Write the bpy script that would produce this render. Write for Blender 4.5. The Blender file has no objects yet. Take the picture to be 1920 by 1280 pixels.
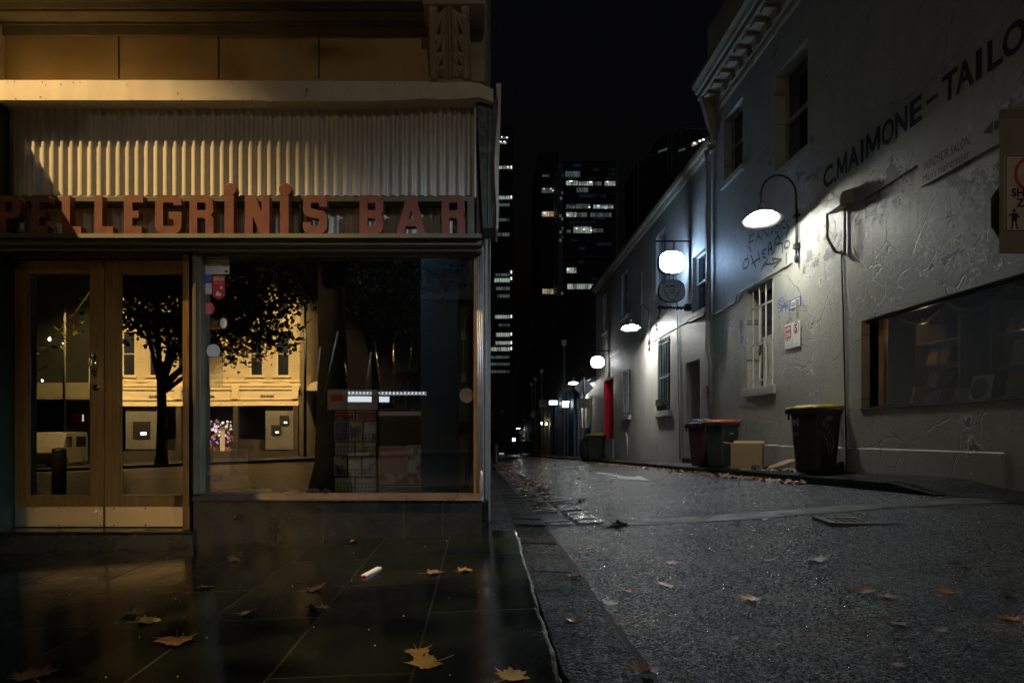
import bpy, bmesh, math, random
from mathutils import Vector, Matrix
R = random.Random(7)
SC = bpy.context.scene
COL = SC.collection
PI = math.pi
F = 1280.0; CU = 900.0; CV = 815.0      # focal length and vanishing point, in photo pixels
XW = 5.4                                 # wall line on the east side of the lane

def lerp(a, b, t): return a + (b - a) * t
def P(u, v, Y): return ((u - CU) * Y / F, Y, (CV - v) * Y / F)
def px(u, Y): return (u - CU) * Y / F
def pz(v, Y): return (CV - v) * Y / F
def wy(u, X=XW): return X * F / (u - CU)
def W(u, v, X=XW):
    y = wy(u, X); return (y, (CV - v) * y / F)

# ---------- ground heights ----------
def zl(y): return -0.87 if y <= 6.4 else -0.87 - 0.024 * (y - 6.4)
def cs(y): return 0.04 if y < 2 else (0.065 if y > 6.4 else lerp(0.04, 0.065, (y - 2) / 4.4))
def roadz(x, y): return zl(y) + cs(y) * (x - 0.6)
def pavez(x, y): return -0.795 + 0.0395 * x - 0.015 * (5.5 - y)
def kerbh(y): return 0.015 if y < 6.9 else (0.11 if y > 7.6 else lerp(0.015, 0.11, (y - 6.9) / 0.7))
def rpavez(x, y): return roadz(4.62, y) + kerbh(y) + 0.06 * (x - 4.62)
def G(u, v, fn):
    y = 5.0
    for _ in range(60):
        z = fn((u - CU) * y / F, y); y = lerp(y, -z * F / (v - CV), 0.5)
    x = (u - CU) * y / F
    return (x, y, fn(x, y))

# ---------- mesh builder ----------
class MB:
    def __init__(s): s.v = []; s.f = []
    def add(s, vs, fs):
        o = len(s.v); s.v += [tuple(p) for p in vs]; s.f += [tuple(i + o for i in f) for f in fs]; return s
    def box(s, x0, x1, y0, y1, z0, z1):
        if x0 > x1: x0, x1 = x1, x0
        if y0 > y1: y0, y1 = y1, y0
        if z0 > z1: z0, z1 = z1, z0
        return s.add([(x0,y0,z0),(x1,y0,z0),(x1,y1,z0),(x0,y1,z0),(x0,y0,z1),(x1,y0,z1),(x1,y1,z1),(x0,y1,z1)],
            [(0,3,2,1),(4,5,6,7),(0,1,5,4),(1,2,6,5),(2,3,7,6),(3,0,4,7)])
    def hexa(s, b, t):   # two rings of n points, bottom and top (ccw from above)
        n = len(b)
        return s.add(list(b) + list(t), [tuple(range(n))[::-1], tuple(range(n, 2*n))] + [(i, (i+1) % n, n + (i+1) % n, n + i) for i in range(n)])
    def quad(s, a, b, c, d): return s.add([a, b, c, d], [(0,1,2,3)])
    def tube(s, pts, r, n=8, cap=True):
        pts = [Vector(p) for p in pts]; rs = r if isinstance(r, (list, tuple)) else [r] * len(pts)
        o = len(s.v); up = Vector((0,0,1)); prev = None
        for i, p in enumerate(pts):
            d = (pts[min(i+1, len(pts)-1)] - pts[max(i-1, 0)]).normalized()
            if prev is None:
                a = d.cross(up)
                if a.length < 1e-3: a = d.cross(Vector((1,0,0)))
            else:
                a = prev - d * prev.dot(d)
                if a.length < 1e-4: a = d.cross(Vector((0.3,0.5,0.8)))
            a.normalize(); prev = a; b = d.cross(a)
            for k in range(n):
                t = 2*PI*k/n; s.v.append(tuple(p + (a*math.cos(t) + b*math.sin(t)) * rs[i]))
        for i in range(len(pts)-1):
            for k in range(n):
                s.f.append((o+i*n+k, o+i*n+(k+1)%n, o+(i+1)*n+(k+1)%n, o+(i+1)*n+k))
        if cap:
            s.f.append(tuple(o+k for k in range(n))[::-1]); e = o + (len(pts)-1)*n
            s.f.append(tuple(e+k for k in range(n)))
        return s
    def lathe(s, prof, c=(0,0,0), n=24, axis='z'):
        o = len(s.v)
        for (r, h) in prof:
            for k in range(n):
                t = 2*PI*k/n; a, b = r*math.cos(t), r*math.sin(t)
                q = {'z': (a, b, h), 'y': (a, h, b), 'x': (h, a, b)}[axis]
                s.v.append((c[0]+q[0], c[1]+q[1], c[2]+q[2]))
        for i in range(len(prof)-1):
            for k in range(n):
                s.f.append((o+i*n+k, o+i*n+(k+1)%n, o+(i+1)*n+(k+1)%n, o+(i+1)*n+k))
        return s
    def sweep(s, prof, x0, x1):           # (y, z) outline extruded along x
        n = len(prof)
        return s.add([(x0, y, z) for y, z in prof] + [(x1, y, z) for y, z in prof],
            [(i, (i+1) % n, n+(i+1) % n, n+i) for i in range(n)] + [tuple(range(n))[::-1], tuple(range(n, 2*n))])
    def sweepy(s, prof, y0, y1):          # (x, z) outline extruded along y
        n = len(prof)
        return s.add([(x, y0, z) for x, z in prof] + [(x, y1, z) for x, z in prof],
            [(i, (i+1) % n, n+(i+1) % n, n+i) for i in range(n)] + [tuple(range(n))[::-1], tuple(range(n, 2*n))])
    def blob(s, c, r, n=8, m=6, rot=None):
        o = len(s.v)
        for i in range(m+1):
            a = PI*i/m
            for k in range(n):
                t = 2*PI*k/n
                q = Vector((r[0]*math.sin(a)*math.cos(t), r[1]*math.sin(a)*math.sin(t), r[2]*math.cos(a)))
                if rot: q = rot @ q
                s.v.append((c[0]+q.x, c[1]+q.y, c[2]+q.z))
        for i in range(m):
            for k in range(n): s.f.append((o+i*n+k, o+(i+1)*n+k, o+(i+1)*n+(k+1)%n, o+i*n+(k+1)%n))
        return s
    def wall(s, axis, c, a0, a1, z0, z1, holes, depth, sgn=1):
        """wall sheet on plane axis=c with rectangular holes (a0,a1,z0,z1) and reveals of the given depth"""
        As = sorted({a0, a1} | {h[0] for h in holes} | {h[1] for h in holes}); Zs = sorted({z0, z1} | {h[2] for h in holes} | {h[3] for h in holes})
        As = [a for a in As if a0 <= a <= a1]; Zs = [z for z in Zs if z0 <= z <= z1]
        pt = (lambda a, z, d=0: (c + d*sgn, a, z)) if axis == 'x' else (lambda a, z, d=0: (a, c + d*sgn, z))
        for i in range(len(As)-1):
            for j in range(len(Zs)-1):
                am, zm = (As[i]+As[i+1])/2, (Zs[j]+Zs[j+1])/2
                if any(h[0] < am < h[1] and h[2] < zm < h[3] for h in holes): continue
                s.quad(pt(As[i], Zs[j]), pt(As[i+1], Zs[j]), pt(As[i+1], Zs[j+1]), pt(As[i], Zs[j+1]))
        for h in holes:
            d = h[4] if len(h) > 4 else depth
            p, q, r_, t = (h[0], h[2]), (h[1], h[2]), (h[1], h[3]), (h[0], h[3])
            for m_, n_ in ((p, q), (q, r_), (r_, t), (t, p)):
                s.quad(pt(*m_), pt(*n_), pt(*n_, d), pt(*m_, d))
        return s
    def build(s, name, mat=None, parent=None, smooth=False, bevel=0, seg=2, at=None):
        me = bpy.data.meshes.new(name); me.from_pydata(s.v, [], s.f); me.validate()
        bm = bmesh.new(); bm.from_mesh(me)
        bmesh.ops.remove_doubles(bm, verts=bm.verts, dist=1e-5)
        bmesh.ops.recalc_face_normals(bm, faces=bm.faces); bm.to_mesh(me); bm.free()
        return finish(me, name, mat, parent, smooth, bevel, seg, at)

def finish(me, name, mat, parent=None, smooth=False, bevel=0, seg=2, at=None):
    o = bpy.data.objects.new(name, me); COL.objects.link(o)
    if mat: me.materials.append(mat)
    if smooth:
        for p in me.polygons: p.use_smooth = True
    if bevel:
        b = o.modifiers.new('bevel', 'BEVEL'); b.width = bevel; b.segments = seg; b.limit_method = 'ANGLE'; b.angle_limit = math.radians(40)
    if at: o.matrix_world = at
    if parent is not None:
        o.parent = parent
        if not at and parent.get('worldspace'): o.matrix_parent_inverse = Matrix.Translation(-Vector(parent['worldspace']))
        elif at and parent.get('worldspace'): o.matrix_parent_inverse = Matrix.Translation(-Vector(parent['worldspace']))
        elif not at and parent.parent is not None and parent.parent.get('worldspace') and False: pass
    return o

def tag(o, label=None, cat=None, group=None, kind=None):
    if label: o['label'] = label
    if cat: o['category'] = cat
    if group: o['group'] = group
    if kind: o['kind'] = kind
    return o
def thing(name, label, cat, loc=(0,0,0), rz=0, group=None, world=False):
    """Empty at the base of a thing. world=True: its parts are written in world coordinates"""
    o = bpy.data.objects.new(name, None); COL.objects.link(o); o.empty_display_size = 0.2
    o.location = loc; o.rotation_euler = (0, 0, rz)
    if world: o['worldspace'] = list(loc)
    return tag(o, label, cat, group)
def struct(o): return tag(o, kind='structure')
def dup(root, loc, rz=None, label=None, rx=None, scale=None):
    r = root.copy(); COL.objects.link(r); r.location = loc
    if rz is not None: r.rotation_euler = (rx or 0, 0, rz)
    if scale: r.scale = scale
    if label: r['label'] = label
    for ch in list(root.children):
        c = ch.copy(); COL.objects.link(c); c.parent = r
        for g in list(ch.children):
            d = g.copy(); COL.objects.link(d); d.parent = c
    return r

# orientation of flat lettering: (origin, facing) -> matrix
def face_mat(loc, facing):
    ax = {'-x': ((0,-1,0),(0,0,1),(-1,0,0)), '-y': ((1,0,0),(0,0,1),(0,-1,0)), '+y': ((-1,0,0),(0,0,1),(0,1,0)), '+z': ((1,0,0),(0,1,0),(0,0,1))}[facing]
    m = Matrix.Identity(4)
    for i in range(3):
        for j in range(3): m[j][i] = ax[i][j]
    m.translation = Vector(loc); return m
def text_mesh(s, h, bold=0.0, extrude=0.0, spacing=1.0, width=None, shear=0.0, align='LEFT', line=1.0):
    cu = bpy.data.curves.new('lettering', 'FONT'); cu.body = s; cu.size = h / 0.729 ; cu.offset = bold; cu.extrude = extrude
    cu.space_character = spacing; cu.shear = shear; cu.align_x = align; cu.fill_mode = 'FRONT' if extrude == 0 else 'BOTH'; cu.resolution_u = 3
    cu.space_line = line
    o = bpy.data.objects.new('lettering', cu); COL.objects.link(o)
    dg = bpy.context.evaluated_depsgraph_get(); me = bpy.data.meshes.new_from_object(o.evaluated_get(dg))
    bpy.data.objects.remove(o); bpy.data.curves.remove(cu)
    me.materials.clear()
    if width and me.vertices:
        xs = [v.co.x for v in me.vertices]; w = max(xs) - min(xs); mn = min(xs)
        for v in me.vertices:
            v.co.x = (v.co.x - (mn if align == 'LEFT' else 0)) * width / w
    return me
def merge_meshes(lst, name, mat, parent=None):
    """lst of (mesh, Matrix) -> one object in world coordinates"""
    bm = bmesh.new()
    for me, mx in lst:
        me.transform(mx); bm.from_mesh(me); bpy.data.meshes.remove(me)
    me = bpy.data.meshes.new(name); bm.to_mesh(me); bm.free()
    return finish(me, name, mat, parent)
def poly_solid(loops, h, name):
    """filled 2-D outlines (holes allowed), extruded by h: local x, y, z"""
    cu = bpy.data.curves.new(name, 'CURVE'); cu.dimensions = '2D'; cu.fill_mode = 'BOTH'; cu.extrude = h/2; cu.bevel_depth = 0.0
    for lp in loops:
        sp = cu.splines.new('POLY'); sp.points.add(len(lp)-1)
        for p, (x, y) in zip(sp.points, lp): p.co = (x, y, 0, 1)
        sp.use_cyclic_u = True
    o = bpy.data.objects.new(name, cu); COL.objects.link(o)
    dg = bpy.context.evaluated_depsgraph_get(); me = bpy.data.meshes.new_from_object(o.evaluated_get(dg))
    bpy.data.objects.remove(o); bpy.data.curves.remove(cu); me.materials.clear(); me.name = name
    return me

# ---------- materials ----------
class NT:
    def __init__(s, name):
        s.m = bpy.data.materials.new(name); s.m.use_nodes = True; s.t = s.m.node_tree; s.t.nodes.clear()
        s.out = s.n('ShaderNodeOutputMaterial'); s._c = None
    def n(s, typ, **kw):
        nd = s.t.nodes.new(typ)
        for k, v in kw.items():
            if k in nd.inputs.keys() if isinstance(k, str) and k[0].isupper() else False:
                s.set(nd.inputs[k], v)
            else: setattr(nd, k, v)
        return nd
    def set(s, inp, v):
        if hasattr(v, 'is_output') or isinstance(v, bpy.types.NodeSocket): s.t.links.new(v, inp)
        else: inp.default_value = v
    def co(s):
        if s._c is None: s._c = s.n('ShaderNodeTexCoord').outputs['Object']
        return s._c
    def mapped(s, scale=(1,1,1), loc=(0,0,0), src=None):
        nd = s.n('ShaderNodeMapping'); s.set(nd.inputs['Vector'], src or s.co()); nd.inputs['Scale'].default_value = scale; nd.inputs['Location'].default_value = loc
        return nd.outputs[0]
    def noise(s, scale, detail=5, rough=0.55, vec=None, dist=0.0, out='Fac'):
        nd = s.n('ShaderNodeTexNoise'); s.set(nd.inputs['Vector'], vec or s.co())
        nd.inputs['Scale'].default_value = scale; nd.inputs['Detail'].default_value = detail; nd.inputs['Roughness'].default_value = rough; nd.inputs['Distortion'].default_value = dist
        return nd.outputs[out]
    def voro(s, scale, feature='F1', vec=None, out='Distance', rnd=1.0):
        nd = s.n('ShaderNodeTexVoronoi', feature=feature); s.set(nd.inputs['Vector'], vec or s.co()); nd.inputs['Scale'].default_value = scale; nd.inputs['Randomness'].default_value = rnd
        return nd.outputs[out]
    def ramp(s, fac, stops, interp='LINEAR'):
        nd = s.n('ShaderNodeValToRGB'); s.set(nd.inputs[0], fac); cr = nd.color_ramp; cr.interpolation = interp
        while len(cr.elements) < len(stops): cr.elements.new(0.5)
        for e, (p, c) in zip(cr.elements, stops):
            e.position = p; e.color = (c, c, c, 1) if isinstance(c, (int, float)) else (*c, 1)
        return nd.outputs[0]
    def mix(s, fac, a, b):
        nd = s.n('ShaderNodeMix', data_type='RGBA'); s.set(nd.inputs[0], fac)
        for i, v in ((6, a), (7, b)):
            if isinstance(v, tuple) and len(v) == 3: v = (*v, 1)
            s.set(nd.inputs[i], v)
        return nd.outputs[2]
    def math(s, op, a, b=0.0):
        nd = s.n('ShaderNodeMath', operation=op); s.set(nd.inputs[0], a); s.set(nd.inputs[1], b); return nd.outputs[0]
    def bump(s, h, strength=0.5, dist=0.01, normal=None):
        nd = s.n('ShaderNodeBump'); s.set(nd.inputs['Height'], h); nd.inputs['Strength'].default_value = strength; nd.inputs['Distance'].default_value = dist
        if normal is not None: s.set(nd.inputs['Normal'], normal)
        return nd.outputs[0]
    def bsdf(s, col, rough=0.6, metal=0.0, normal=None, spec=0.5, coat=0.0, link=True, **kw):
        nd = s.n('ShaderNodeBsdfPrincipled')
        if isinstance(col, tuple) and len(col) == 3: col = (*col, 1)
        s.set(nd.inputs['Base Color'], col); s.set(nd.inputs['Roughness'], rough); s.set(nd.inputs['Metallic'], metal)
        s.set(nd.inputs['Specular IOR Level'], spec); s.set(nd.inputs['Coat Weight'], coat)
        if normal is not None: s.set(nd.inputs['Normal'], normal)
        for k, v in kw.items(): s.set(nd.inputs[k], v)
        if link: s.t.links.new(nd.outputs[0], s.out.inputs[0])
        return nd
def simple(name, col, var=0.25, scale=6, rough=0.6, metal=0.0, bump=0.15, bscale=40, bdist=0.004, spec=0.5, coat=0.0, dirt=0.0, stretch=(1,1,1), rvar=0.12):
    t = NT(name); v = t.mapped(stretch)
    nz = t.noise(scale, 6, 0.6, v)
    dark = tuple(c * (1 - var) for c in col); light = tuple(min(1, c * (1 + var)) for c in col)
    c = t.ramp(nz, [(0.3, dark), (0.7, light)])
    if dirt:
        d = t.ramp(t.noise(scale * 0.45, 8, 0.7, v), [(0.45, 0.0), (0.72, dirt)])
        c = t.mix(d, c, tuple(x * 0.3 for x in col))
    r = t.ramp(t.noise(scale * 2.3, 4), [(0.3, max(0.03, rough - rvar)), (0.7, min(1, rough + rvar))])
    nm = t.bump(t.noise(bscale, 5, 0.6, v), bump, bdist) if bump else None
    t.bsdf(c, r, metal, nm, spec, coat); return t.m
def emit(name, col, strength):
    t = NT(name); e = t.n('ShaderNodeEmission'); e.inputs[0].default_value = (*col, 1); e.inputs[1].default_value = strength
    t.t.links.new(e.outputs[0], t.out.inputs[0]); return t.m
def lit_room(name, col, strength, sx=3.0, sz=1.2):
    """a lit office window: the lit ceiling and blinds behind it vary from bay to bay"""
    t = NT(name); br = t.voro(1.0, 'F1', t.mapped((sx, 1, sz)), 'Color')
    bays = t.n('ShaderNodeTexBrick'); bays.offset = 0.0; t.set(bays.inputs['Vector'], t.n('ShaderNodeCombineXYZ', X=t.n('ShaderNodeSeparateXYZ', Vector=t.co()).outputs[0]).outputs[0])
    f = t.ramp(br, [(0.1, 0.25), (0.9, 1.0)])
    fine = t.ramp(t.noise(3.5, 3, 0.7, t.mapped((1.5, 1, 1.2))), [(0.3, 0.35), (0.7, 1.25)])
    e = t.n('ShaderNodeEmission'); t.set(e.inputs[0], t.mix(1.0, (*col, 1), (*col, 1))); t.set(e.inputs[1], t.math('MULTIPLY', t.math('MULTIPLY', f, fine), strength))
    t.t.links.new(e.outputs[0], t.out.inputs[0]); return t.m
def glass(name, refl, tint=(0.8, 0.85, 0.82), rough=0.0, wave=0.0):
    t = NT(name); tr = t.n('ShaderNodeBsdfTransparent'); tr.inputs[0].default_value = (*tint, 1)
    gl = t.n('ShaderNodeBsdfGlossy'); gl.inputs['Roughness'].default_value = rough; gl.inputs[0].default_value = (0.95, 0.95, 0.95, 1)
    fr = t.n('ShaderNodeFresnel'); fr.inputs[0].default_value = 1.5
    if wave:
        nm = t.bump(t.noise(1.3, 1), wave, 0.01); t.set(gl.inputs['Normal'], nm)
    mx = t.n('ShaderNodeMixShader'); t.set(mx.inputs[0], t.math('ADD', fr.outputs[0], refl)); mx.inputs[0].default_value = refl
    t.t.links.new(tr.outputs[0], mx.inputs[1]); t.t.links.new(gl.outputs[0], mx.inputs[2]); t.t.links.new(mx.outputs[0], t.out.inputs[0]); return t.m
M = {}
M['ochre'] = simple('ochre_stucco', (0.42, 0.29, 0.12), 0.12, 2.5, 0.7, bump=0.15, bscale=30, dirt=0.25)
M['stucco'] = simple('cream_stucco', (0.40, 0.34, 0.24), 0.15, 3, 0.75, bump=0.25, bscale=25, dirt=0.4)
M['cornice'] = simple('shaded_stucco', (0.21, 0.18, 0.115), 0.2, 3, 0.8, bump=0.25, bscale=25, dirt=0.5)  # darker copy of the stucco: shade on the cornice is put into its colour
M['fascia'] = simple('cream_metal_fascia', (0.70, 0.62, 0.51), 0.10, 2.5, 0.5, bump=0.08, bscale=9, dirt=0.35, stretch=(1,1,0.4))
M['corr'] = simple('painted_corrugated_iron', (0.54, 0.52, 0.455), 0.08, 2.0, 0.38, bump=0.03, dirt=0.3, stretch=(2,2,0.3))
M['letters'] = simple('red_brown_sign_paint', (0.17, 0.052, 0.036), 0.15, 8, 0.5, bump=0.1, bscale=50, dirt=0.3)
M['olive'] = simple('dark_olive_trim', (0.10, 0.095, 0.06), 0.2, 5, 0.5, bump=0.15, dirt=0.4, stretch=(0.3,1,1))
M['green'] = simple('dark_green_paint', (0.015, 0.04, 0.028), 0.25, 6, 0.45, bump=0.1, dirt=0.3)
M['steel'] = simple('steel_kick_plate', (0.85, 0.80, 0.72), 0.06, 3, 0.30, 1.0, bump=0.0, stretch=(0.5,1,2), rvar=0.03)
M['brass'] = simple('brass', (0.65, 0.45, 0.16), 0.1, 9, 0.25, 1.0, bump=0.03)
M['sill'] = simple('bronze_sill', (0.11, 0.085, 0.07), 0.2, 4, 0.33, 0.5, bump=0.06, dirt=0.3)
M['tile'] = simple('black_granite', (0.018, 0.02, 0.017), 0.4, 4, 0.22, bump=0.05, bscale=5, dirt=0.2)
M['iron'] = simple('black_iron', (0.02, 0.02, 0.022), 0.3, 12, 0.45, 0.3, bump=0.15)
M['galv'] = simple('galvanised_steel', (0.42, 0.42, 0.42), 0.2, 9, 0.42, 0.8, bump=0.1)
M['pipe'] = simple('painted_pipe', (0.30, 0.29, 0.26), 0.25, 6, 0.5, bump=0.2, dirt=0.4)
M['barpaint'] = simple('cream_bar_paint', (0.62, 0.60, 0.52), 0.12, 14, 0.5, bump=0.1, dirt=0.3)
M['greybar'] = simple('grey_bar_paint', (0.30, 0.31, 0.30), 0.15, 14, 0.5, bump=0.1, dirt=0.3)
M['white'] = simple('white_paint', (0.75, 0.74, 0.70), 0.08, 8, 0.5, bump=0.05, dirt=0.15)
M['cream'] = simple('cream_paint', (0.52, 0.47, 0.36), 0.12, 4, 0.6, bump=0.15, dirt=0.3)
M['black'] = simple('black_paint', (0.012, 0.012, 0.013), 0.2, 8, 0.6, bump=0.03)
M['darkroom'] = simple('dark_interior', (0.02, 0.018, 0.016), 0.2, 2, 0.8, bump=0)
M['paper'] = simple('paper', (0.55, 0.52, 0.45), 0.12, 10, 0.7, bump=0.03)
M['redpaint'] = simple('red_paint', (0.62, 0.012, 0.03), 0.1, 5, 0.45, bump=0.05)
M['yellow'] = simple('yellow_plastic', (0.62, 0.46, 0.02), 0.12, 7, 0.42, bump=0.06, dirt=0.3)
M['orange'] = simple('orange_plastic', (0.62, 0.14, 0.025), 0.12, 7, 0.42, bump=0.06, dirt=0.3)
M['binblack'] = simple('dark_bin_plastic', (0.022, 0.021, 0.018), 0.3, 5, 0.5, bump=0.08, dirt=0.2)
M['bingreen'] = simple('green_bin_plastic', (0.022, 0.032, 0.03), 0.25, 5, 0.5, bump=0.08, dirt=0.2)
M['binred'] = simple('maroon_bin_plastic', (0.045, 0.011, 0.012), 0.25, 5, 0.5, bump=0.08, dirt=0.2)
M['card'] = simple('cardboard', (0.32, 0.23, 0.115), 0.1, 5, 0.8, bump=0.08, bscale=20, dirt=0.1)
M['rubber'] = simple('black_rubber', (0.012, 0.012, 0.012), 0.2, 9, 0.8)
M['redsign'] = simple('red_sign_print', (0.55, 0.03, 0.03), 0.05, 8, 0.45, bump=0)
M['blueink'] = simple('blue_ink', (0.03, 0.07, 0.35), 0.2, 8, 0.6, bump=0)
M['tan'] = simple('tan_board', (0.24, 0.205, 0.15), 0.1, 3, 0.6, bump=0.08)
M['brown'] = simple('brown_render', (0.10, 0.06, 0.04), 0.25, 3, 0.75, bump=0.3)
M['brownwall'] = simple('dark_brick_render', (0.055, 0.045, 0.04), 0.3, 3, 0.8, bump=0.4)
M['navy'] = simple('slate_blue_paint', (0.045, 0.06, 0.095), 0.2, 4, 0.5, bump=0.1)
M['bluetile'] = None
M['amberwall'] = simple('cream_painted_brick', (0.62, 0.55, 0.38), 0.06, 2, 0.75, bump=0.3, bscale=12, stretch=(0.3,1,3))
M['amberdark'] = simple('dark_stone', (0.05, 0.045, 0.04), 0.3, 2, 0.5)
M['glassdark'] = NT('dark_window_glass').m
_t = NT('dark_window_glass'); _t.bsdf((0.012, 0.014, 0.017), 0.06, spec=0.9); M['glassdark'] = _t.m
M['shopglass'] = glass('shop_glass', 0.30, (0.95, 0.97, 0.96), 0.0, 0.03)
M['bookglass'] = glass('bookshop_glass', 0.07, (0.82, 0.84, 0.80))
M['plastic'] = glass('clear_plastic', 0.10, (0.75, 0.78, 0.80), 0.12)

def mk_wood():
    t = NT('varnished_timber'); v = t.mapped((14, 14, 0.9))
    nz = t.noise(3.0, 8, 0.65, v, 1.2); big = t.noise(1.1, 3)
    c = t.ramp(nz, [(0.25, (0.085, 0.036, 0.008)), (0.55, (0.20, 0.095, 0.02)), (0.8, (0.29, 0.145, 0.035))])
    c = t.mix(t.ramp(big, [(0.4, 0.0), (0.75, 0.45)]), c, (0.06, 0.026, 0.008))
    scuff = t.ramp(t.noise(22, 6, 0.75, t.mapped((0.5, 1, 4))), [(0.66, 0.0), (0.7, 1.0)])
    c = t.mix(t.math('MULTIPLY', scuff, 0.5), c, (0.03, 0.018, 0.008))
    t.bsdf(c, t.ramp(nz, [(0.3, 0.3), (0.7, 0.45)]), 0, t.bump(nz, 0.12, 0.003), 0.5, 0.25); return t.m
M['wood'] = mk_wood()
def mk_bluetile():
    t = NT('blue_tile_column'); sp = t.n('ShaderNodeSeparateXYZ', Vector=t.co())
    cb = t.n('ShaderNodeCombineXYZ', X=sp.outputs[0], Y=sp.outputs[2])
    b = t.n('ShaderNodeTexBrick'); b.offset = 0.0; t.set(b.inputs['Vector'], cb.outputs[0])
    b.inputs['Color1'].default_value = (0.040, 0.085, 0.140, 1); b.inputs['Color2'].default_value = (0.048, 0.097, 0.155, 1); b.inputs['Mortar'].default_value = (0.05, 0.07, 0.095, 1)
    b.inputs['Scale'].default_value = 1; b.inputs['Mortar Size'].default_value = 0.002; b.inputs['Brick Width'].default_value = 0.025; b.inputs['Row Height'].default_value = 0.025
    t.bsdf(b.outputs[0], 0.3, 0, t.bump(b.outputs[1], -0.2, 0.002)); return t.m
M['bluetile'] = mk_bluetile()
def mk_flag():
    t = NT('wet_bluestone_flags'); sp = t.n('ShaderNodeSeparateXYZ', Vector=t.co())
    cb = t.n('ShaderNodeCombineXYZ', X=t.math('ADD', sp.outputs[1], 0.36), Y=t.math('ADD', sp.outputs[0], 0.24 + 5.2))
    b = t.n('ShaderNodeTexBrick'); b.offset = 0.44; t.set(b.inputs['Vector'], cb.outputs[0])
    b.inputs['Color1'].default_value = (0.004, 0.006, 0.0045, 1); b.inputs['Color2'].default_value = (0.009, 0.012, 0.0095, 1); b.inputs['Mortar'].default_value = (0.013, 0.013, 0.012, 1)
    b.inputs['Scale'].default_value = 1; b.inputs['Mortar Size'].default_value = 0.006; b.inputs['Brick Width'].default_value = 1.4; b.inputs['Row Height'].default_value = 0.52; b.inputs['Bias'].default_value = 0
    spk = t.ramp(t.noise(60, 4, 0.7), [(0.35, 0.6), (0.75, 1.5)])
    c = t.mix(1.0, b.outputs[0], b.outputs[0]); mul = t.n('ShaderNodeMix', data_type='RGBA', blend_type='MULTIPLY'); mul.inputs[0].default_value = 1.0
    t.set(mul.inputs[6], c); t.set(mul.inputs[7], spk)
    wet = t.noise(2.2, 7, 0.62)
    slab = t.ramp(b.outputs[0], [(0.0, -0.02), (0.03, 0.10)]); wet = t.math('ADD', wet, t.math('SUBTRACT', slab, 0.03))
    rgh = t.ramp(wet, [(0.34, 0.05), (0.50, 0.12), (0.68, 0.26)])
    rgh = t.math('ADD', rgh, t.ramp(t.noise(70, 3), [(0.4, -0.03), (0.8, 0.10)]))
    rgh = t.math('ADD', rgh, t.math('MULTIPLY', b.outputs[1], 0.22))
    bm1 = t.bump(t.noise(9, 6, 0.6), 0.09, 0.012); bm2 = t.bump(t.noise(110, 3, 0.6), 0.06, 0.003, bm1); bm3 = t.bump(b.outputs[1], -1.0, 0.012, bm2)
    t.bsdf(mul.outputs[2], rgh, 0, bm3, 0.55); return t.m
M['flag'] = mk_flag()
def mk_asphalt(name, base, rlo, rhi, agg=60, strength=0.9, lift=1.0, spec=0.8):
    """rolled aggregate: pale and dark stones of two sizes, glossy where wet"""
    t = NT(name)
    v1 = t.voro(agg, 'F1'); v2 = t.voro(agg * .5, 'F1'); n1 = t.noise(1.3, 6, 0.6); n2 = t.noise(agg * 2.2, 3)
    sep = t.n('ShaderNodeSeparateColor'); t.set(sep.inputs[0], t.voro(agg, 'F1', out='Color')); sep2 = t.n('ShaderNodeSeparateColor'); t.set(sep2.inputs[0], t.voro(agg * .5, 'F1', out='Color'))
    k = lambda q: tuple(x*q for x in base)
    c = t.ramp(sep.outputs[0], [(0.1, k(.12)), (0.45, k(.55)), (0.8, k(1.5)), (0.97, k(2.8 * lift))])
    c2 = t.ramp(sep2.outputs[1], [(0.2, k(.15)), (0.7, k(1.1)), (0.95, k(2.2 * lift))]); c = t.mix(0.5, c, c2)
    c = t.mix(t.ramp(n1, [(0.3, 0.0), (0.9, 0.6)]), c, k(.45))
    rgh = t.math('ADD', t.ramp(t.noise(2.1, 5, 0.6), [(0.35, rlo), (0.65, rhi)]), t.math('SUBTRACT', t.ramp(sep.outputs[2], [(0.1, 0.0), (.9, .34)]), 0.14))
    hgt = t.math('ADD', t.math('MULTIPLY', v1, -1.0), t.math('ADD', t.math('MULTIPLY', v2, -.8), t.math('MULTIPLY', n2, 0.3)))
    nm = t.bump(hgt, strength, 0.010); nm = t.bump(t.noise(4, 4), 0.12, 0.02, nm)
    t.bsdf(c, rgh, 0, nm, t.math('MULTIPLY', t.ramp(sep2.outputs[0], [(0.2, 0.10), (0.6, 0.36), (0.95, 0.72)]), spec)); return t.m
M['asphalt'] = mk_asphalt('wet_asphalt', (0.024, 0.027, 0.034), 0.18, 0.27, 120, 0.7, 1.0, 1.35)
M['path'] = mk_asphalt('dark_asphalt_path', (0.024, 0.023, 0.023), 0.4, 0.6, 80, 0.6, 1.0, .4)
def mk_stone(name, base, joint, axis_len, rlo=0.2, rhi=0.5):
    t = NT(name); n1 = t.noise(3.5, 7, 0.65); n2 = t.noise(45, 5, 0.6)
    c = t.ramp(n1, [(0.3, tuple(x*0.6 for x in base)), (0.7, tuple(x*1.4 for x in base))])
    nm = t.bump(n2, 0.45, 0.006); nm = t.bump(n1, 0.3, 0.02, nm)
    t.bsdf(c, t.ramp(t.noise(6, 5), [(0.35, rlo), (0.65, rhi)]), 0, nm, 0.5); return t.m
M['kerb'] = mk_asphalt('bluestone_kerb', (0.011, 0.011, 0.0115), 0.34, 0.6, 110, 0.35, 1.2, 0.16)
M['cobble'] = mk_stone('wet_cobble', (0.07, 0.072, 0.078), 0, 1, 0.14, 0.32)
M['concrete'] = mk_stone('concrete_band', (0.075, 0.073, 0.069), 0, 1, 0.5, 0.75)
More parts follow.
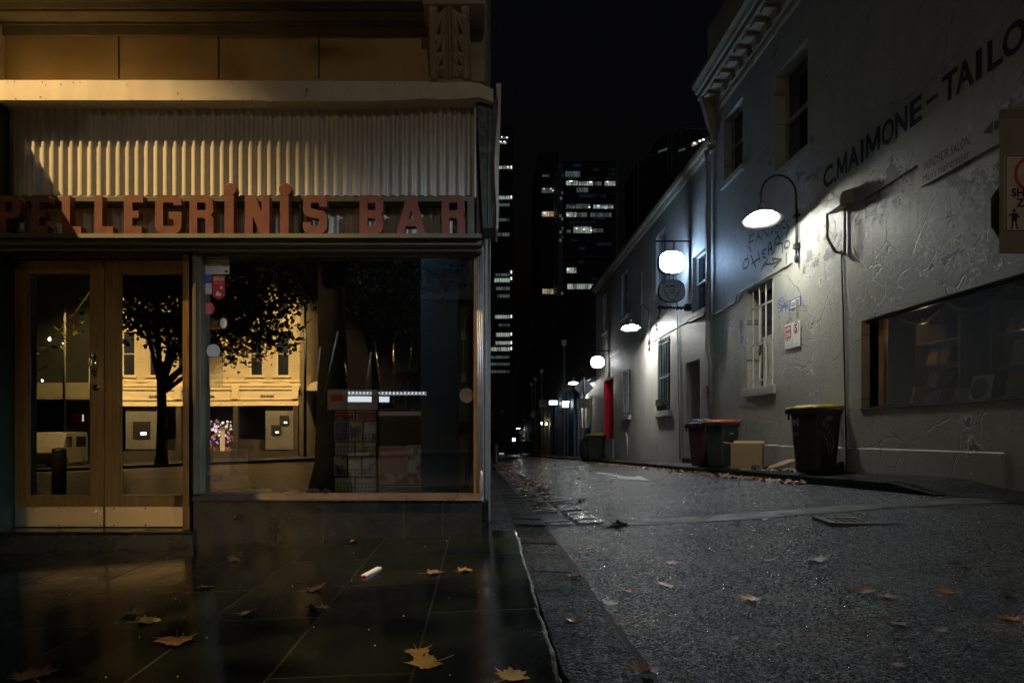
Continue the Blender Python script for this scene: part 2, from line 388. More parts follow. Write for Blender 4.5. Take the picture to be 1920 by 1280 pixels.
M['roadpaint'] = simple('worn_road_paint', (0.30, 0.30, 0.29), 0.3, 14, 0.55, bump=0.4, bscale=90, dirt=0.8)

def mk_oldwall(name, base, under, peel_lo, crack=1.0, courses=True, spots=None):
    """old painted brick wall: faint courses, paint that cracks and peels to grey render"""
    t = NT(name); sp = t.n('ShaderNodeSeparateXYZ', Vector=t.co())
    flat = t.n('ShaderNodeCombineXYZ', X=sp.outputs[1], Y=sp.outputs[2]).outputs[0]
    warp = t.n('ShaderNodeMix', data_type='VECTOR'); warp.inputs[0].default_value = 0.16
    t.set(warp.inputs[4], flat); t.set(warp.inputs[5], t.noise(2.6, 4, 0.6, flat, out='Color'))
    wv = warp.outputs[1]
    blotch = t.noise(0.8, 7, 0.65, flat); fine = t.noise(7, 8, 0.7, flat)
    c = t.ramp(blotch, [(0.25, tuple(x*0.72 for x in base)), (0.75, tuple(min(1, x*1.12) for x in base))])
    streak = t.ramp(t.noise(1.0, 6, 0.65, t.mapped((4.0, 0.35, 1), src=flat)), [(0.5, 0.0), (0.8, 0.45)])
    c = t.mix(streak, c, tuple(x*0.55 for x in base))
    peel_n = t.math('ADD', t.math('MULTIPLY', t.noise(4.2, 9, 0.68, flat), 0.62), t.math('MULTIPLY', t.noise(0.75, 2, 0.5, flat), 0.38))
    for (py, pz_, pr, amt) in (spots or ()):
        ds = t.n('ShaderNodeVectorMath', operation='DISTANCE'); t.set(ds.inputs[0], flat); ds.inputs[1].default_value = (py, pz_, 0)
        peel_n = t.math('ADD', peel_n, t.ramp(t.math('DIVIDE', ds.outputs['Value'], pr), [(0.0, amt), (1.0, 0.0)]))
    peel = t.ramp(peel_n, [(peel_lo, 0.0), (peel_lo + 0.012, 1.0)])
    c = t.mix(peel, c, under)
    edge = t.voro(1.35, 'DISTANCE_TO_EDGE', wv); edge2 = t.voro(4.0, 'DISTANCE_TO_EDGE', wv)
    cm = t.ramp(t.noise(0.9, 3, 0.5, flat), [(0.52, 0.0), (0.64, 1.0)])
    cm2 = t.ramp(t.noise(1.7, 3, 0.6, flat), [(0.44, 0.0), (0.56, 1.0)])
    cr = t.math('MULTIPLY', t.ramp(edge, [(0.0, 1.0), (0.011, 0.0)]), t.math('MULTIPLY', cm2, crack))
    cr2 = t.math('MULTIPLY', t.math('MULTIPLY', t.ramp(edge2, [(0.0, 1.0), (0.022, 0.0)]), cm), crack)
    cra = t.math('MAXIMUM', cr, cr2)
    c = t.mix(t.math('MULTIPLY', cra, 0.75), c, tuple(x*0.25 for x in base))
    h = t.math('SUBTRACT', t.math('MULTIPLY', fine, 0.5), t.math('MULTIPLY', peel, 0.55)); h = t.math('SUBTRACT', h, t.math('MULTIPLY', cra, 0.7))
    lip = t.ramp(peel_n, [(peel_lo - 0.03, 0.0), (peel_lo - 0.003, 1.0), (peel_lo + 0.01, 0.0)]); h = t.math('ADD', h, t.math('MULTIPLY', lip, 0.4))
    swirl = t.ramp(t.noise(5.5, 3, 0.5, flat, 1.5), [(0.47, 0.0), (0.5, 1.0), (0.53, 0.0)]); h = t.math('ADD', h, t.math('MULTIPLY', swirl, 0.09))
    nm = None
    if courses:
        b = t.n('ShaderNodeTexBrick'); t.set(b.inputs['Vector'], flat); b.inputs['Scale'].default_value = 1; b.inputs['Mortar Size'].default_value = 0.006; b.inputs['Mortar Smooth'].default_value = 0.6
        b.inputs['Brick Width'].default_value = 0.24; b.inputs['Row Height'].default_value = 0.086
        nm = t.bump(b.outputs[1], -0.10, 0.008)
    nm = t.bump(h, 0.55, 0.02, nm); nm = t.bump(t.noise(38, 5, 0.6, flat), 0.18, 0.006, nm)
    t.bsdf(c, t.ramp(fine, [(0.3, 0.42), (0.7, 0.68)]), 0, nm, 0.4); return t.m
M['tailorwall'] = mk_oldwall('peeling_painted_wall', (0.385, 0.375, 0.32), (0.17, 0.17, 0.16), 0.60, spots=((10.3, 2.85, .8, .11), (10.7, 3.2, .5, .10), (7.1, 2.5, 1.1, .11), (9.0, 3.4, .7, .09), (8.0, 2.2, .8, .06), (11.2, 2.9, .5, .08), (6.6, 3.4, .8, .07)))
M['pubwall'] = mk_oldwall('grey_painted_wall', (0.40, 0.38, 0.355), (0.24, 0.23, 0.22), 0.66, 0.35)
M['lanewall'] = mk_oldwall('cream_lane_wall', (0.42, 0.39, 0.32), (0.2, 0.19, 0.17), 0.63, 0.3)
def mk_leaf(name, base, wet):
    t = NT(name); n = t.noise(28, 5); oi = t.n('ShaderNodeObjectInfo')
    c = t.ramp(n, [(0.3, tuple(x*0.5 for x in base)), (0.7, tuple(x*1.35 for x in base))])
    hs = t.n('ShaderNodeHueSaturation'); t.set(hs.inputs['Color'], c); t.set(hs.inputs['Value'], t.math('ADD', t.math('MULTIPLY', oi.outputs['Random'], 0.7), 0.6)); hs.inputs['Saturation'].default_value = 1.0
    t.bsdf(hs.outputs[0], wet, 0, t.bump(n, 0.4, 0.004), 0.5); return t.m
M['leafgold'] = mk_leaf('golden_leaf', (0.28, 0.185, 0.06), 0.28)
M['leafbrown'] = mk_leaf('brown_leaf', (0.19, 0.10, 0.05), 0.28)
M['leaforange'] = mk_leaf('orange_leaf', (0.46, 0.17, 0.035), 0.35)
M['leafpale'] = mk_leaf('pale_wet_leaf', (0.42, 0.29, 0.21), 0.25)
M['litter'] = mk_leaf('leaf_litter', (0.30, 0.14, 0.04), 0.45)
M['crown'] = mk_leaf('plane_tree_leaves', (0.045, 0.06, 0.012), 0.5)
M['bark'] = simple('bark', (0.012, 0.011, 0.009), 0.4, 9, 0.85, bump=0.6, bscale=22, stretch=(1,1,0.3), spec=0.08)
LAMP_A, LAMP_B, LAMP_C, SKY, FILL_W, FILL_D = 5300, 10500, 5200, 0.11, 60.0, 520
# =====================================================================
# GROUND (the setting)
# =====================================================================
def heightsheet(name, xs, ys, fn, mat):
    m = MB(); n = len(xs)
    vs = [(x, y, fn(x, y)) for y in ys for x in xs]
    fs = [(j*n+i, j*n+i+1, (j+1)*n+i+1, (j+1)*n+i) for j in range(len(ys)-1) for i in range(n-1)]
    return struct(m.add(vs, fs).build(name, mat, smooth=True))
def frange(a, b, n): return [lerp(a, b, i/n) for i in range(n+1)]
heightsheet('road', frange(-400, -45, 6) + frange(-44, -6, 10) + frange(-5.5, 7, 30) + frange(10, 400, 10),
    frange(-300, -60, 5) + frange(-58, -4, 14) + frange(-3.5, 8, 36) + frange(9, 110, 50) + frange(130, 500, 5), roadz, M['asphalt'])
# west pavement of the street: flagstones with a chipped edge at the lane mouth
m = MB(); ys = frange(-1.6, 5.62, 420); top = []; bot = []
rr = random.Random(3)
edge = [0.275 + (y - 2.2) * 0.008 + 0.005 * math.sin(y * 5.3) + 0.003 * math.sin(y * 17 + 1) + rr.uniform(-0.0025, 0.0025) for y in ys]
for y, e in zip(ys, edge):
    z = pavez(e, y)
    m.v += [(-9.0, y, pavez(-9, y)), (-0.24, y, pavez(-0.24, y)), (e - 0.018, y, z), (e + rr.uniform(0, 0.005), y, z - 0.010 - rr.random()*0.008), (e + 0.008 + rr.uniform(0, 0.012), y, z - 0.14)]
for j in range(len(ys)-1):
    for i in range(4): m.f.append((j*5+i, j*5+i+1, (j+1)*5+i+1, (j+1)*5+i))
m.quad((-9, -1.6, pavez(-9, -1.6)), (-9, -1.6, pavez(-9, -1.6)-0.2), (0.28, -1.6, -1.1), (0.275, -1.6, pavez(0.27, -1.6)))
struct(m.build('pavement', M['flag']))
# west footpath of the lane, its kerbstones, the cobbled gutter
heightsheet('lane_footpath', [0.0, 0.15, 0.31], frange(5.6, 100, 60), lambda x, y: zl(max(y, 5.6)) + 0.062 if y > 6.2 else zl(y) + 0.045, M['path'])
m = MB(); y = -1.5; rr = random.Random(11)
while y < 70:
    L = rr.uniform(0.8, 1.4) if y < 6.2 else rr.uniform(0.35, 0.6)
    h = lambda q: 0.026 if q < 6.3 else 0.058
    za, zb = roadz(0.45, y) + h(y) + rr.uniform(-.006, .006), roadz(0.45, y + L) + h(y) + rr.uniform(-.006, .006)
    x0, x1 = 0.295 + rr.uniform(-.004, .004), 0.605 + rr.uniform(-.006, .006); g = 0.005
    m.hexa([(x0, y+g, za-.3), (x1, y+g, za-.3), (x1, y+L-g, zb-.3), (x0, y+L-g, zb-.3)], [(x0, y+g, za+.004), (x1, y+g, za-.004), (x1, y+L-g, zb-.004), (x0, y+L-g, zb+.004)]); y += L
struct(m.build('kerb', M['kerb'], bevel=0.012, seg=3))
m = MB(); ys = frange(-1.5, 6.38, 120); rr = random.Random(19)
for y in ys: a = .004 * math.sin(3 * y) + rr.uniform(-.006, .006); m.v += [(.596, y, roadz(.6, y) + .006), (.628 + a, y, roadz(.63, y) + .006)]
for i in range(120): m.f.append((2*i, 2*i+1, 2*i+3, 2*i+2))
struct(m.build('gutter_dirt', simple('wet_gutter_dirt', (.006, .005, .004), .3, 30, .75, bump=.3)))
m = MB(); rr = random.Random(5)
for (xa, xb) in ((0.625, 0.90), (0.915, 1.18)):
    y = 6.42 + rr.uniform(-.02, .02)
    while y < 46:
        L = rr.uniform(0.22, 0.36); dz = rr.uniform(-.010, .010); tl = rr.uniform(-.006, .006)
        b = [(xa + rr.uniform(0, .012), y + .008), (xb - rr.uniform(0, .012), y + .008), (xb - rr.uniform(0, .012), y + L - .008), (xa + rr.uniform(0, .012), y + L - .008)]
        zt = lambda q: roadz(q[0], q[1]) + 0.016 + dz - 0.012 * (1 if xa < 0.7 else 0)
        m.hexa([(q[0], q[1], zt(q) - .2) for q in b], [(q[0], q[1], zt(q) + (tl if k < 2 else -tl)) for k, q in enumerate(b)]); y += L
struct(m.build('cobble_gutter', M['cobble'], bevel=0.022, seg=3))
# drain band across the lane mouth
m = MB(); rr = random.Random(2); xs = frange(1.12, 4.75, 40)
for i in range(len(xs)):
    w = 0.19 + rr.uniform(-.03, .03); yc = 6.36 + 0.06 * math.sin(xs[i] * 2.1)
    for yy in (yc - w, yc + w): m.v.append((xs[i], yy, roadz(xs[i], yy) + 0.005))
for i in range(len(xs)-1): m.f.append((2*i, 2*i+2, 2*i+3, 2*i+1))
struct(m.build('road_drain_band', M['concrete']))
# east pavement and kerb
heightsheet('east_pavement', [4.72, 4.95, 5.2, 5.46], frange(-3, 6.9, 10) + frange(7.0, 8, 6) + frange(8.5, 100, 40), rpavez, M['path'])
m = MB(); y = 6.9; rr = random.Random(8)
while y < 98:
    L = rr.uniform(0.7, 1.2); g = 0.004
    za, zb = roadz(4.62, y) + kerbh(y), roadz(4.62, y+L) + kerbh(y+L); j = rr.uniform(-.006, .006)
    x0, x1 = 4.60 + j, 4.73
    m.hexa([(x0-.015, y+g, za-.3), (x1, y+g, za-.3), (x1, y+L-g, zb-.3), (x0-.015, y+L-g, zb-.3)], [(x0, y+g, za), (x1, y+g, za+.006), (x1, y+L-g, zb+.006), (x0, y+L-g, zb)]); y += L
struct(m.build('east_kerb', M['kerb'], bevel=0.015, seg=3))
# road markings: the arrow pointing at the street, a far line
def decal(name, pts, mat, dz=0.004):
    m = MB()
    # subdivide by strips so it follows the road
    m.add([(x, y, roadz(x, y) + dz) for x, y in pts], [tuple(range(len(pts)))]); return struct(m.build(name, mat))
decal('road_arrow', [(2.95, 17.6), (2.93, 14.6), (2.72, 14.6), (3.13, 12.6), (3.42, 14.6), (3.17, 14.6), (3.13, 17.6)], M['roadpaint'], 0.012)
decal('road_line', [(2.4, 22.6), (3.9, 24.2), (3.9, 24.45), (2.4, 22.85)], M['roadpaint'], 0.012)
# cast iron drain cover
gx, gy, gz = 3.15, 5.66, 0
t_ = thing('drain_cover', 'square iron drain cover with a slotted middle set in the lane asphalt', 'drain cover', (gx, gy, roadz(gx, gy)), -0.16)
m = MB()
for a in (-1, 1):
    m.box(a*0.27 - .035, a*0.27 + .035, -.22, .22, -.02, 0.010); m.box(-.235, .235, a*0.185 - .035, a*0.185 + .035, -.02, 0.0095)
m.build('frame', M['concrete'], t_, bevel=0.004)
m = MB(); m.box(-.235, .235, -.15, .15, -.03, -.004)
for i in range(6):
    for j in range(3): m.box(-.2 + i*.07, -.155 + i*.07, -.13 + j*.095, -.06 + j*.095, -.006, 0.006)
m.build('grating', M['iron'], t_, bevel=0.003)

# =====================================================================
# CORNER CAFE, west side
# =====================================================================
LX0, LX1 = -6.5, 0.03
cafe = thing('corner_cafe', 'two tone corner cafe with corrugated iron frieze, timber double doors and a big dark window', 'building', (-2, 5.6, -0.9), world=True)
Yu = 5.62
# upper wall above the frieze, and the lane side wall
m = MB()
zt = pz(60, Yu)
m.box(LX0, 0.04, Yu, Yu + 0.25, pz(175, Yu), 7.4)
m.build('upper_wall', M['ochre'], cafe)
m = MB(); m.box(-0.05, 0.03, 5.9, 20, -1.6, 7.4); m.box(-0.03, 0.03, 5.63, 5.9, -1.6, 7.4); m.build('side_wall', M['pubwall'], cafe)
for u in (223, 410, 598):
    m = MB(); m.box(px(u, Yu) - .004, px(u, Yu) + .006, Yu - .004, Yu + .02, pz(148, Yu), pz(67, Yu)); m.build('wall_joint', M['iron'], cafe)
# cornice: stepped mouldings along the whole front
zc = lambda v, Y: pz(v, Y)
prof = [(Yu + .1, zc(66, Yu)), (Yu - .03, zc(66, Yu-.03)), (Yu - .03, zc(48, Yu - .03)), (Yu - .07, zc(46, Yu - .07)), (Yu - .07, zc(41, Yu - .07)), (Yu - .10, zc(39, Yu - .10)),
        (Yu - .15, zc(30, Yu - .15)), (Yu - .18, zc(22, Yu - .18)), (Yu - .18, zc(17, Yu - .18)), (Yu - .24, zc(15, Yu - .24)), (Yu - .26, zc(4, Yu - .26)), (Yu - .33, zc(3, Yu - .33)), (Yu - .36, zc(-12, Yu - .36)), (Yu - .36, zc(-60, Yu - .36)), (Yu + .1, zc(-60, Yu - .36))]
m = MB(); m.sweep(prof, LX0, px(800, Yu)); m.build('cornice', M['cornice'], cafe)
m = MB(); m.box(px(800, Yu), 0.045, Yu - .40, Yu + .1, zc(8, Yu - .4), zc(-70, Yu - .4)); m.box(px(876, Yu), 0.04, Yu - .06, Yu + .1, zc(160, Yu), zc(0, Yu)); m.build('corner_pier', M['stucco'], cafe, bevel=0.01)
m = MB(); m.box(px(-120, Yu), px(9, Yu), Yu - .20, Yu + .1, zc(160, Yu), zc(-70, Yu)); m.build('corner_pier', M['stucco'], cafe, bevel=0.01)
# acanthus bracket
cu0, cu1 = 801, 880; Yb = 5.38
m = MB(); xl, xr = px(cu0 + 6, Yb), px(cu1, Yb); zb0, zb1 = pz(151, Yb + .13), pz(9, Yb - .14); wid = xr - xl; xc = (xl + xr) / 2
def yb(z): t = (z - zb0) / (zb1 - zb0); return Yb + 0.13 - 0.27 * t ** 1.3
zz = frange(zb0, zb1, 12)
m.add([p for z in zz for p in ((xl, yb(z) + .03, z), (xr, yb(z) + .03, z), (xr, Yu + .05, z), (xl, Yu + .05, z))], [(4*i+k, 4*i+(k+1) % 4, 4*i+4+(k+1) % 4, 4*i+4+k) for i in range(12) for k in range(4)] + [(0,1,2,3), (48,49,50,51)])
for s, xx in ((-1, xl + .03), (1, xr - .03)):
    m.tube([(xx + s*0.006*(1 - i/12), yb(z) + .012, z) for i, z in enumerate(zz)], [0.036]*13, 10)
    m.blob((xx, yb(zb0) + .02, zb0 + .05), (.045, .045, .055), 10, 6)
m.tube([(xc, yb(z) - .005, z) for z in zz], 0.012, 6); m.tube([(xc - .022, yb(z) + .004, z) for z in zz], 0.009, 6); m.tube([(xc + .022, yb(z) + .004, z) for z in zz], 0.009, 6)
for s in (-1, 1):
    for k, (t0, L, wd) in enumerate(((.96, .20, .026), (.70, .18, .025), (.47, .15, .022), (.28, .11, .018))):
        for q in range(4):
            a = math.radians(8 + q * 21); z0 = zb0 + (zb1 - zb0) * t0 - .012 * q; cx_ = xc + s * (.034 + .012 * q)
            LL = L * (1 - .17 * q); dx_, dz_ = math.sin(a), -math.cos(a); n_ = 5
            pts = [(cx_ + s * dx_ * LL * i/n_, yb(z0 + dz_*LL*i/n_) + .004 - .016 * math.sin(PI * i/n_) - .012 * (i == n_), z0 + dz_ * LL * i/n_) for i in range(n_ + 1)]
            m.tube(pts, [wd*.35, wd*.62, wd*.78, wd*.8, wd*.7, wd*.35], 8)
    m.blob((xc + s*.05, yb(zb0) + .01, zb0 + .05), (.04, .035, .035), 9, 6)
m.box(xl - .02, xr + .01, yb(zb0) - .005, Yu, zb0 - .03, zb0 + .012)
m.build('acanthus_bracket', M['stucco'], cafe, smooth=True)
# cream metal fascia over the corrugated frieze (its right end dented)
Yf = 5.38; fx1 = px(925, Yf); nx = 60; rr = random.Random(4)
m = MB()
for i in range(nx + 1):
    t = i / nx; x = lerp(LX0, fx1, t); u = x * F / Yf + CU
    dent = 0 if u < 700 else (math.sin((u - 700) / 225 * PI) * 3.5)
    tipz = 0 if u < 860 else ((u - 860) / 65) ** 2 * 14
    vt, vb = 150.5 + max(0, (u - 300) / 600) * 3 + tipz, 188 + (2 if 500 < u < 780 else 0) - dent
    if u > 880: vb = 187 - 5 + ((u - 880) / 45) ** 1.5 * 10
    y0 = Yf + rr.uniform(-.002, .002) + (0.02 * math.sin((u - 800) / 20) if u > 800 else 0)
    m.v += [(x, y0, pz(vb, Yf)), (x, y0, pz((vt + vb) / 2, Yf)), (x, y0, pz(vt, Yf)), (x, Yu, pz(vt, Yf) + .01), (x, Yu, pz(vb, Yf)), (x, y0 + .012, pz(vb, Yf) + .002)]
for i in range(nx):
    for k in range(6): m.f.append((i*6+k, i*6+(k+1) % 6, i*6+6+(k+1) % 6, i*6+6+k))
m.f.append(tuple(range(6))); m.f.append(tuple(nx*6 + k for k in range(6)))
fas = m.build('fascia', M['fascia'], cafe)
rr = random.Random(77); m = MB()
for k in range(46):
    u = rr.uniform(10, 860); e = rr.random(); v = (152.5 + max(0, (u - 300) / 600) * 3 + rr.uniform(0, 2)) if e < .45 else (186 - rr.uniform(0, 2.5)) if e < .8 else rr.uniform(156, 182); w_ = rr.uniform(.4, 2.2); m.box(px(u, Yf), px(u + w_, Yf), Yf - .0035, Yf, pz(v + rr.uniform(.4, 1.6), Yf), pz(v, Yf))
for (u, v) in ((573, 166), (575, 170), (574, 175), (571, 178), (576, 167)): m.box(px(u, Yf), px(u + rr.uniform(1, 2.5), Yf), Yf - .0035, Yf, pz(v + 4, Yf), pz(v, Yf))
tag(m.build('rust_marks', M['brown'], fas), kind='stuff')
m = MB()                                # the bent end cap and rim of the corner blade
pts = [(930, 157), (934, 190), (931, 240), (927, 300), (928, 340), (931, 390), (930, 430)]
for (u0, v0), (u1, v1) in zip(pts[:-1], pts[1:]):
    for (a, b) in ((0, 5.40),):
        A, B = P(u0, v0, b), P(u1, v1, b); wA = (938 - u0) * b / F * (1 - (v0 - 157) / 420); wB = (938 - u1) * b / F * (1 - (v1 - 157) / 420)
        m.hexa([(B[0], b, B[2]), (B[0] + wB + .006, b - .01, B[2]), (B[0] + wB + .01, b + .35, B[2]), (B[0] + .004, b + .35, B[2])],
               [(A[0], b, A[2]), (A[0] + wA + .006, b - .01, A[2]), (A[0] + wA + .01, b + .35, A[2]), (A[0] + .004, b + .35, A[2])])
m.build('fascia_end_cap', M['white'], cafe)
m = MB(); b = 5.44
m.hexa([(px(905, b), b, pz(428, b)), (px(929, b), b, pz(428, b)), (px(929, b), b + .3, pz(428, b)), (px(905, b), b + .3, pz(428, b))], [(px(893, b), b, pz(186, b)), (px(932, b), b, pz(186, b)), (px(932, b), b + .3, pz(186, b)), (px(893, b), b + .3, pz(186, b))])
m.box(px(914, b), px(914, b) + .01, b - .008, b, pz(420, b), pz(200, b)); m.box(px(922, b), px(922, b) + .008, b - .006, b, pz(400, b), pz(195, b))
m.build('corner_blade', M['green'], cafe, bevel=0.004)
# corrugated frieze
Yc = 5.53; pitch = 0.0765; amp = 0.0125; x0c, x1c = px(-20, Yc), px(889, Yc)
m = MB(); n = int((x1c - x0c) / pitch * 14); zc1, zc0 = pz(186, Yc), pz(367, Yc)
for i in range(n + 1):
    x = lerp(x0c, x1c, i / n); ph = 2*PI*(x - x0c)/pitch; s_ = math.sin(ph); yy = Yc + amp * (s_ + 0.12 * math.sin(3*ph))
    m.v += [(x, yy, zc0), (x, yy, zc1)]
for i in range(n): m.f.append((2*i, 2*i+2, 2*i+3, 2*i+1))
m.build('corrugated_frieze', M['corr'], cafe, smooth=True)
# side flange closing the left end (dark green) and a strip at the right
m = MB(); m.box(px(-12, 5.45), px(4, 5.45), 5.40, Yu, pz(440, 5.45), pz(190, 5.45)); m.build('end_panel', M['green'], cafe)
m = MB(); m.box(px(889.5, 5.5), px(893, 5.5), 5.47, Yu, pz(372, 5.5), pz(194, 5.5)); m.build('corner_strip', M['white'], cafe)
# sign box under the frieze: header, recessed corrugation, shelf and mouldings
Ys = 5.36
m = MB(); m.box(LX0, px(889, Ys + .08), Ys + .07, Yc + .05, pz(378, Ys+.07), pz(367.5, Ys+.07)); m.box(LX0, px(889, Ys + .08), Ys + .11, Yc + .05, pz(381.5, Ys+.1), pz(377.5, Ys+.07))
m.box(px(876, Ys + .08), px(889, Ys + .08), Ys + .07, Yc + .05, pz(438, Ys+.07), pz(377, Ys+.07)); m.box(px(560, Ys + .1), px(565, Ys + .1), Ys + .10, Yc, pz(438, Ys+.1), pz(376, Ys+.1))
m.build('sign_box', M['olive'], cafe, bevel=0.004)
m = MB(); zc1, zc0 = pz(380, Ys + .12), pz(440, Ys + .12); Yr = Yc + 0.05
for i in range(n + 1):
    x = lerp(x0c, x1c, i / n); ph = 2*PI*(x - x0c)/pitch; m.v += [(x, Yr + amp * math.sin(ph) , zc0), (x, Yr + amp*math.sin(ph), zc1)]
for i in range(n): m.f.append((2*i, 2*i+2, 2*i+3, 2*i+1))
m.build('sign_backing', M['corr'], cafe, smooth=True)
prof = [(Yc + .1, pz(437.5, Ys)), (Ys - .03, pz(437.5, Ys - .03)), (Ys - .035, pz(446, Ys - .03)), (Ys - .01, pz(447.5, Ys)), (Ys + .02, pz(449, Ys)), (Ys + .02, pz(455, Ys)), (Ys - .005, pz(456.5, Ys)), (Ys - .005, pz(459, Ys)),
        (Ys + .03, pz(461, Ys)), (Ys + .05, pz(463, Ys)), (Ys + .05, pz(470, Ys + .05)), (Ys + .09, pz(471, Ys + .09)), (Yc + .1, pz(471, Ys + .09))]
m = MB(); m.sweep(prof[::-1], LX0, px(903, Ys)); m.build('shelf_moulding', M['olive'], cafe)

# red letters standing on the shelf
def arc(cx, cy, r, a0, a1, n=6): return [(cx + r*math.cos(math.radians(lerp(a0, a1, i/n))), cy + r*math.sin(math.radians(lerp(a0, a1, i/n)))) for i in range(n+1)]
def rrect(x0, y0, x1, y1, rs=(0,0,0,0)):
    """rounded rectangle; radii bl, br, tr, tl"""
    o = []
    for (cx, cy, a, r) in ((x0, y0, 180, rs[0]), (x1, y0, 270, rs[1]), (x1, y1, 0, rs[2]), (x0, y1, 90, rs[3])):
        if r == 0: o.append((cx, cy))
        else: o += arc(cx + (r if cx == x0 else -r), cy + (r if cy == y0 else -r), r, a, a + 90)
    return o
def letter(ch):      # unit box: w by 1 high; stroke about .24
    w = {'P':.55,'E':.45,'L':.48,'G':.67,'R':.62,'i':.23,'N':.62,'S':.62,'B':.62,'A':.75}[ch]; s = .20 if ch not in 'i' else .23
    if ch == 'P': return w, [[(0,0),(.2,0),(.2,.38),(w-.16,.38)] + arc(w-.16,.54,.16,-90,0) + arc(w-.16,.84,.16,0,90) + [(0,1)], [(.2,.56),(.2,.82),(w-.2,.82),(w-.2,.56)]]
    if ch == 'E': return w, [[(0,0),(w-.03,0),(w-.03,.2),(.2,.2),(.2,.41),(w-.1,.41),(w-.1,.60),(.2,.60),(.2,.81),(w,.81),(w,1),(0,1)]]
    if ch == 'L': return w, [[(0,0),(w,0),(w,.19),(.2,.19),(.2,1),(0,1)]]
    if ch == 'G': return w, [arc(.2,.2,.2,180,270) + arc(w-.2,.2,.2,270,360) + [(w,.57),(w-.32,.57),(w-.32,.40),(w-.2,.36),(w-.2,.23)] + [(w-.22,.20),(.22,.20),(.2,.23),(.2,.78),(.22,.81),(w-.22,.81),(w-.2,.78),(w-.2,.74),(w,.74)] + arc(w-.2,.8,.2,0,90) + arc(.2,.8,.2,90,180)]
    if ch == 'R': return w, [[(0,0),(.2,0),(.2,.41),(w-.24,.41),(w-.2,.36),(w-.2,0),(w,0),(w,.40),(w-.06,.48),(w,.58)] + arc(w-.2,.82,.18,0,90) + [(0,1)], [(.2,.61),(.2,.81),(w-.22,.81),(w-.2,.78),(w-.2,.64),(w-.22,.61)]]
    if ch == 'i': return w, [[(0,0),(w,0),(w,1),(0,1)]]
    if ch == 'N': return w, [[(0,0),(.2,0),(.2,.46),(w-.24,0),(w,0),(w,1),(w-.2,1),(w-.2,.56),(.26,1),(0,1)]]
    if ch == 'S': return w, [arc(.18,.18,.18,180,270) + arc(w-.2,.2,.2,270,360) + arc(w-.2,.42,.2,0,60) + [(.2,.66),(.2,.78),(.24,.81),(w-.24,.81),(w-.2,.78),(w-.2,.70),(w,.70)] + arc(w-.2,.8,.2,0,90) + arc(.2,.8,.2,90,180) + arc(.2,.62,.2,180,235) + [(w-.2,.38),(w-.2,.24),(w-.24,.20),(.24,.20),(.2,.23),(.2,.30),(0,.30)]]
    if ch == 'B': return w, [[(0,0)] + arc(w-.18,.18,.18,-90,0) + [(w,.44),(w-.05,.51),(w,.58)] + arc(w-.18,.82,.18,0,90) + [(0,1)], [(.21,.2),(.21,.40),(w-.2,.40),(w-.2,.2)], [(.21,.61),(.21,.80),(w-.2,.80),(w-.2,.61)]]
    if ch == 'A': return w, [[(0,0),(.2,0),(.245,.19),(w-.245,.19),(w-.2,0),(w,0),(w-.25,1),(.27,1)], [(.31,.37),(w-.31,.37),(w/2,.62)]]
sign = thing('letter_sign', 'row of thick red-brown block letters standing on the shelf above the cafe doors', 'sign', (-2, 5.3, 1.6), world=True)
Yl = 5.335; th = 0.075; lh = (438.5 - 366.5) * Yl / F; zb = pz(438, Yl)
for ch, u0, u1 in (('P',-4,38),('E',59,92),('L',116,152),('L',177,212),('E',232,268),('G',291,340),('R',355,400),('i',421,438),('N',459,505),('i',525,541),('S',568,613),('B',674,718),('A',743,798),('R',828,872)):
    w, loops = letter(ch); x0, x1 = px(u0, Yl), px(u1, Yl); sx = (x1 - x0) / w
    me = poly_solid([[(px_ * sx, py_ * lh) for px_, py_ in lp] for lp in loops], th, 'letter')
    if ch == 'i':
        bm = bmesh.new(); bm.from_mesh(me)
        d = MB().lathe([(0, -th/2), (.05, -th/2), (.05, th/2), (0, th/2)], (w*sx/2 + .006, lh + .046, 0), 24)
        me2 = bpy.data.meshes.new('t'); me2.from_pydata(d.v, [], d.f); bm.from_mesh(me2); bpy.data.meshes.remove(me2); bm.to_mesh(me); bm.free()
    mx = face_mat((x0, Yl + th/2, zb), '-y')
    finish(me, 'letter', M['letters'], sign, bevel=0.003, seg=2, at=mx)

# stall riser, sill and window
Yw = 5.50
m = MB(); m.box(px(362, Yw), px(904, Yw), Yw, Yw + .22, -1.15, pz(938, Yw)); m.build('stall_riser', M['tile'], cafe, bevel=0.004)
for u in (400, 452, 606, 757, 830): m = MB(); m.box(px(u, Yw) - .0012, px(u, Yw) + .0012, Yw - .0015, Yw + .01, -1.0, pz(939, Yw)); m.build('tile_joint', M['olive'], cafe)
m = MB(); m.sweep([(Yw + .12, pz(924, Yw)), (Yw + .02, pz(926, Yw)), (Yw - .03, pz(934, Yw - .03)), (Yw - .035, pz(938.5, Yw - .03)), (Yw + .12, pz(939, Yw))][::-1], px(362, Yw), px(903, Yw))
Yg = 5.58
win = None
f = MB()
f.box(px(362, Yw), px(378, Yw), Yw - .02, Yw + .12, pz(926, Yw), pz(462, Yw)); f.box(px(365, Yw), px(371, Yw), Yw - .035, Yw - .02, pz(926, Yw), pz(464, Yw))
f.box(px(376, Yw), px(893, Yw), Yw + .02, Yw + .12, pz(477, Yw), pz(462, Yw))
win = f.build('shop_window', M['olive'], cafe, bevel=0.005)
m.build('sill', M['sill'], win, bevel=0.004)
# door jamb seen as the bright gold strip beside the window frame
m = MB(); m.box(px(350, 5.6), px(362, 5.6), 5.52, 5.66, pz(990, 5.6), pz(464, 5.55)); m.build('door_jamb', M['wood'], cafe, bevel=0.004)
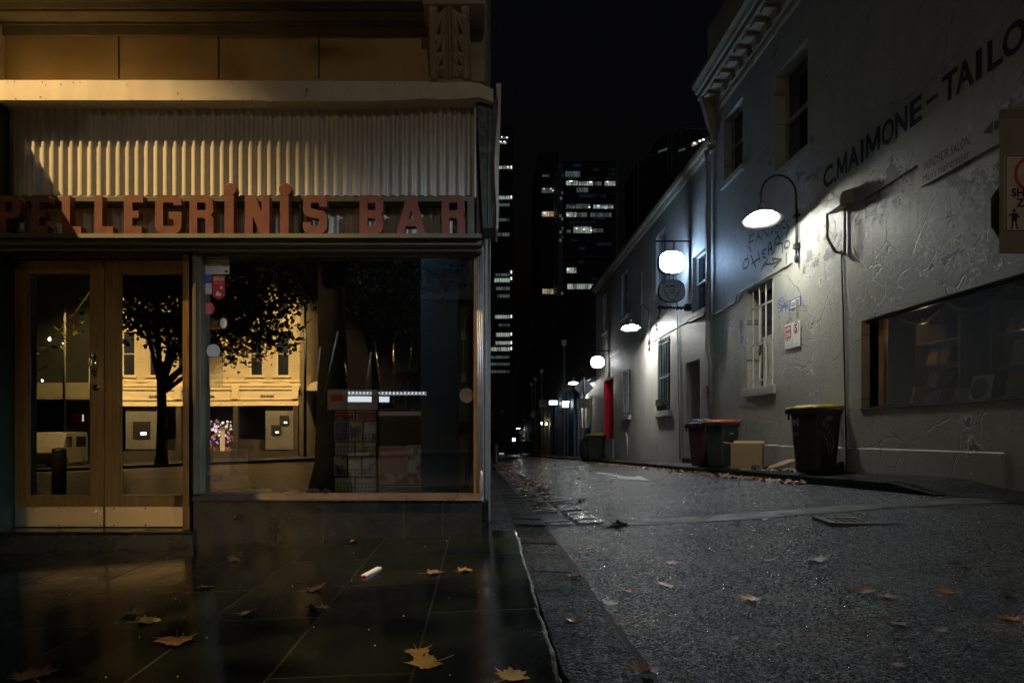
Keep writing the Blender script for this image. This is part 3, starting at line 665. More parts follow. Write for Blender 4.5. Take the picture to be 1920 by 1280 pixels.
# right hand end: timber strip, rounded steel corner, pipes beyond
m = MB(); m.box(px(888, Yg), px(893.5, Yg), Yg - .03, Yg + .06, pz(926, Yg), pz(472, Yg)); m.build('corner_post', M['wood'], win, bevel=0.003)
m = MB()
for u, r in ((896, .010), (900, .010), (904, .008)): m.tube([(px(u, Yg), Yg - .02, pz(926, Yg)), (px(u, Yg), Yg - .02, pz(470, Yg))], r, 10)
m.build('corner_trim', M['galv'], win, smooth=True)
m = MB().blob((px(903, Yg), Yg - .02, pz(905, Yg)), (.02, .02, .11), 12, 10); m.build('corner_guard', M['galv'], cafe, smooth=True)
g = MB(); g.quad(P(376, 927, Yg), P(889, 927, Yg), P(889, 476, Yg), P(376, 476, Yg)); g.build('pane', M['shopglass'], win)
# stickers on the glass
Yk = Yg - .004
def card(name, u0, v0, u1, v1, Y, mat, parent, th=.002, rot=0):
    m = MB(); m.box(px(u0, Y), px(u1, Y), Y - th, Y, pz(v1, Y), pz(v0, Y)); return m.build(name, mat, parent)
def cardtext(s, u0, u1, vb, h, Y, mat, parent, name='lettering', bold=0.0):
    me = text_mesh(s, h * Y / F, bold, width=(u1 - u0) * Y / F); return finish(me, name, mat, parent, at=face_mat((px(u0, Y), Y - .004, pz(vb, Y)), '-y'))
card('sticker', 380, 471, 427, 484, Yk, M['paper'], win); card('sticker', 379, 486, 430, 514, Yk, M['paper'], win)
cardtext("ESPRESSO BAR", 405, 424, 481.5, 3.2, Yk, M['black'], win, 'sticker_lettering'); cardtext("PELLEGRINI'S", 383, 403, 481.5, 3.2, Yk, M['black'], win, 'sticker_lettering')
m = MB()
for v, l in ((495, 20), (499, 26), (503, 28), (508, 22)): m.box(px(381, Yk), px(381 + l, Yk), Yk - .004, Yk - .003, pz(v + .6, Yk), pz(v, Yk))
for a, b in (((383, 486), (424, 498)), ((400, 486), (424, 498)), ((421, 488), (425, 498))): m.tube([P(*a, Yk - .004), P(*b, Yk - .004)], .0012, 4)
m.box(px(422, Yk), px(427, Yk), Yk - .004, Yk - .003, pz(511, Yk), pz(507, Yk))
m.build('sticker_lettering', M['black'], win)
card('sticker', 379, 515, 397, 551, Yk, M['paper'], win); card('sticker', 380, 516, 397, 531, Yk - .002, M['blueink'], win, .001)
ov = MB().lathe([(0, 0), (.028, 0), (.028, .001), (0, .001)], (0, 0, 0), 20); me = bpy.data.meshes.new('x'); me.from_pydata([(x, y*.55, z) for x, y, z in ov.v], [], ov.f)
finish(me, 'sticker_emblem', M['paper'], win, at=face_mat((px(389, Yk), Yk - .004, pz(523, Yk)), '-y'))
ov = MB().lathe([(0, 0), (.024, 0), (.024, .001), (0, .001)], (0, 0, 0), 20); me = bpy.data.meshes.new('x'); me.from_pydata([(x, y*.55, z) for x, y, z in ov.v], [], ov.f)
finish(me, 'sticker_emblem', M['blueink'], win, at=face_mat((px(389, Yk), Yk - .006, pz(523, Yk)), '-y'))
me = poly_solid([[(0, .03), (.05, 0), (.10, .03), (.10, .2), (.015, .2), (0, .19)]], .002, 'sticker'); finish(me, 'sticker', M['redsign'], win, at=face_mat((px(398.5, Yk), Yk, pz(562, Yk)), '-y'))
cardtext('2016', 401, 420, 526, 6.5, Yk, M['paper'], win, 'sticker_lettering', .002); cardtext('Top Choice', 402, 419, 532, 3, Yk, M['paper'], win, 'sticker_lettering')
m = MB(); m.blob(P(415, 539, Yk - .003), (.012, .002, .016), 8, 6); m.box(px(405, Yk), px(414, Yk), Yk - .004, Yk - .002, pz(555, Yk), pz(549, Yk)); m.blob(P(408, 548, Yk - .003), (.01, .002, .012), 8, 6); m.build('sticker_emblem', M['paper'], win)
for (u, v, r, mt) in ((390.5, 578, .053, 'redsign'), (400, 658, .056, 'paper')):
    dsk = MB().lathe([(0, 0), (r, 0), (r, .001), (0, .001)], (0, 0, 0), 24); me = bpy.data.meshes.new('x'); me.from_pydata(dsk.v, [], dsk.f); finish(me, 'sticker', M[mt], win, at=face_mat((px(u, Yk), Yk, pz(v, Yk)), '-y'))
m = MB(); 
for k in range(5):
    for q in range(4): m.box(px(382 + q*4.4, Yk), px(384.5 + q*4.4, Yk), Yk - .004, Yk - .003, pz(570 + k*4 + 1.6, Yk), pz(570 + k*4, Yk))
m.build('sticker_lettering', M['paper'], win)
card('sticker', 393, 596, 428, 618, Yk, M['plastic'], win); card('sticker', 388, 668, 417, 726, Yk, M['plastic'], win)
ov = MB().lathe([(0, 0), (.042, 0), (.042, .001), (0, .001)], (0, 0, 0), 20); me = bpy.data.meshes.new('x'); me.from_pydata([(x*.62, y, z) for x, y, z in ov.v], [], ov.f); finish(me, 'sticker_emblem', M['paper'], win, at=face_mat((px(419, Yk), Yk - .002, pz(606, Yk)), '-y'))
dsk = MB().lathe([(0, 0), (.06, 0), (.06, .001), (0, .001)], (0, 0, 0), 24); me = bpy.data.meshes.new('x'); me.from_pydata(dsk.v, [], dsk.f); finish(me, 'sticker', M['sill'], win, at=face_mat((px(875, Yk), Yk, pz(741, Yk)), '-y'))

# ---- double doors
Yd = 5.66
m = MB(); m.sweep([(Yd + .05, pz(987, Yd)), (5.43, pz(996.5, 5.43)), (5.43, pz(1000, 5.43)), (5.46, pz(1001.5, 5.43)), (5.46, -1.2), (Yd + .05, -1.2)][::-1], LX0, px(362, 5.46)); m.build('step', M['tile'], cafe, bevel=0.005)
m = MB(); m.box(LX0, px(355, Yd), Yd - .06, Yd + .1, pz(488, Yd), pz(462, Yd)); m.sweep([(Yd - .06, pz(487, Yd)), (Yd - .10, pz(480, Yd)), (Yd - .12, pz(470, Yd)), (Yd - .06, pz(464, Yd))][::-1], LX0, px(352, Yd)); m.build('door_header', M['wood'], cafe, bevel=0.004)
m = MB(); m.box(LX0, px(28, Yd), Yd - .28, Yd + .1, -1.1, pz(464, Yd)); m.build('recess_wall', M['green'], cafe)
def leaf_door(u0, u1, gl0, gl1, label, lock):
    d = MB(); z0, z1 = pz(986.5, Yd), pz(489, Yd)
    d.box(px(u0, Yd), px(gl0, Yd), Yd - .02, Yd + .03, z0, z1); d.box(px(gl1, Yd), px(u1, Yd), Yd - .02, Yd + .03, z0, z1)
    d.box(px(gl0, Yd), px(gl1, Yd), Yd - .018, Yd + .028, pz(515, Yd), z1); d.box(px(gl0, Yd), px(gl1, Yd), Yd - .018, Yd + .028, z0, pz(927, Yd))
    for (a, b) in ((gl0, gl0 + 3), (gl1 - 3, gl1)): d.box(px(a, Yd), px(b, Yd), Yd - .010, Yd + .02, pz(927, Yd), pz(515, Yd))
    dr = d.build('door', M['wood'], cafe, bevel=0.004); dr['label'] = label
    k = MB(); k.box(px(u0 + 2, Yd), px(u1 - 1.5, Yd), Yd - .024, Yd - .021, pz(986, Yd), pz(949, Yd)); k.build('kick_plate', M['steel'], dr, bevel=0.001)
    for uu in (lerp(u0, u1, .12), lerp(u0, u1, .5), u1 - 6 if lock else lerp(u0, u1, .5) + 1):
        for vv in (952, 983): s = MB().blob((px(uu, Yd), Yd - .025, pz(vv, Yd)), (.006, .004, .006), 8, 4); s.build('screw', M['iron'], dr)
    q = MB(); q.quad(P(gl0, 928, Yd), P(gl1, 928, Yd), P(gl1, 514, Yd), P(gl0, 514, Yd)); q.build('glass_panel', M['shopglass'], dr)
    if lock:
        h = MB(); uh = 181; h.box(px(uh-2.5, Yd), px(uh+2.5, Yd), Yd - .026, Yd - .02, pz(707, Yd), pz(663, Yd))
        h.tube([(px(uh, Yd), Yd - .02, pz(668, Yd)), (px(uh-1, Yd), Yd - .06, pz(672, Yd)), (px(uh-2, Yd), Yd - .07, pz(685, Yd)), (px(uh-1, Yd), Yd - .06, pz(698, Yd)), (px(uh, Yd), Yd - .02, pz(702, Yd))], [.008, .010, .013, .010, .008], 10); h.build('handle', M['brass'], dr, smooth=True)
        h = MB().lathe([(0, Yd - .036), (.014, Yd - .036), (.018, Yd - .030), (.026, Yd - .028), (.028, Yd - .02)], (px(183, Yd), 0, pz(727, Yd)), 20, 'y'); h.build('lock', M['brass'], dr, smooth=True)
leaf_door(30, 197.4, 54, 172, 'timber door leaf with the brass pull handle and lock', True)
leaf_door(198.4, 352, 226, 348, 'plain timber door leaf beside the window', False)
# ---- inside of the cafe
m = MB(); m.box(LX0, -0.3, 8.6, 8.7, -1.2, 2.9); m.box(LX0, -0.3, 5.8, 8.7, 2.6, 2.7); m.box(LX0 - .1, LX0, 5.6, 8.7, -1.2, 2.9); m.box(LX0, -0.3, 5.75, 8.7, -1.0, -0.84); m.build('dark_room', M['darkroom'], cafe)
m = MB(); m.box(px(378, 5.7), -0.28, 5.61, 6.15, pz(935, 5.6), pz(927, 5.6)); m.build('window_ledge', M['iron'], cafe)
Yi = 5.95
m = MB(); m.box(px(789, Yi), px(860, Yi), Yi, Yi + .3, pz(922, Yi), 2.6); m.build('tiled_column', M['bluetile'], cafe)
m = MB(); m.box(px(858, 6.1), 0.0, 6.15, 6.3, -0.6, 2.6); m.build('inner_wall', simple('dull_cream_wall', (.26,.24,.16), .15, 3, .7, bump=0, dirt=.3), cafe)
m = MB()
for v in (628, 708): m.box(px(864, 6.1), px(873, 6.1), 6.12, 6.15, pz(v + 8, 6.1), pz(v - 8, 6.1)); m.blob((px(868.5, 6.1), 6.115, pz(v, 6.1)), (.008, .006, .008), 8, 5)
m.tube([P(869, 636, 6.12), P(869, 700, 6.12)], .006, 6); m.tube([P(862, 480, 6.1), P(876, 520, 6.1), P(884, 580, 6.12), P(872, 600, 6.1), P(870, 622, 6.1)], .005, 6)
m.build('wall_socket', M['white'], cafe)
m = MB(); m.tube([P(788, 500, 5.93), P(812, 515, 5.93), P(835, 512, 5.93), P(862, 490, 5.93)], .005, 6); m.build('cable', M['black'], cafe)
m = MB(); m.box(px(706, 6.0), px(789, 6.0), 6.0, 6.3, pz(779, 6.0), pz(771, 6.0)); m.build('shelf', M['white'], cafe)
# clear panel hanging in the window
pn = MB(); pn.box(px(740, 5.72), px(784, 5.72), 5.72, 5.726, pz(697, 5.72), pz(483, 5.72)); tag(pn.build('plastic_sheet', M['plastic']), 'tall clear plastic sheet hanging beside the blue column', 'plastic sheet')
# wire postcard rack and what it holds
rack = thing('postcard_rack', 'black wire postcard rack with a printed header card inside the window', 'rack', (px(660, Yi), Yi, pz(922, Yi)), world=True)
m = MB()
for u in (624, 707): m.tube([P(u, 924, Yi + .03), P(u, 732, Yi + .03)], .008, 6)
for u in (666,): m.tube([P(u, 924, Yi + .03), P(u, 770, Yi + .03)], .004, 6)
for v in (788, 828, 852, 894, 920):
    for dv in (0, -7, -14): m.tube([P(625, v + dv, Yi - .04), P(706, v + dv, Yi - .04)], .0022, 5)
    for k in range(13): uu = 626 + k * 6.6; m.tube([P(uu, v - 15, Yi - .04), P(uu, v, Yi - .04), P(uu, v, Yi + .03)], .0018, 4)
m.build('wire_frame', M['iron'], rack)
hc = card('header_card', 614, 730, 708, 768, Yi - .02, M['galv'], rack)
cardtext('AVANT CARD', 617, 655, 737.5, 5, Yi - .026, M['white'], hc, 'lettering')
m = MB(); m.box(px(622, Yi), px(644, Yi), Yi - .028, Yi - .024, pz(752, Yi), pz(741, Yi)); m.build('printed_band', M['redsign'], hc)
def pic(name, u0, v0, u1, v1, Y, c1, c2, label, cat, seed, group=None):
    """a small print: two-colour picture on a white card"""
    c1, c2 = [tuple(min(.8, x * 1.9) for x in c) for c in (c1, c2)]
    nm = 'print_' + cat.replace(' ', '_') + str(seed)
    t = NT(nm); n = t.noise(9 + seed % 5, 4, 0.6, t.mapped((1, 1, 1), (seed, 0, seed*2))); c = t.ramp(n, [(0.42, c1), (0.52, c2)]); t.bsdf(c, 0.5)
    b = MB(); b.box(px(u0, Y), px(u1, Y), Y, Y + .004, pz(v1, Y), pz(v0, Y)); o = b.build(name, M['paper']); tag(o, label, cat, group)
    q = MB(); q.box(px(u0 + 1.5, Y), px(u1 - 1.5, Y), Y - .0015, Y - .0003, pz(v1 - 2, Y), pz(v0 + 2, Y)); q.build('picture', t.m, o); return o
gp = 'postcards in the wire rack'
for k, (u0, v0, u1, v1, c1, c2, lb) in enumerate([
    (629, 770, 664, 788, (.04,.035,.03), (.45,.12,.06), 'postcard with dark figures and a red block, top row of the rack'),
    (668, 770, 705, 788, (.05,.04,.04), (.45,.06,.10), 'crimson and black postcard, top row of the rack'),
    (627, 789, 653, 828, (.10,.08,.16), (.14,.11,.20), 'plain dull purple postcard in the rack'),
    (655, 789, 679, 827, (.50,.40,.03), (.05,.06,.12), 'yellow and navy postcard in the rack'),
    (682, 790, 706, 828, (.50,.46,.38), (.30,.08,.05), 'cream postcard with two small dancing figures in the rack'),
    (628, 829, 664, 854, (.30,.22,.30), (.38,.30,.36), 'pale mauve postcard in the rack'),
    (667, 829, 705, 854, (.10,.12,.06), (.48,.40,.20), 'olive and yellow landscape postcard in the rack'),
    (626, 855, 650, 891, (.03,.03,.02), (.35,.32,.20), 'white bordered postcard of a dark face in the rack'),
    (653, 856, 677, 893, (.28,.28,.20), (.45,.42,.34), 'sketchy beige postcard in the rack'),
    (679, 856, 705, 893, (.12,.16,.20), (.45,.48,.50), 'grey blue postcard with white marks in the rack'),
    (628, 895, 664, 921, (.25,.36,.36), (.50,.38,.06), 'aqua postcard with a yellow figure, bottom row of the rack'),
    (668, 896, 705, 921, (.16,.20,.16), (.46,.44,.38), 'grey green postcard with white border, bottom row of the rack')]):
    pic('postcard', u0, v0, u1, v1, Yi - .01 + .004 * (k % 3), c1, c2, lb, 'postcard', k + 1, gp)
pic('poster', 709, 836, 764, 890, Yi + .02, (.30,.15,.14), (.36,.19,.17), 'salmon pink notice standing beside the postcard rack', 'poster', 31)
pic('leaflet', 764, 834, 789, 886, Yi + .01, (.42,.40,.38), (.10,.09,.10), 'narrow grey leaflet with a dark portrait against the blue column', 'leaflet', 32)
pic('paper_stack', 711, 886, 789, 908, Yi + .0, (.40,.34,.32), (.22,.07,.07), 'pile of pinkish papers under the salmon notice', 'papers', 33)
pic('paper_stack', 711, 910, 789, 922, Yi - .01, (.06,.07,.09), (.14,.14,.16), 'dark papers lying lowest beside the postcard rack', 'papers', 34)
pic('newspaper', 400, 838, 431, 893, Yi - .05, (.30,.28,.25), (.36,.34,.31), 'pale newspaper leaning in the left corner of the cafe window', 'newspaper', 35)
pic('newspaper', 431, 841, 464, 899, Yi - .02, (.20,.21,.23), (.12,.13,.16), 'blue grey newspaper leaning behind the pale one', 'newspaper', 36)
pic('magazine', 418, 891, 466, 902, Yi - .08, (.36,.31,.24), (.30,.27,.22), 'buff magazine lying at the foot of the newspapers', 'magazine', 37)
pic('magazine', 376, 866, 399, 890, Yi - .06, (.20,.22,.26), (.10,.10,.11), 'small grey magazine in the left corner of the cafe window', 'magazine', 38)
pic('magazine', 392, 903, 470, 915, Yi - .10, (.28,.16,.13), (.20,.20,.22), 'reddish magazine spread flat under the newspapers', 'magazine', 39)
m = MB()
for (u0, u1, s) in ((460, 512, 1), (530, 562, 0), (566, 600, 1), (602, 622, 0)):
    m.add([P(u0, 921 - 2*s, 5.75), P(u1, 923, 5.70), P(u1 - 4, 917 - 2*s, 5.80), P(u0 + 8, 915, 5.84)], [(0,1,2,3)])
tag(m.build('loose_paper', M['paper']), 'loose sheets lying on the cafe window ledge', 'papers')
# brooms / rods leaning behind the rack
bg = 'thin rods standing behind the postcard rack'
for (a, b, lb) in (((591, 745), (600, 650), 'thin dark rod leaning farthest left behind the rack'), ((603, 760), (634, 620), 'thin pale rod leaning right, next to the dark trunk'), ((654, 748), (646, 670), 'short gold rod behind the rack header'), ((684, 745), (696, 660), 'silver rod leaning right above the rack header'),
                   ((717, 760), (703, 640), 'long gold rod leaning left beside the rack'), ((738, 760), (738, 628), 'upright grey rod between the gold rods'), ((760, 757), (775, 620), 'gold rod leaning right below the plastic sheet')):
    m = MB(); m.tube([P(*a, 6.2), P(*b, 6.2)], .011, 8); tag(m.build('rod', M['brass'] if 'gold' in lb else M['galv'], smooth=True), lb, 'rod', bg)
m = MB().lathe([(0, 0), (.03, 0), (.032, .06), (.018, .09), (.010, .11), (.010, .13), (0, .13)], P(777, 772, 6.05), 14); tag(m.build('bottle', M['plastic'], smooth=True), 'small clear bottle on the shelf beside the blue column', 'bottle')
for k, (u, lb) in enumerate(((879, 'thin dark book leaning against the inner corner of the window'), (884, 'second thin book leaning in the inner corner'), (889, 'pale thin book leaning nearest the corner post'))):
    m = MB(); m.hexa([P(u - 10, 915, 5.75 + .02*k), P(u - 6, 915, 5.75 + .02*k), P(u - 6, 915, 5.95), P(u - 10, 915, 5.95)], [P(u - 1, 848 + 5*k, 5.75 + .02*k), P(u + 2, 848 + 5*k, 5.75 + .02*k), P(u + 2, 848 + 5*k, 5.95), P(u - 1, 848 + 5*k, 5.95)]); tag(m.build('book', M['navy'] if k < 2 else M['paper']), lb, 'book')
# pipes on the lane side of the cafe
m = MB()
for (x, y, r) in ((0.05, 5.95, .018), (0.07, 6.6, .035), (0.06, 7.6, .02)): m.tube([(x, y, -0.85), (x, y, 4.5)], r, 10)
m.tube([(0.06, 6.0, 2.1), (0.10, 6.0, 1.9), (0.05, 6.1, 1.7)], .012, 8); m.build('downpipe', M['pipe'], cafe, smooth=True)
m = MB(); m.box(.03, .10, 6.9, 7.2, 1.25, 1.6); m.box(.03, .11, 8.8, 9.2, 1.0, 1.7); m.box(.03, .08, 10, 10.5, -.4, 2.6); m.build('meter_box', M['brown'], cafe, bevel=.01)
m = MB(); m.box(0.0, 0.07, 5.56, 5.8, -1.1, pz(942, Yw)); m.build('corner_base', M['kerb'], cafe)
# =====================================================================
# EAST SIDE: tailor building, pub building, the buildings further down
# =====================================================================
tailor = thing('tailor_building', 'tall peeling painted building with black painted tailor lettering and a heavy cornice', 'building', (XW, 8, -0.6), world=True)
def hole(u0, v0t, v0b, u1):     # hole on the east wall from pixels: far edge u0 (top, bottom) and near edge u1
    ya, zt = W(u0, v0t); _, zb = W(u0, v0b); return (wy(u1), ya, zb, zt)
H_book = (4.4, 9.67, 0.37, 1.61, 0.12)
H_bar = (12.57, 13.80, 0.925, 2.90, 0.26)
H_A = (14.04, 15.1, 5.56, 6.96, 0.22); H_B = (11.25, 12.5, 4.76, 6.55, 0.24)
YE = 15.72
m = MB(); m.wall('x', XW, 2.6, YE, -1.3, 9.4, [H_book, H_bar, H_A, H_B], 0.25)
m.quad((XW, YE, -1.3), (XW+6, YE, -1.3), (XW+6, YE, 9.4), (XW, YE, 9.4)); m.quad((XW, 2.6, -1.3), (XW+6, 2.6, -1.3), (XW+6, 2.6, 9.4), (XW, 2.6, 9.4)); m.quad((XW, 2.6, 9.4), (XW+6, 2.6, 9.4), (XW+6, YE, 9.4), (XW, YE, 9.4))
m.build('wall', M['tailorwall'], tailor)
# plinth
m = MB()
for (a, b) in ((7.02, 10.7), (10.9, 12.3), (12.32, 15.6)): m.hexa([(XW-.028, a, -1.4), (XW+.02, a, -1.4), (XW+.02, b, -1.4), (XW-.028, b, -1.4)], [(XW-.018, a, -.19), (XW+.02, a, -.165), (XW+.02, b, -.165 - .02*(b > 12)), (XW-.018, b, -.2)])
m.build('plinth', M['tailorwall'], tailor, bevel=0.012)
# cornice: bottom fillet, dentils, overhanging crown
m = MB()
X = XW
prof = [(X+.1, 7.30), (X-.03, 7.30), (X-.05, 7.36), (X-.03, 7.38), (X-.03, 7.46), (X-.06, 7.48), (X-.06, 7.50), (X+.1, 7.50)]
m.sweepy(prof, 2.3, YE)
prof = [(X+.1, 7.72), (X-.10, 7.72), (X-.36, 7.74), (X-.36, 7.86), (X-.40, 7.88), (X-.43, 7.95), (X-.50, 8.02), (X-.50, 8.10), (X-.20, 8.2), (X-.12, 8.25), (X-.12, 9.4), (X+.1, 9.4)]
m.sweepy(prof, 2.3, YE + .12); m.build('cornice', M['stucco'], tailor)
y = 3.0
while y < YE - .2: m = MB(); m.box(X-.10, X+.02, y, y + .2, 7.74, 7.50); m.box(X-.30, X-.1, y, y + .2, 7.66, 7.76); m.build('dentil', M['stucco'], tailor, bevel=0.008); y += 0.44
m = MB(); m.hexa([(X-.06, YE-.12, 6.7), (X+.05, YE-.12, 6.7), (X+.05, YE+.06, 6.7), (X-.06, YE+.06, 6.7)], [(X-.34, YE-.12, 7.74), (X+.05, YE-.12, 7.74), (X+.05, YE+.06, 7.74), (X-.34, YE+.06, 7.74)]); m.build('end_bracket', M['stucco'], tailor, bevel=.01)
# upper sash windows with hood and sill
def sash(name, h, parent, mat_f, depth, hood=True, label=None, midw=None):
    y0, y1, z0, z1 = h[:4]; xf = XW + depth
    f = MB(); t = .055; zm = (z0 + z1) / 2
    f.box(xf-.03, xf+.02, y0, y0+t, z0, z1); f.box(xf-.03, xf+.02, y1-t, y1, z0, z1); f.box(xf-.03, xf+.02, y0+t, y1-t, z1-t, z1); f.box(xf-.03, xf+.02, y0+t, y1-t, z0, z0+t)
    f.box(xf-.045, xf+.01, y0+t, y1-t, zm-.025, zm+.03); f.box(xf-.015, xf+.02, y0+t, y0+t+.05, z0+t, z1-t); f.box(xf-.015, xf+.02, y1-t-.05, y1-t, z0+t, z1-t)
    o = f.build(name, mat_f, parent, bevel=.004)
    q = MB(); q.quad((xf+.005, y0+t, z0+t), (xf+.005, y1-t, z0+t), (xf+.005, y1-t, z1-t), (xf+.005, y0+t, z1-t)); q.build('pane', M['glassdark'], o)
    s = MB(); s.hexa([(XW-.06, y0-.1, z0-.13), (XW+depth, y0-.1, z0-.13), (XW+depth, y1+.1, z0-.13), (XW-.06, y1+.1, z0-.13)], [(XW-.07, y0-.1, z0-.02), (XW+depth, y0-.1, z0+.005), (XW+depth, y1+.1, z0+.005), (XW-.07, y1+.1, z0-.02)]); s.build('sill', M['pubwall'], o, bevel=.01)
    return o
sash('upper_window', H_A, tailor, M['pipe'], 0.20); sash('upper_window', H_B, tailor, M['pipe'], 0.22)
# barred window
def barred(h, parent, xb, barm, bars, rails, r=.011, inner=True, planter=False, spikes=False, framem=None):
    y0, y1, z0, z1 = h[:4]; d = h[4]
    fr = MB(); t = .05; xf = XW + d - .02
    fr.box(xf, xf+.05, y0, y0+t, z0, z1); fr.box(xf, xf+.05, y1-t, y1, z0, z1); fr.box(xf, xf+.05, y0+t, y1-t, z1-t, z1); fr.box(xf, xf+.05, y0+t, y1-t, z0, z0+t); fr.box(xf, xf+.05, y0+t, y1-t, (z0+z1)/2-.03, (z0+z1)/2+.03)
    o = fr.build('barred_window', framem or M['barpaint'], parent, bevel=.003)
    q = MB(); q.quad((xf+.03, y0, z0), (xf+.03, y1, z0), (xf+.03, y1, z1), (xf+.03, y0, z1)); q.build('pane', M['glassdark'], o)
    g = MB()
    for k in range(bars): yy = lerp(y0, y1, (k + .5) / bars); g.tube([(xb, yy, z0 + .01), (xb, yy, z1 - .01)], r, 6)
    for tz in rails: zz = lerp(z0, z1, tz); g.box(xb-.012, xb-.004, y0 - .02, y1 + .02, zz-.018, zz+.018)
    g.build('bars', barm, o)
    s = MB(); s.box(XW-.06, XW+d, y0-.12, y1+.12, z0-.17, z0-.005); s.build('sill', M['pubwall'], o, bevel=.01); return o
bw = barred(H_bar, tailor, XW + .06, M['barpaint'], 4, (.07, .43, .80), .014)
m = MB(); m.box(XW+.2, XW+.215, 12.65, 13.5, .95, 1.9); m.build('blind', M['barpaint'], bw)
m = MB(); m.tube([(XW+.04, 13.25, 1.74), (XW+.04, 13.25, 1.62), (XW+.05, 13.3, 1.55)], .02, 6); m.build('padlock', M['iron'], bw)
# bookshop window
bk = MB(); xf = XW + .09; y0, y1, z0, z1 = H_book[:4]
bk.box(xf-.02, xf+.04, y0, y1, z0, z0+.03); bk.box(xf-.02, xf+.04, y0, y1, z1-.035, z1); bk.box(xf-.015, xf+.04, y0, y0+.04, z0, z1)
bko = bk.build('shop_window', M['iron'], tailor, bevel=.003)
m = MB(); m.box(xf-.02, xf+.04, y1 - .42, y1 - .30, z0+.03, z1-.035); m.build('frame', M['wood'], bko, bevel=.003)
m = MB(); m.box(XW-.02, xf-.02, y0, y1, z0-.02, z0+.006); m.build('sill', M['sill'], bko, bevel=.004)
m = MB(); m.quad((xf, y0, z0+.03), (xf, y1-.3, z0+.03), (xf, y1-.3, z1-.03), (xf, y0, z1-.03)); m.build('pane', M['bookglass'], bko)
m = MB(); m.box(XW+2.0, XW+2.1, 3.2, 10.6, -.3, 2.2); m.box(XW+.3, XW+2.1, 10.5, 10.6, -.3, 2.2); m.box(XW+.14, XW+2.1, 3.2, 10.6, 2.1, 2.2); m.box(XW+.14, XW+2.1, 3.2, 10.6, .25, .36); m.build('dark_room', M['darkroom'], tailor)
# shelves and books
shelves = thing('bookshelves', 'dark wooden bookshelves standing inside the bookshop window', 'shelves', (XW+.9, 7, .36), world=True)
m = MB()
for z in (.80, 1.20): m.box(XW+.75, XW+1.2, 4.4, 8.2, z-.02, z)
m.box(XW+.75, XW+1.2, 8.2, 8.24, .36, 1.62)
m.build('shelf', M['wood'], shelves)
m = MB()
for z in (.62, .92, 1.22): m.box(XW+.55, XW+.95, 8.5, 9.3, z-.02, z)
m.box(XW+.55, XW+.95, 8.46, 8.5, .36, 1.5); m.box(XW+.55, XW+.95, 9.3, 9.34, .36, 1.5)
m.build('side_case', M['brown'], shelves)
def cmat(name, c, c2=None, seed=0):
    t = NT(name); n = t.noise(11, 3, 0.5, t.mapped((1,1,1), (seed, seed, 0))); t.bsdf(t.ramp(n, [(0.45, c), (0.55, c2 or tuple(x*.8 for x in c))]), 0.5); return t.m
def book(y, w, z, h, x, c, c2, label, lean=.06, th=.03):
    bm_ = MB(); 
    bm_.hexa([(x, y, z), (x+th, y, z), (x+th, y+w, z), (x, y+w, z)], [(x+lean, y, z+h), (x+th+lean, y, z+h), (x+th+lean, y+w, z+h), (x+lean, y+w, z+h)])
    return tag(bm_.build('book', cmat('book_cover', c, c2, y), bevel=.003), label, 'book', 'books behind the bookshop window')
wb = book(7.65, .30, .37, .31, XW+.28, (.42,.40,.36), (.42,.40,.36), 'white square book with a dark round emblem on the window floor')
m = MB().lathe([(.0, 0), (.125, 0), (.125, .002), (0, .002)], (0,0,0), 28); me = bpy.data.meshes.new('emblem'); me.from_pydata(m.v, [], m.f)
finish(me, 'emblem', cmat('emblem_print', (.04,.05,.10), (.10,.09,.08)), wb, at=face_mat((XW+.303, 7.80, .53), '-x') @ Matrix.Rotation(math.radians(-11), 4, 'X'))
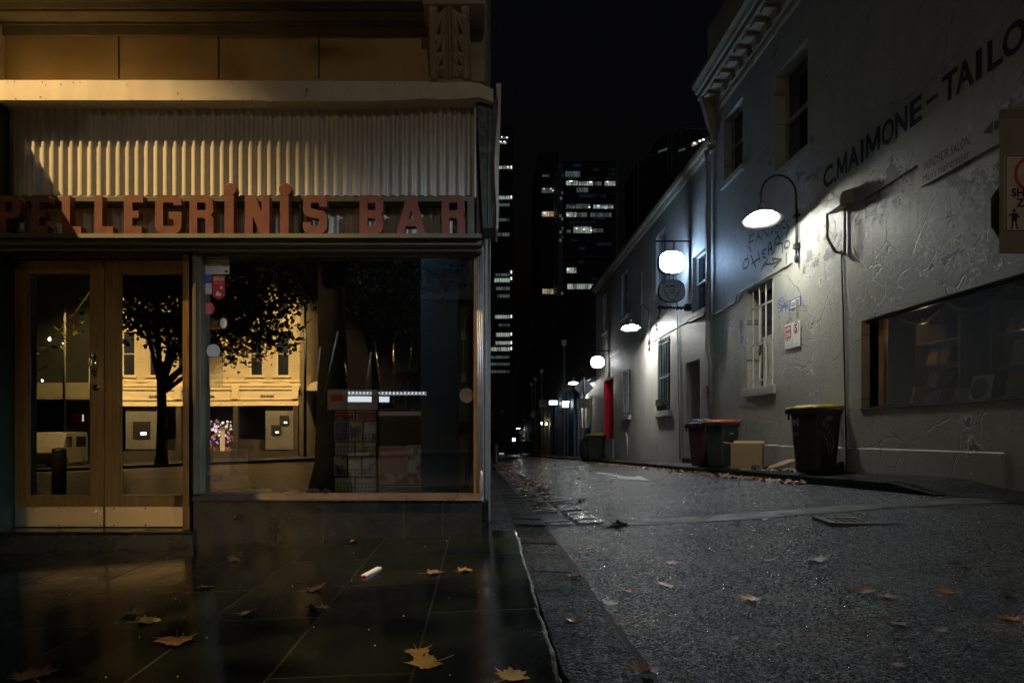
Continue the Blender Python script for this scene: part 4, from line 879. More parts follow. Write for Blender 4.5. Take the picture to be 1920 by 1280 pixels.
bks = [(8.85, .26, .37, .26, .35, (.22,.03,.04), (.20,.05,.05), 'red book standing beside a yellow spine on the window floor'), (9.12, .05, .37, .27, .36, (.50,.38,.03), None, 'thin yellow book at the left end of the window floor'),
 (8.62, .12, .37, .15, .26, (.05,.12,.22), (.08,.18,.30), 'small blue book in front of the red one'), (8.2, .28, .37, .2, .45, (.10,.10,.12), (.16,.15,.17), 'low grey book left of the white square book'),
 (7.15, .34, .37, .33, .34, (.25,.12,.05), (.12,.12,.16), 'orange and grey striped cover right of the white square book'), (6.65, .34, .37, .36, .36, (.03,.05,.045), (.07,.07,.06), 'dark green cover with a pale burst of print'),
 (6.15, .36, .37, .22, .34, (.20,.20,.20), None, 'grey lower half of a red topped book cover'), (5.6, .3, .37, .34, .34, (.06,.05,.04), (.3,.25,.15), 'brown cover at the right edge of the window floor'),
 (7.75, .22, .81, .30, .78, (.16,.16,.20), None, 'slate cover on the middle shelf'), (7.30, .36, .81, .31, .78, (.28,.24,.26), (.25,.2,.22), 'pale mauve cover on the middle shelf'), (7.05, .2, .81, .26, .78, (.05,.05,.05), (.2,.2,.2), 'black cover with white bands on the middle shelf'),
 (6.7, .27, .81, .30, .78, (.20,.18,.04), (.16,.15,.05), 'mustard cover on the middle shelf'), (6.3, .28, .81, .33, .78, (.36,.35,.33), None, 'blank white cover on the middle shelf'), (5.8, .3, .81, .30, .78, (.10,.09,.09), (.3,.28,.26), 'speckled cover right of the white one on the middle shelf'),
 (7.70, .34, 1.21, .18, .78, (.24,.22,.18), (.08,.08,.08), 'wide beige cover on the top shelf'), (7.2, .26, 1.21, .26, .78, (.06,.05,.05), (.2,.15,.06), 'dark cover with gold print on the top shelf'), (6.75, .36, 1.21, .28, .78, (.2,.18,.15), (.05,.05,.05), 'striped black and cream cover on the top shelf'), (6.2, .3, 1.21, .28, .78, (.28,.27,.25), (.1,.1,.1), 'pale cover with dark print on the top shelf'), (5.7, .3, 1.21, .3, .78, (.22,.16,.08), None, 'ochre cover at the right of the top shelf'),
 (8.98, .18, .93, .22, .58, (.40,.20,.08), (.3,.1,.06), 'orange picture book in the top row of the side case'), (8.75, .18, .93, .21, .58, (.14,.05,.05), None, 'maroon book in the top row of the side case'), (8.98, .18, .63, .22, .58, (.32,.22,.12), (.2,.1,.05), 'tan picture book in the middle row of the side case'), (8.72, .18, .63, .2, .58, (.12,.09,.07), None, 'brown book in the middle row of the side case'), (8.98, .16, .38, .2, .58, (.25,.17,.09), None, 'buff book in the bottom row of the side case')]
for b in bks:
    o = book(b[0], b[1], b[2], b[3], XW + b[4], b[5], b[6], b[7])
    if b[7].startswith('grey lower half'):
        o['label'] = 'grey book with a broad red band across its top'; q = MB(); q.box(XW+.34+.035, XW+.345+.045, 6.15, 6.51, .51, .585); q.build('title_band', cmat('red_band', (.28,.02,.03)), o)
# paper chain garland along the top of the window
m = MB()
pts = []
for k in range(60):
    yy = lerp(9.2, 4.6, k/59); ph = (9.2 - yy) / .95; pts.append((XW+.25, yy, 1.60 - .16 * abs(math.sin(PI*ph)) ** .8))
m.tube(pts, .022, 6); tag(m.build('garland', simple('dark_tinsel', (.10,.008,.01), .3, 20, .5, bump=.3)), 'dark red tinsel garland looped along the top of the bookshop window', 'garland')
# small window lamp reflections are left to the renderer; conduits and boxes on the wall
m = MB(); X = XW - .02
def wp(u, v, dx=.02): y, z = W(u, v); return (XW - dx, y, z)
m.tube([wp(1336, 592), wp(1382, 566), wp(1384, 551), wp(1486, 493)], .014, 8); m.build('conduit', M['pipe'], tailor, smooth=True)
m = MB(); m.tube([wp(1624, 374), wp(1722, 311)], .012, 6); m.tube([wp(1580, 470), wp(1584, 600), wp(1590, 884)], .012, 6); m.build('cable', M['iron'], tailor)
bx = MB(); bx.hexa([(XW-.24, 9.80, 3.30), (XW, 9.80, 3.34), (XW, 10.28, 3.34), (XW-.20, 10.28, 3.30)], [(XW-.20, 9.80, 3.50), (XW, 9.80, 3.56), (XW, 10.28, 3.56), (XW-.18, 10.28, 3.50)]); box_ = bx.build('wall_box', M['pipe'], tailor, bevel=.03)
m = MB(); m.tube([(XW-.19, 10.25, 3.32), (XW-.19, 10.24, 2.95), (XW-.12, 10.15, 2.72), (XW-.0, 10.06, 2.66)], .022, 8); m.tube([(XW-.03, 10.05, 3.3), (XW-.03, 10.05, 2.66)], .02, 8); m.build('conduit_loop', M['pipe'], box_, smooth=True)
# painted lettering
lets = []
def wl(s, u0, v0, u1, h, bold, spacing=1.0):
    y, z = W(u0, v0); w = y - wy(u1)
    if s == 'M': me = poly_solid([[(a * w, b * h) for a, b in ((0,0),(.19,0),(.19,.60),(.40,.12),(.60,.12),(.81,.60),(.81,0),(1,0),(1,1),(.78,1),(.5,.40),(.22,1),(0,1))]], .001, 'letter'); lets.append((me, face_mat((XW - .004, y, 3.855), '-x'))); return
    lets.append((text_mesh(s, h, .006 if s == 'M' else bold, width=w, spacing=spacing), face_mat((XW - .004, y, 3.855), '-x')))
for s, u0, u1 in (('C', 1544, 1562.5), ('.', 1563.5, 1568), ('M', 1569.5, 1589), ('A', 1590.5, 1611), ('I', 1614, 1620), ('M', 1624, 1651), ('O', 1653.5, 1677), ('N', 1679, 1702), ('E', 1706.5, 1729.5),
                  ('T', 1767, 1796), ('A', 1792, 1827.5), ('I', 1830, 1842), ('L', 1852, 1881), ('O', 1880, 1925), ('R', 1936, 1968)):
    wl(s, u0, 348, u1, .322, .012 if s in 'CTLO' else .014)
d = MB(); ya, yb_ = wy(1737), wy(1759); d.box(XW-.004, XW-.003, yb_, ya, 3.98, 4.03); md = bpy.data.meshes.new('d'); md.from_pydata(d.v, [], d.f); lets.append((md, Matrix.Identity(4)))
merge_meshes(lets, 'painted_lettering', M['black'], tailor)
# spray tags
def spray(strokes, r, mat, name, parent=None, off=.002):
    m = MB()
    for st in strokes: m.tube([wp(u, v, .006) for u, v in st], r, 5)
    o = m.build(name, mat, parent)
    for v in o.data.vertices: v.co.x = XW - off - (XW - .006 - v.co.x + .02) * 0.02
    return o
ink = simple('spray_ink', (0.035, 0.04, 0.05), 0.2, 9, 0.7, bump=0)
S = lambda *p: [(1360 + a / 4.267, 300 + b / 4.267) for a, b in p]
spray([S((150,870),(175,860),(190,820),(180,785),(155,800),(140,850),(150,878)), S((205,760),(245,860)), S((210,830),(275,785)), S((265,735),(280,810)), S((330,710),(295,730),(290,750),(320,750),(295,775),(325,780)),
       S((345,760),(352,660),(362,655),(378,735)), S((350,715),(375,705)), S((370,755),(395,735),(400,640),(420,605),(440,630),(430,665),(405,675),(460,665),(458,745)), S((475,690),(480,655),(505,645),(518,668),(505,700),(480,705),(472,690)),
       S((500,480),(488,510),(510,545),(492,590),(492,630)), S((285,880),(340,790)), S((315,835),(385,830),(452,795)), S((452,795),(375,790),(388,815)), S((452,795),(388,862)), S((488,740),(488,830))], .021, ink, 'graffiti', tailor)
spray([S((195,600),(190,690),(210,740)), S((195,610),(235,590)), S((195,660),(225,645)), S((250,660),(262,570),(285,640)), S((255,620),(278,610)), S((295,640),(300,560),(345,610),(350,530)), S((390,560),(365,590),(370,560),(390,520)), S((400,580),(410,520),(435,540),(420,580),(400,580)), S((440,560),(445,500),(465,490)), S((480,490),(450,500),(455,540),(485,545))], .02, simple('faded_ink', (0.09, 0.095, 0.10), 0.2, 9, 0.7, bump=0), 'graffiti', tailor)
# small paste-ups
blue = M['blueink']
T = lambda *p: [(1340 + a / 4.925, 500 + b / 4.925) for a, b in p]
spray([T((120,460),(140,490),(165,440),(180,435),(165,490),(150,520),(145,550),(165,548),(170,510)), T((130,500),(160,480)), T((125,480),(135,520),(150,545))], .009, blue, 'graffiti', tailor)
spray([T((245,500),(262,490),(270,530),(255,600),(235,610),(240,560),(250,500)), T((245,600),(250,710)), T((262,600),(258,700)), T((240,640),(268,660))], .011, blue, 'graffiti', tailor)
spray([T((225,590),(215,540),(230,480),(260,460),(290,480),(292,560),(280,620))], .006, M['redsign'], 'graffiti', tailor)
def plate(name, u0, v0t, v0b, u1, mat, parent, th=.008, cat=None):
    y0, zt = W(u0, v0t); _, zb = W(u0, v0b); m = MB(); m.box(XW-.004-th, XW-.002, wy(u1), y0, zb, zt); return m.build(name, mat, parent), (y0, wy(u1), zb, zt)
st, r_ = plate('paste_up', 1457, 556, 578, 1476, simple('pasted_paper', (.36,.35,.36), .15, 12, .7, bump=0), tailor, .003)
spray([T((580,370),(590,320),(615,290),(640,290),(650,330),(640,375),(590,380)), T((590,340),(640,370)), T((610,300),(600,370)), T((640,345),(668,330)), T((640,355),(672,350)), T((640,362),(665,375)), T((600,320),(645,320))], .008, blue, 'graffiti', tailor, .009)
sg = tag(plate('reality_sticker', 1480, 564, 582.5, 1502, M['blueink'], None, .003)[0], 'small white and blue torn sticker reading Reality on the peeling wall', 'sticker')
q = MB(); y0, z0 = W(1481, 567.5); y1 = wy(1500); q.box(XW-.009, XW-.0075, y1, y0 - .015, 2.185, 2.318); q.build('white_field', M['white'], sg)
finish(text_mesh('Reality', .11, .002, width=.34), 'lettering', M['black'], sg, at=face_mat((XW-.0105, wy(1482.5), 2.21), '-x'))
q = MB(); q.box(XW-.0125, XW-.0115, wy(1499), wy(1494), 1.98, 2.30); q.build('torn_patch', M['tan'], sg)
# parking sign
ps = thing('parking_sign', 'white double parking sign with red loading zone and no stopping symbols', 'sign', (XW-.02, 11.75, 1.5), world=True)
m = MB(); m.box(XW-.026, XW-.02, 11.46, 11.745, 1.50, 1.93); m.box(XW-.026, XW-.02, 11.755, 12.04, 1.50, 1.93); m.build('panel', M['white'], ps, bevel=.004)
m = MB(); m.box(XW-.0285, XW-.0265, 11.79, 12.02, 1.68, 1.90)
m.box(XW-.0285, XW-.0265, 11.86, 11.95, 1.545, 1.555); m.box(XW-.0285, XW-.0265, 11.54, 11.64, 1.545, 1.555)
m.lathe([(.085, XW-.0285), (.105, XW-.0285), (.105, XW-.0265), (.085, XW-.0265), (.085, XW-.0285)], (0, 11.60, 1.82), 24, 'x'); m.build('red_print', M['redsign'], ps)
merge_meshes([(text_mesh('LOADING', .055, .002, width=.19), face_mat((XW-.03, 12.0, 1.82), '-x')), (text_mesh('ZONE', .075, .004, width=.19), face_mat((XW-.03, 12.0, 1.71), '-x'))], 'lettering', M['white'], ps)
merge_meshes([(text_mesh('S', .13, .006), face_mat((XW-.03, 11.645, 1.755), '-x')), (text_mesh('15 MINUTE', .025, .001, width=.16), face_mat((XW-.03, 11.99, 1.64), '-x'))], 'lettering', M['black'], ps)
# hairdresser's board
hb = thing('salon_sign', 'long pale board with thin lettering for a mens hairdresser and an arrow', 'sign', (XW-.02, 7.6, 3.0), world=True)
m = MB(); m.box(XW-.035, XW-.005, 6.95, 8.32, 3.01, 3.325); m.build('board', simple('grey_white_board', (.38,.37,.36), .1, 4, .5, bump=.05, dirt=.25), hb, bevel=.004)
merge_meshes([(text_mesh('WINDSOR SALON', .115, .0, width=.78), face_mat((XW-.037, 8.26, 3.178), '-x')), (text_mesh("Men's Hairdresser", .10, .0, width=.78), face_mat((XW-.037, 8.26, 3.045), '-x'))], 'lettering', M['black'], hb)
m = MB(); m.add([(XW-.037, 7.28, 3.215), (XW-.037, 7.14, 3.145), (XW-.037, 7.14, 3.285)], [(0,1,2)]); m.box(XW-.037, XW-.036, 7.06, 7.12, 3.17, 3.26); m.build('arrow', M['black'], hb)
# shared zone sign on its pole, close to the right edge
sx, sy = 4.66, 5.72
sz = thing('shared_zone_sign', 'tan speed sign with a red ringed 10 and walking figures on a street pole', 'sign', (sx, sy, roadz(sx, sy)), world=True)
m = MB(); m.tube([(sx, sy + .06, roadz(sx, sy)), (sx, sy + .06, 3.0)], .04, 12); m.build('pole', M['galv'], sz, smooth=True)
m = MB(); m.box(px(1876, sy), px(1876, sy) + .52, sy + .0, sy + .02, 1.52, 2.72)
for k in range(4): m.box(px(1875, sy), px(1875, sy) + .53, sy - .008, sy + .022, 2.655 + k*.018, 2.668 + k*.018)
m.build('backing_board', M['tan'], sz, bevel=.004)
m = MB(); m.add([P(1857, 372, sy + .12), P(1858, 425, sy + .12), P(1885, 462, sy + .12), P(1960, 466, sy + .12), P(1960, 330, sy + .12), P(1880, 340, sy + .12)], [(0,1,2,3,4,5)]); m.add([P(1857, 372, sy + .125), P(1858, 425, sy + .125), P(1885, 462, sy + .125), P(1960, 466, sy + .125), P(1960, 330, sy + .125), P(1880, 340, sy + .125)], [(5,4,3,2,1,0)]); m.build('rear_plate', M['brown'], sz)
m = MB(); xl, xr, zb, zt = px(1882, sy), px(1882, sy) + .46, pz(436, sy), pz(290, sy)
me = poly_solid([rrect(0, 0, xr-xl, zt-zb, (.03,.03,.03,.03))], .006, 'plate'); finish(me, 'plate', M['cream'], sz, at=face_mat((xl, sy - .004, zb), '-y'))
me = poly_solid([rrect(.008, .008, xr-xl-.008, zt-zb-.008, (.025,)*4), rrect(.016, .016, xr-xl-.016, zt-zb-.016, (.02,)*4)], .001, 'border'); finish(me, 'border', M['black'], sz, at=face_mat((xl, sy - .009, zb), '-y'))
xc_ = (xl + xr) / 2; m = MB().lathe([(.125, sy - .010), (.15, sy - .010), (.15, sy - .008), (.125, sy - .008), (.125, sy - .010)], (xc_, 0, pz(327, sy)), 32, 'y'); m.build('red_ring', M['redsign'], sz)
tm = lambda s, h, v, bold=.003: (text_mesh(s, h, bold, align='CENTER'), face_mat((xc_, sy - .010, pz(v, sy)), '-y'))
merge_meshes([tm('10', .125, 341, .006), tm('SHARED', .068, 369), tm('ZONE', .068, 388)], 'lettering', M['black'], sz)
m = MB(); fx = px(1900, sy); zf = pz(428, sy)   # child figure
m.blob((fx, sy - .009, zf + .145), (.013, .002, .014), 10, 6); m.add([(fx-.02, sy-.009, zf+.125), (fx+.02, sy-.009, zf+.125), (fx+.026, sy-.009, zf+.06), (fx-.024, sy-.009, zf+.06)], [(0,1,2,3)])
for a, b in (((-.018,.12),(-.045,.10)), ((.018,.12),(.04,.085)), ((-.012,.06),(-.016,.0)), ((.012,.06),(.022,.002)), ((-.016,0),(-.028,0)), ((.022,0),(.034,.0))): m.tube([(fx + a[0], sy-.009, zf + a[1]), (fx + b[0], sy-.009, zf + b[1])], .006, 6)
fx += .12; m.add([(fx-.03, sy-.009, zf+.02), (fx+.03, sy-.009, zf+.02), (fx+.03, sy-.009, zf+.08), (fx+.02, sy-.009, zf+.12), (fx-.02, sy-.009, zf+.12), (fx-.03, sy-.009, zf+.08)], [(0,1,2,3,4,5)]); m.box(fx-.028, fx-.012, sy-.010, sy-.008, zf, zf+.02); m.box(fx+.012, fx+.028, sy-.010, sy-.008, zf, zf+.02)
m.build('pictogram', M['black'], sz)

# ---------- pub building ----------
pub = thing('pub_building', 'two storey grey pub building with a sloping gutter line, barred windows and a red door', 'building', (XW, 24, -1), world=True)
Hd = (16.86, 18.0, -1.4, 1.88, 0.42); H1 = (19.5, 20.8, .71, 2.84, .10); H2 = (24.7, 25.75, .72, 2.39, .10); Hr = (27.75, 30.05, -1.6, 2.37, .35)
HU = [(16.34, 17.45, 3.07, 4.51, .16), (19.98, 21.07, 4.27, 6.09, .16), (25.04, 26.2, 4.46, 6.1, .16), (29.2, 30.05, 4.5, 6.1, .16)]
m = MB(); Y0, Y1 = YE + .005, 32.0; m.wall('x', XW + .03, Y0, Y1, -1.8, 6.85, [Hd, H1, H2, Hr] + HU, .2); m.quad((XW+.03, Y1, -1.8), (XW+6, Y1, -1.8), (XW+6, Y1, 6.85), (XW+.03, Y1, 6.85)); m.build('wall', M['pubwall'], pub)
m = MB(); m.sweepy([(XW+.05, 6.62), (XW-.02, 6.62), (XW-.06, 6.68), (XW-.06, 6.72), (XW-.14, 6.74), (XW-.16, 6.80), (XW-.16, 6.86), (XW+.05, 6.9)], Y0, Y1 + .1); m.build('gutter', M['stucco'], pub)
m = MB(); m.sweepy([(XW-.1, 6.86), (XW+5, 9.0), (XW+5, 8.9), (XW-.1, 6.80)], Y0, Y1 + .1); m.build('roof', M['galv'], pub)
for h in HU: sash('upper_window', h, pub, M['greybar'], .16)
wx = barred(H1, pub, XW + .0, M['greybar'], 5, (.05, .46, .93), .013, framem=M['iron']); barred(H2, pub, XW + .0, M['greybar'], 5, (.05, .46, .93), .013, framem=M['iron'])
rr = random.Random(9); pots = []
for k in range(4): m = MB().lathe([(.05, 0), (.07, .14), (.06, .14), (.045, .02)], (XW-.02, 19.68 + k*.3, .74), 10); pots.append(tag(m.build('flower_pot', M['brown']), 'small brown pot of trailing greenery on the sill of the barred window', 'plant pot', 'plant pots on the window sill'))
greenery = simple('green_leaves', (.07,.14,.03), .3, 9, .5, bump=0)
for k in range(160):
    if k % 40 == 0: m = MB()
    c = Vector((XW - .04 + rr.uniform(-.05, .04), 19.68 + (k // 40)*.3 + rr.gauss(0, .13), .93 + rr.uniform(-.07, .12))); a = Vector((rr.uniform(-1,1), rr.uniform(-1,1), rr.uniform(-1,1))).normalized() * .035; b = a.cross(Vector((rr.random(), rr.random(), 1))).normalized() * .02
    m.quad(c - a, c + b, c + a, c - b)
    if k % 40 == 39: m.build('foliage', greenery, pots[k // 40])
m = MB(); m.box(XW+.40, XW+.46, 16.9, 17.96, -.9, 1.5); m.box(XW+.385, XW+.41, 17.02, 17.84, -.7, .2); m.box(XW+.385, XW+.41, 17.02, 17.84, .35, 1.35); d_ = m.build('door', M['iron'], pub, bevel=.006); d_['label'] = 'dark panelled door set back in the wall'
m = MB(); m.box(XW+.40, XW+.44, 16.9, 17.96, 1.54, 1.86); m.build('transom', M['glassdark'], d_)
m = MB(); m.box(XW-.06, XW+.45, 16.8, 18.06, -1.2, -.60); m.build('doorstep', M['kerb'], pub, bevel=.01)
m = MB(); m.box(XW+.32, XW+.38, 27.8, 30.0, -.15, 2.3); m.box(XW+.30, XW+.325, 28.75, 28.8, -.15, 2.3); d_ = m.build('door', M['redpaint'], pub, bevel=.006); d_['label'] = 'bright red door'
m = MB(); m.box(XW+.045, XW+.36, 30.0, 30.04, -.15, 2.36); m.box(XW+.045, XW+.36, 27.78, 30.04, 2.33, 2.36); m.build('door_reveal', M['redpaint'], d_)
m = MB(); m.box(XW+.0, XW+.36, 27.76, 30.04, -1.5, -.17); m.build('door_panel', M['pubwall'], d_)
m = MB()
def pp(u, v, dx=.03): y, z = W(u, v); return (XW + .03 - dx, y, z)
m.tube([(XW-.10, 15.98, 6.65), (XW-.05, 15.98, 6.3), (XW-.05, 15.98, 1.95), (XW-.02, 15.98, 1.75), (XW+.0, 15.98, 1.7), (XW+.0, 15.98, -.6)], .055, 12)
m.build('downpipe', M['galv'], pub, smooth=True)
for pts_, r_, n_ in (([(XW+.0, 16.25, 5.45), (XW+.0, 16.25, 2.0)], .035, 8), ([pp(1270, 592), pp(1275, 861)], .018, 8), ([pp(1203, 510), pp(1203, 640)], .018, 8), ([pp(1292, 602), pp(1210, 647)], .014, 6), ([pp(1203, 633), pp(1140, 671)], .02, 6), ([pp(1202, 630), pp(1140, 667)], .012, 6), ([pp(1176, 861), pp(1176, 820), pp(1174, 812)], .035, 8)): MB().tube(pts_, r_, n_).build('conduit', M['pipe'], pub, smooth=True)
m = MB(); m.box(XW-.01, XW+.025, wy(1325), wy(1319), W(1320, 744)[1], W(1320, 724)[1]); tag(m.build('wall_plaque', M['card']), 'small brown plaque on the grey wall beside the dark door', 'plaque')
m = MB(); m.box(XW+.015, XW+.025, wy(1231), wy(1225.5), W(1228, 783)[1], W(1228, 757)[1]); tag(m.build('notice', M['paper']), 'narrow paper notice beside the barred window with the pots', 'notice')
m = MB(); m.box(XW-.05, XW+.03, 16.3, 17.5, 2.86, 2.95); m.build('ledge', M['iron'], pub, bevel=.01)

# ---------- gooseneck wall lamps ----------
bulb = emit('lamp_glow', (0.98, 1.0, 0.90), 85.0); bulb_hot = emit('bulb_glow', (0.98, 1.0, 0.90), 800.0)
def gooseneck():
    t = thing('gooseneck_lamp', 'x', 'wall lamp', group='gooseneck lamps on the lane wall')
    a = MB(); pts = [(-.05, 0, -.78), (-.05, 0, .25)]
    for k in range(13): an = PI * k / 12; pts.append((-.05 - .30 + .30*math.cos(an), 0, .25 + .34*math.sin(an)))
    pts.append((-.65, 0, .12)); a.tube(pts, .018, 10); a.tube([(-.05, 0, -.60), (-.05, -.05, -.60), (-.05, -.05, .0)], .012, 8); a.build('arm', M['iron'], t, smooth=True)
    b = MB(); b.box(-.09, 0, -.05, .05, -.66, -.56); b.box(-.09, 0, -.05, .05, -.12, -.07); b.blob((-.05, 0, -.82), (.04, .045, .08), 8, 6); b.build('wall_bracket', M['iron'], t, bevel=.006)
    tilt = Matrix.Translation((-.65, 0, .05)) @ Matrix.Rotation(math.radians(-9), 4, 'X') @ Matrix.Translation((.65, 0, -.05))
    s = MB().lathe([(.05, .10), (.055, .02), (.10, -.02), (.20, -.09), (.30, -.165), (.335, -.18), (.335, -.195), (.29, -.175), (.19, -.10), (.09, -.03), (.0, -.02)], (-.65, 0, 0), 32); s.v = [tuple(tilt @ Vector(v)) for v in s.v]; s.build('shade', M['galv'], t, smooth=True)
    d = MB().lathe([(.0, -.150), (.12, -.150), (.235, -.135), (.255, -.13), (.12, -.12), (0, -.11)], (-.65, 0, 0), 28); d.v = [tuple(tilt @ Vector(v)) for v in d.v]; d.build('reflector', bulb, t, smooth=True)
    e = MB().blob((-.65, 0, -.150), (.062, .062, .045), 12, 8); e.v = [tuple(tilt @ Vector(v)) for v in e.v]; e.build('bulb', bulb_hot, t, smooth=True)
    return t
g0 = gooseneck(); ly, lz = 11.55, 3.80
g0.location = (XW, ly, lz); g0['label'] = 'big lit gooseneck wall lamp above the scrawled graffiti'
def glamp(u, v, label):
    X = XW - .62; y = X * F / (u - CU); return dup(g0, (XW + .03, y, (CV - v) * y / F + .14), 0, label)
l2 = glamp(1182, 614, 'lit gooseneck wall lamp between the two oval pub signs')
for ch in l2.children:
    if ch.name.startswith(('reflector', 'bulb')): ch.material_slots[0].link = 'OBJECT'; ch.material_slots[0].material = emit('bright_' + ch.name.split('.')[0] + '_glow', (0.98, 1.0, 0.92), 1700.0 if ch.name.startswith('bulb') else 190.0)
glamp(1075, 718, 'lit gooseneck wall lamp behind the diamond shaped road sign')
glamp(971.5, 803, 'tiny lit wall lamp furthest down the lane')
# ---------- oval pub signs ----------
oval_w = emit('oval_glow_blue', (0.42, 0.66, 1.0), 52.0); oval_n = emit('oval_glow_white', (0.95, 0.97, 1.0), 14.0)
def oval(w, h, d, n=40):
    hw, hh = w/2, h/2; r = hh; pts = []
    for k in range(n):
        a = 2*PI*k/n; c, s_ = math.cos(a), math.sin(a); e = 2/2.6
        pts.append((hw * abs(c)**e * (1 if c >= 0 else -1), hh * abs(s_)**e * (1 if s_ >= 0 else -1)))
    return pts
def lightbox(name, y, u0, u1, v0, v1, mat, label, lower=None):
    x0, x1, z0, z1 = px(u0, y), px(u1, y), pz(v1, y), pz(v0, y); xc, zc_ = (x0+x1)/2, (z0+z1)/2; w, h = x1-x0, z1-z0; d = .17
    t = thing(name, label, 'lit sign', (XW, y, zc_), world=True)
    o = oval(w, h, d); i = oval(w*.93, h*.92, d)
    r = MB(); n = len(o)
    for (yy) in (y, y + d):
        r.v += [(xc + a, yy, zc_ + b) for a, b in o]
    for (yy) in (y, y + d): r.v += [(xc + a, yy, zc_ + b) for a, b in i]
    for k in range(n):
        k2 = (k+1) % n; r.f += [(k, k2, n+k2, n+k), (k, k2, 2*n+k2, 2*n+k), (n+k, n+k2, 3*n+k2, 3*n+k)]
    r.build('rim', M['iron'], t)
    f = MB(); f.add([(xc + a, y + .006, zc_ + b) for a, b in i], [tuple(range(n))]); f.build('lit_face', mat, t)
    f = MB(); f.add([(xc + a, y + d - .006, zc_ + b) for a, b in i], [tuple(range(n))]); f.build('lit_face', mat, t)
    b = MB(); zb_ = z1 + h*.42
    b.tube([(x0 - .05, y + d/2, zb_), (XW + .03, y + d/2, zb_)], .022, 8); b.tube([(xc + .05, y + d/2, zb_), (xc + .05, y + d/2, z1 - .02)], .012, 6); b.tube([(xc + .09, y + d/2, zb_), (xc + .07, y + d/2, z1 - .02)], .008, 6)
    b.build('bracket', M['iron'], t, smooth=True)
    return t, (x0, x1, z0, z1, xc, zc_, w, h, d)
yR = 17.55
t1, (x0, x1, z0, z1, xc, zc_, w, h, d) = lightbox('oval_lightbox', yR, 1235, 1286, 469, 513.5, oval_w, 'glowing blank oval lightbox hanging above the shield sign')
# the unlit oval below it with its shield
t2 = thing('shield_sign', 'grey oval pub sign with a shield emblem hung under the lightbox', 'sign', (XW, yR, pz(545, yR)), world=True)
xa, xb, za, zb = px(1235, yR), px(1285, yR), pz(566, yR), pz(524, yR); xc2, zc2, w2, h2 = (xa+xb)/2, (za+zb)/2, xb-xa, zb-za
o = oval(w2, h2, .1); i = oval(w2*.95, h2*.94, .1); n = len(o)
r = MB()
for yy in (yR, yR + .12): r.v += [(xc2 + a, yy, zc2 + b) for a, b in o]
for yy in (yR, yR + .12): r.v += [(xc2 + a, yy, zc2 + b) for a, b in i]
for k in range(n): k2 = (k+1) % n; r.f += [(k, k2, n+k2, n+k), (k, k2, 2*n+k2, 2*n+k), (n+k, n+k2, 3*n+k2, 3*n+k)]
r.build('rim', M['iron'], t2)
f = MB(); f.add([(xc2 + a, yR + .006, zc2 + b) for a, b in i], [tuple(range(n))]); f.add([(xc2 + a, yR + .114, zc2 + b) for a, b in i], [tuple(range(n))]); f.build('face', simple('grey_sign_face', (.36,.38,.40), .08, 4, .5, bump=0), t2)
sh = lambda s: [(-.21*s, .20*s), (-.10*s, .215*s), (0, .225*s), (.10*s, .215*s), (.21*s, .20*s), (.205*s, .02*s), (.15*s, -.12*s), (.06*s, -.21*s), (0, -.24*s), (-.06*s, -.21*s), (-.15*s, -.12*s), (-.205*s, .02*s)]
me = poly_solid([[(a, b) for a, b in sh(1.05)], [(a, b) for a, b in sh(.98)]], .002, 'shield'); finish(me, 'shield', M['black'], t2, at=face_mat((xc2, yR + .003, zc2), '-y'))
tt = lambda s, hh, dz, w_: (text_mesh(s, hh, .002, width=w_, align='CENTER'), face_mat((xc2, yR + .002, zc2 + dz), '-y'))
merge_meshes([tt('ROMEO', .075, .085, .33), tt('LANE', .045, .005, .17), tt('PUB', .04, -.075, .12)], 'lettering', M['black'], t2)
m = MB()
for s in (-1, 1):
    m.tube([(xc2 + s*.16, yR+.002, zc2 - .01), (xc2 + s*.13, yR+.002, zc2 - .08), (xc2 + s*.08, yR+.002, zc2 - .13)], .008, 5)
    m.tube([(xc2 + s*.05, yR + .06, z0 + .02), (xc2 + s*.05, yR + .06, zb)], .012, 6); m.tube([(xc2 + s*.14, yR + .06, za + .01), (xc2 + s*.16, yR + .06, za - .12)], .012, 6)
m.tube([(xa - .02, yR + .06, za - .13), (XW + .03, yR + .06, za - .13)], .02, 8); m.box(XW - .12, XW + .04, yR, yR + .12, za - .22, za - .05)
m.tube([(xc2 + .13, yR + .06, z0 + .02), (xc2 + .10, yR+.06, z0 - .06), (xc2 + .15, yR+.06, z0 - .13)], .008, 5)
m.build('bracket', M['iron'], t2)
m = MB(); rr = random.Random(21)
path = [(xa + .05, za - .12)] * 12 + [(lerp(xa, xb, rr.random()), za - .13) for _ in range(60)] + [(xa + .06 - .10*k/30, za - .15 - .45*k/30) for k in range(18)] + [(xa - .05 + .12*k/30, za - .60 - .35*k/30) for k in range(10)]
for (x_, z_) in path:
    c = Vector((x_ + rr.uniform(-.02, .02), yR + .06 + rr.uniform(-.03, .03), z_ + rr.uniform(-.05, .03))); a = Vector((rr.uniform(-1,1), rr.uniform(-1,1), rr.uniform(-1,1))).normalized()*.035; b = a.cross(Vector((rr.random(), rr.random(), 1))).normalized()*.022; m.quad(c-a, c+b, c+a, c-b)
m.tube([(xa + .06, yR + .06, za - .13), (xa - .04, yR + .1, za - .55), (xa + .10, yR + .2, za - .95)], .006, 5)
tag(m.build('ivy_sprig', simple('ivy_leaves', (.02,.035,.012), .3, 9, .5, bump=0)), 'straggling ivy trailing over the lower bracket of the shield sign', 'ivy')
lightbox('oval_lightbox', 28.6, 1107, 1134, 667, 690.5, oval_n, 'smaller glowing white oval lightbox near the red door')

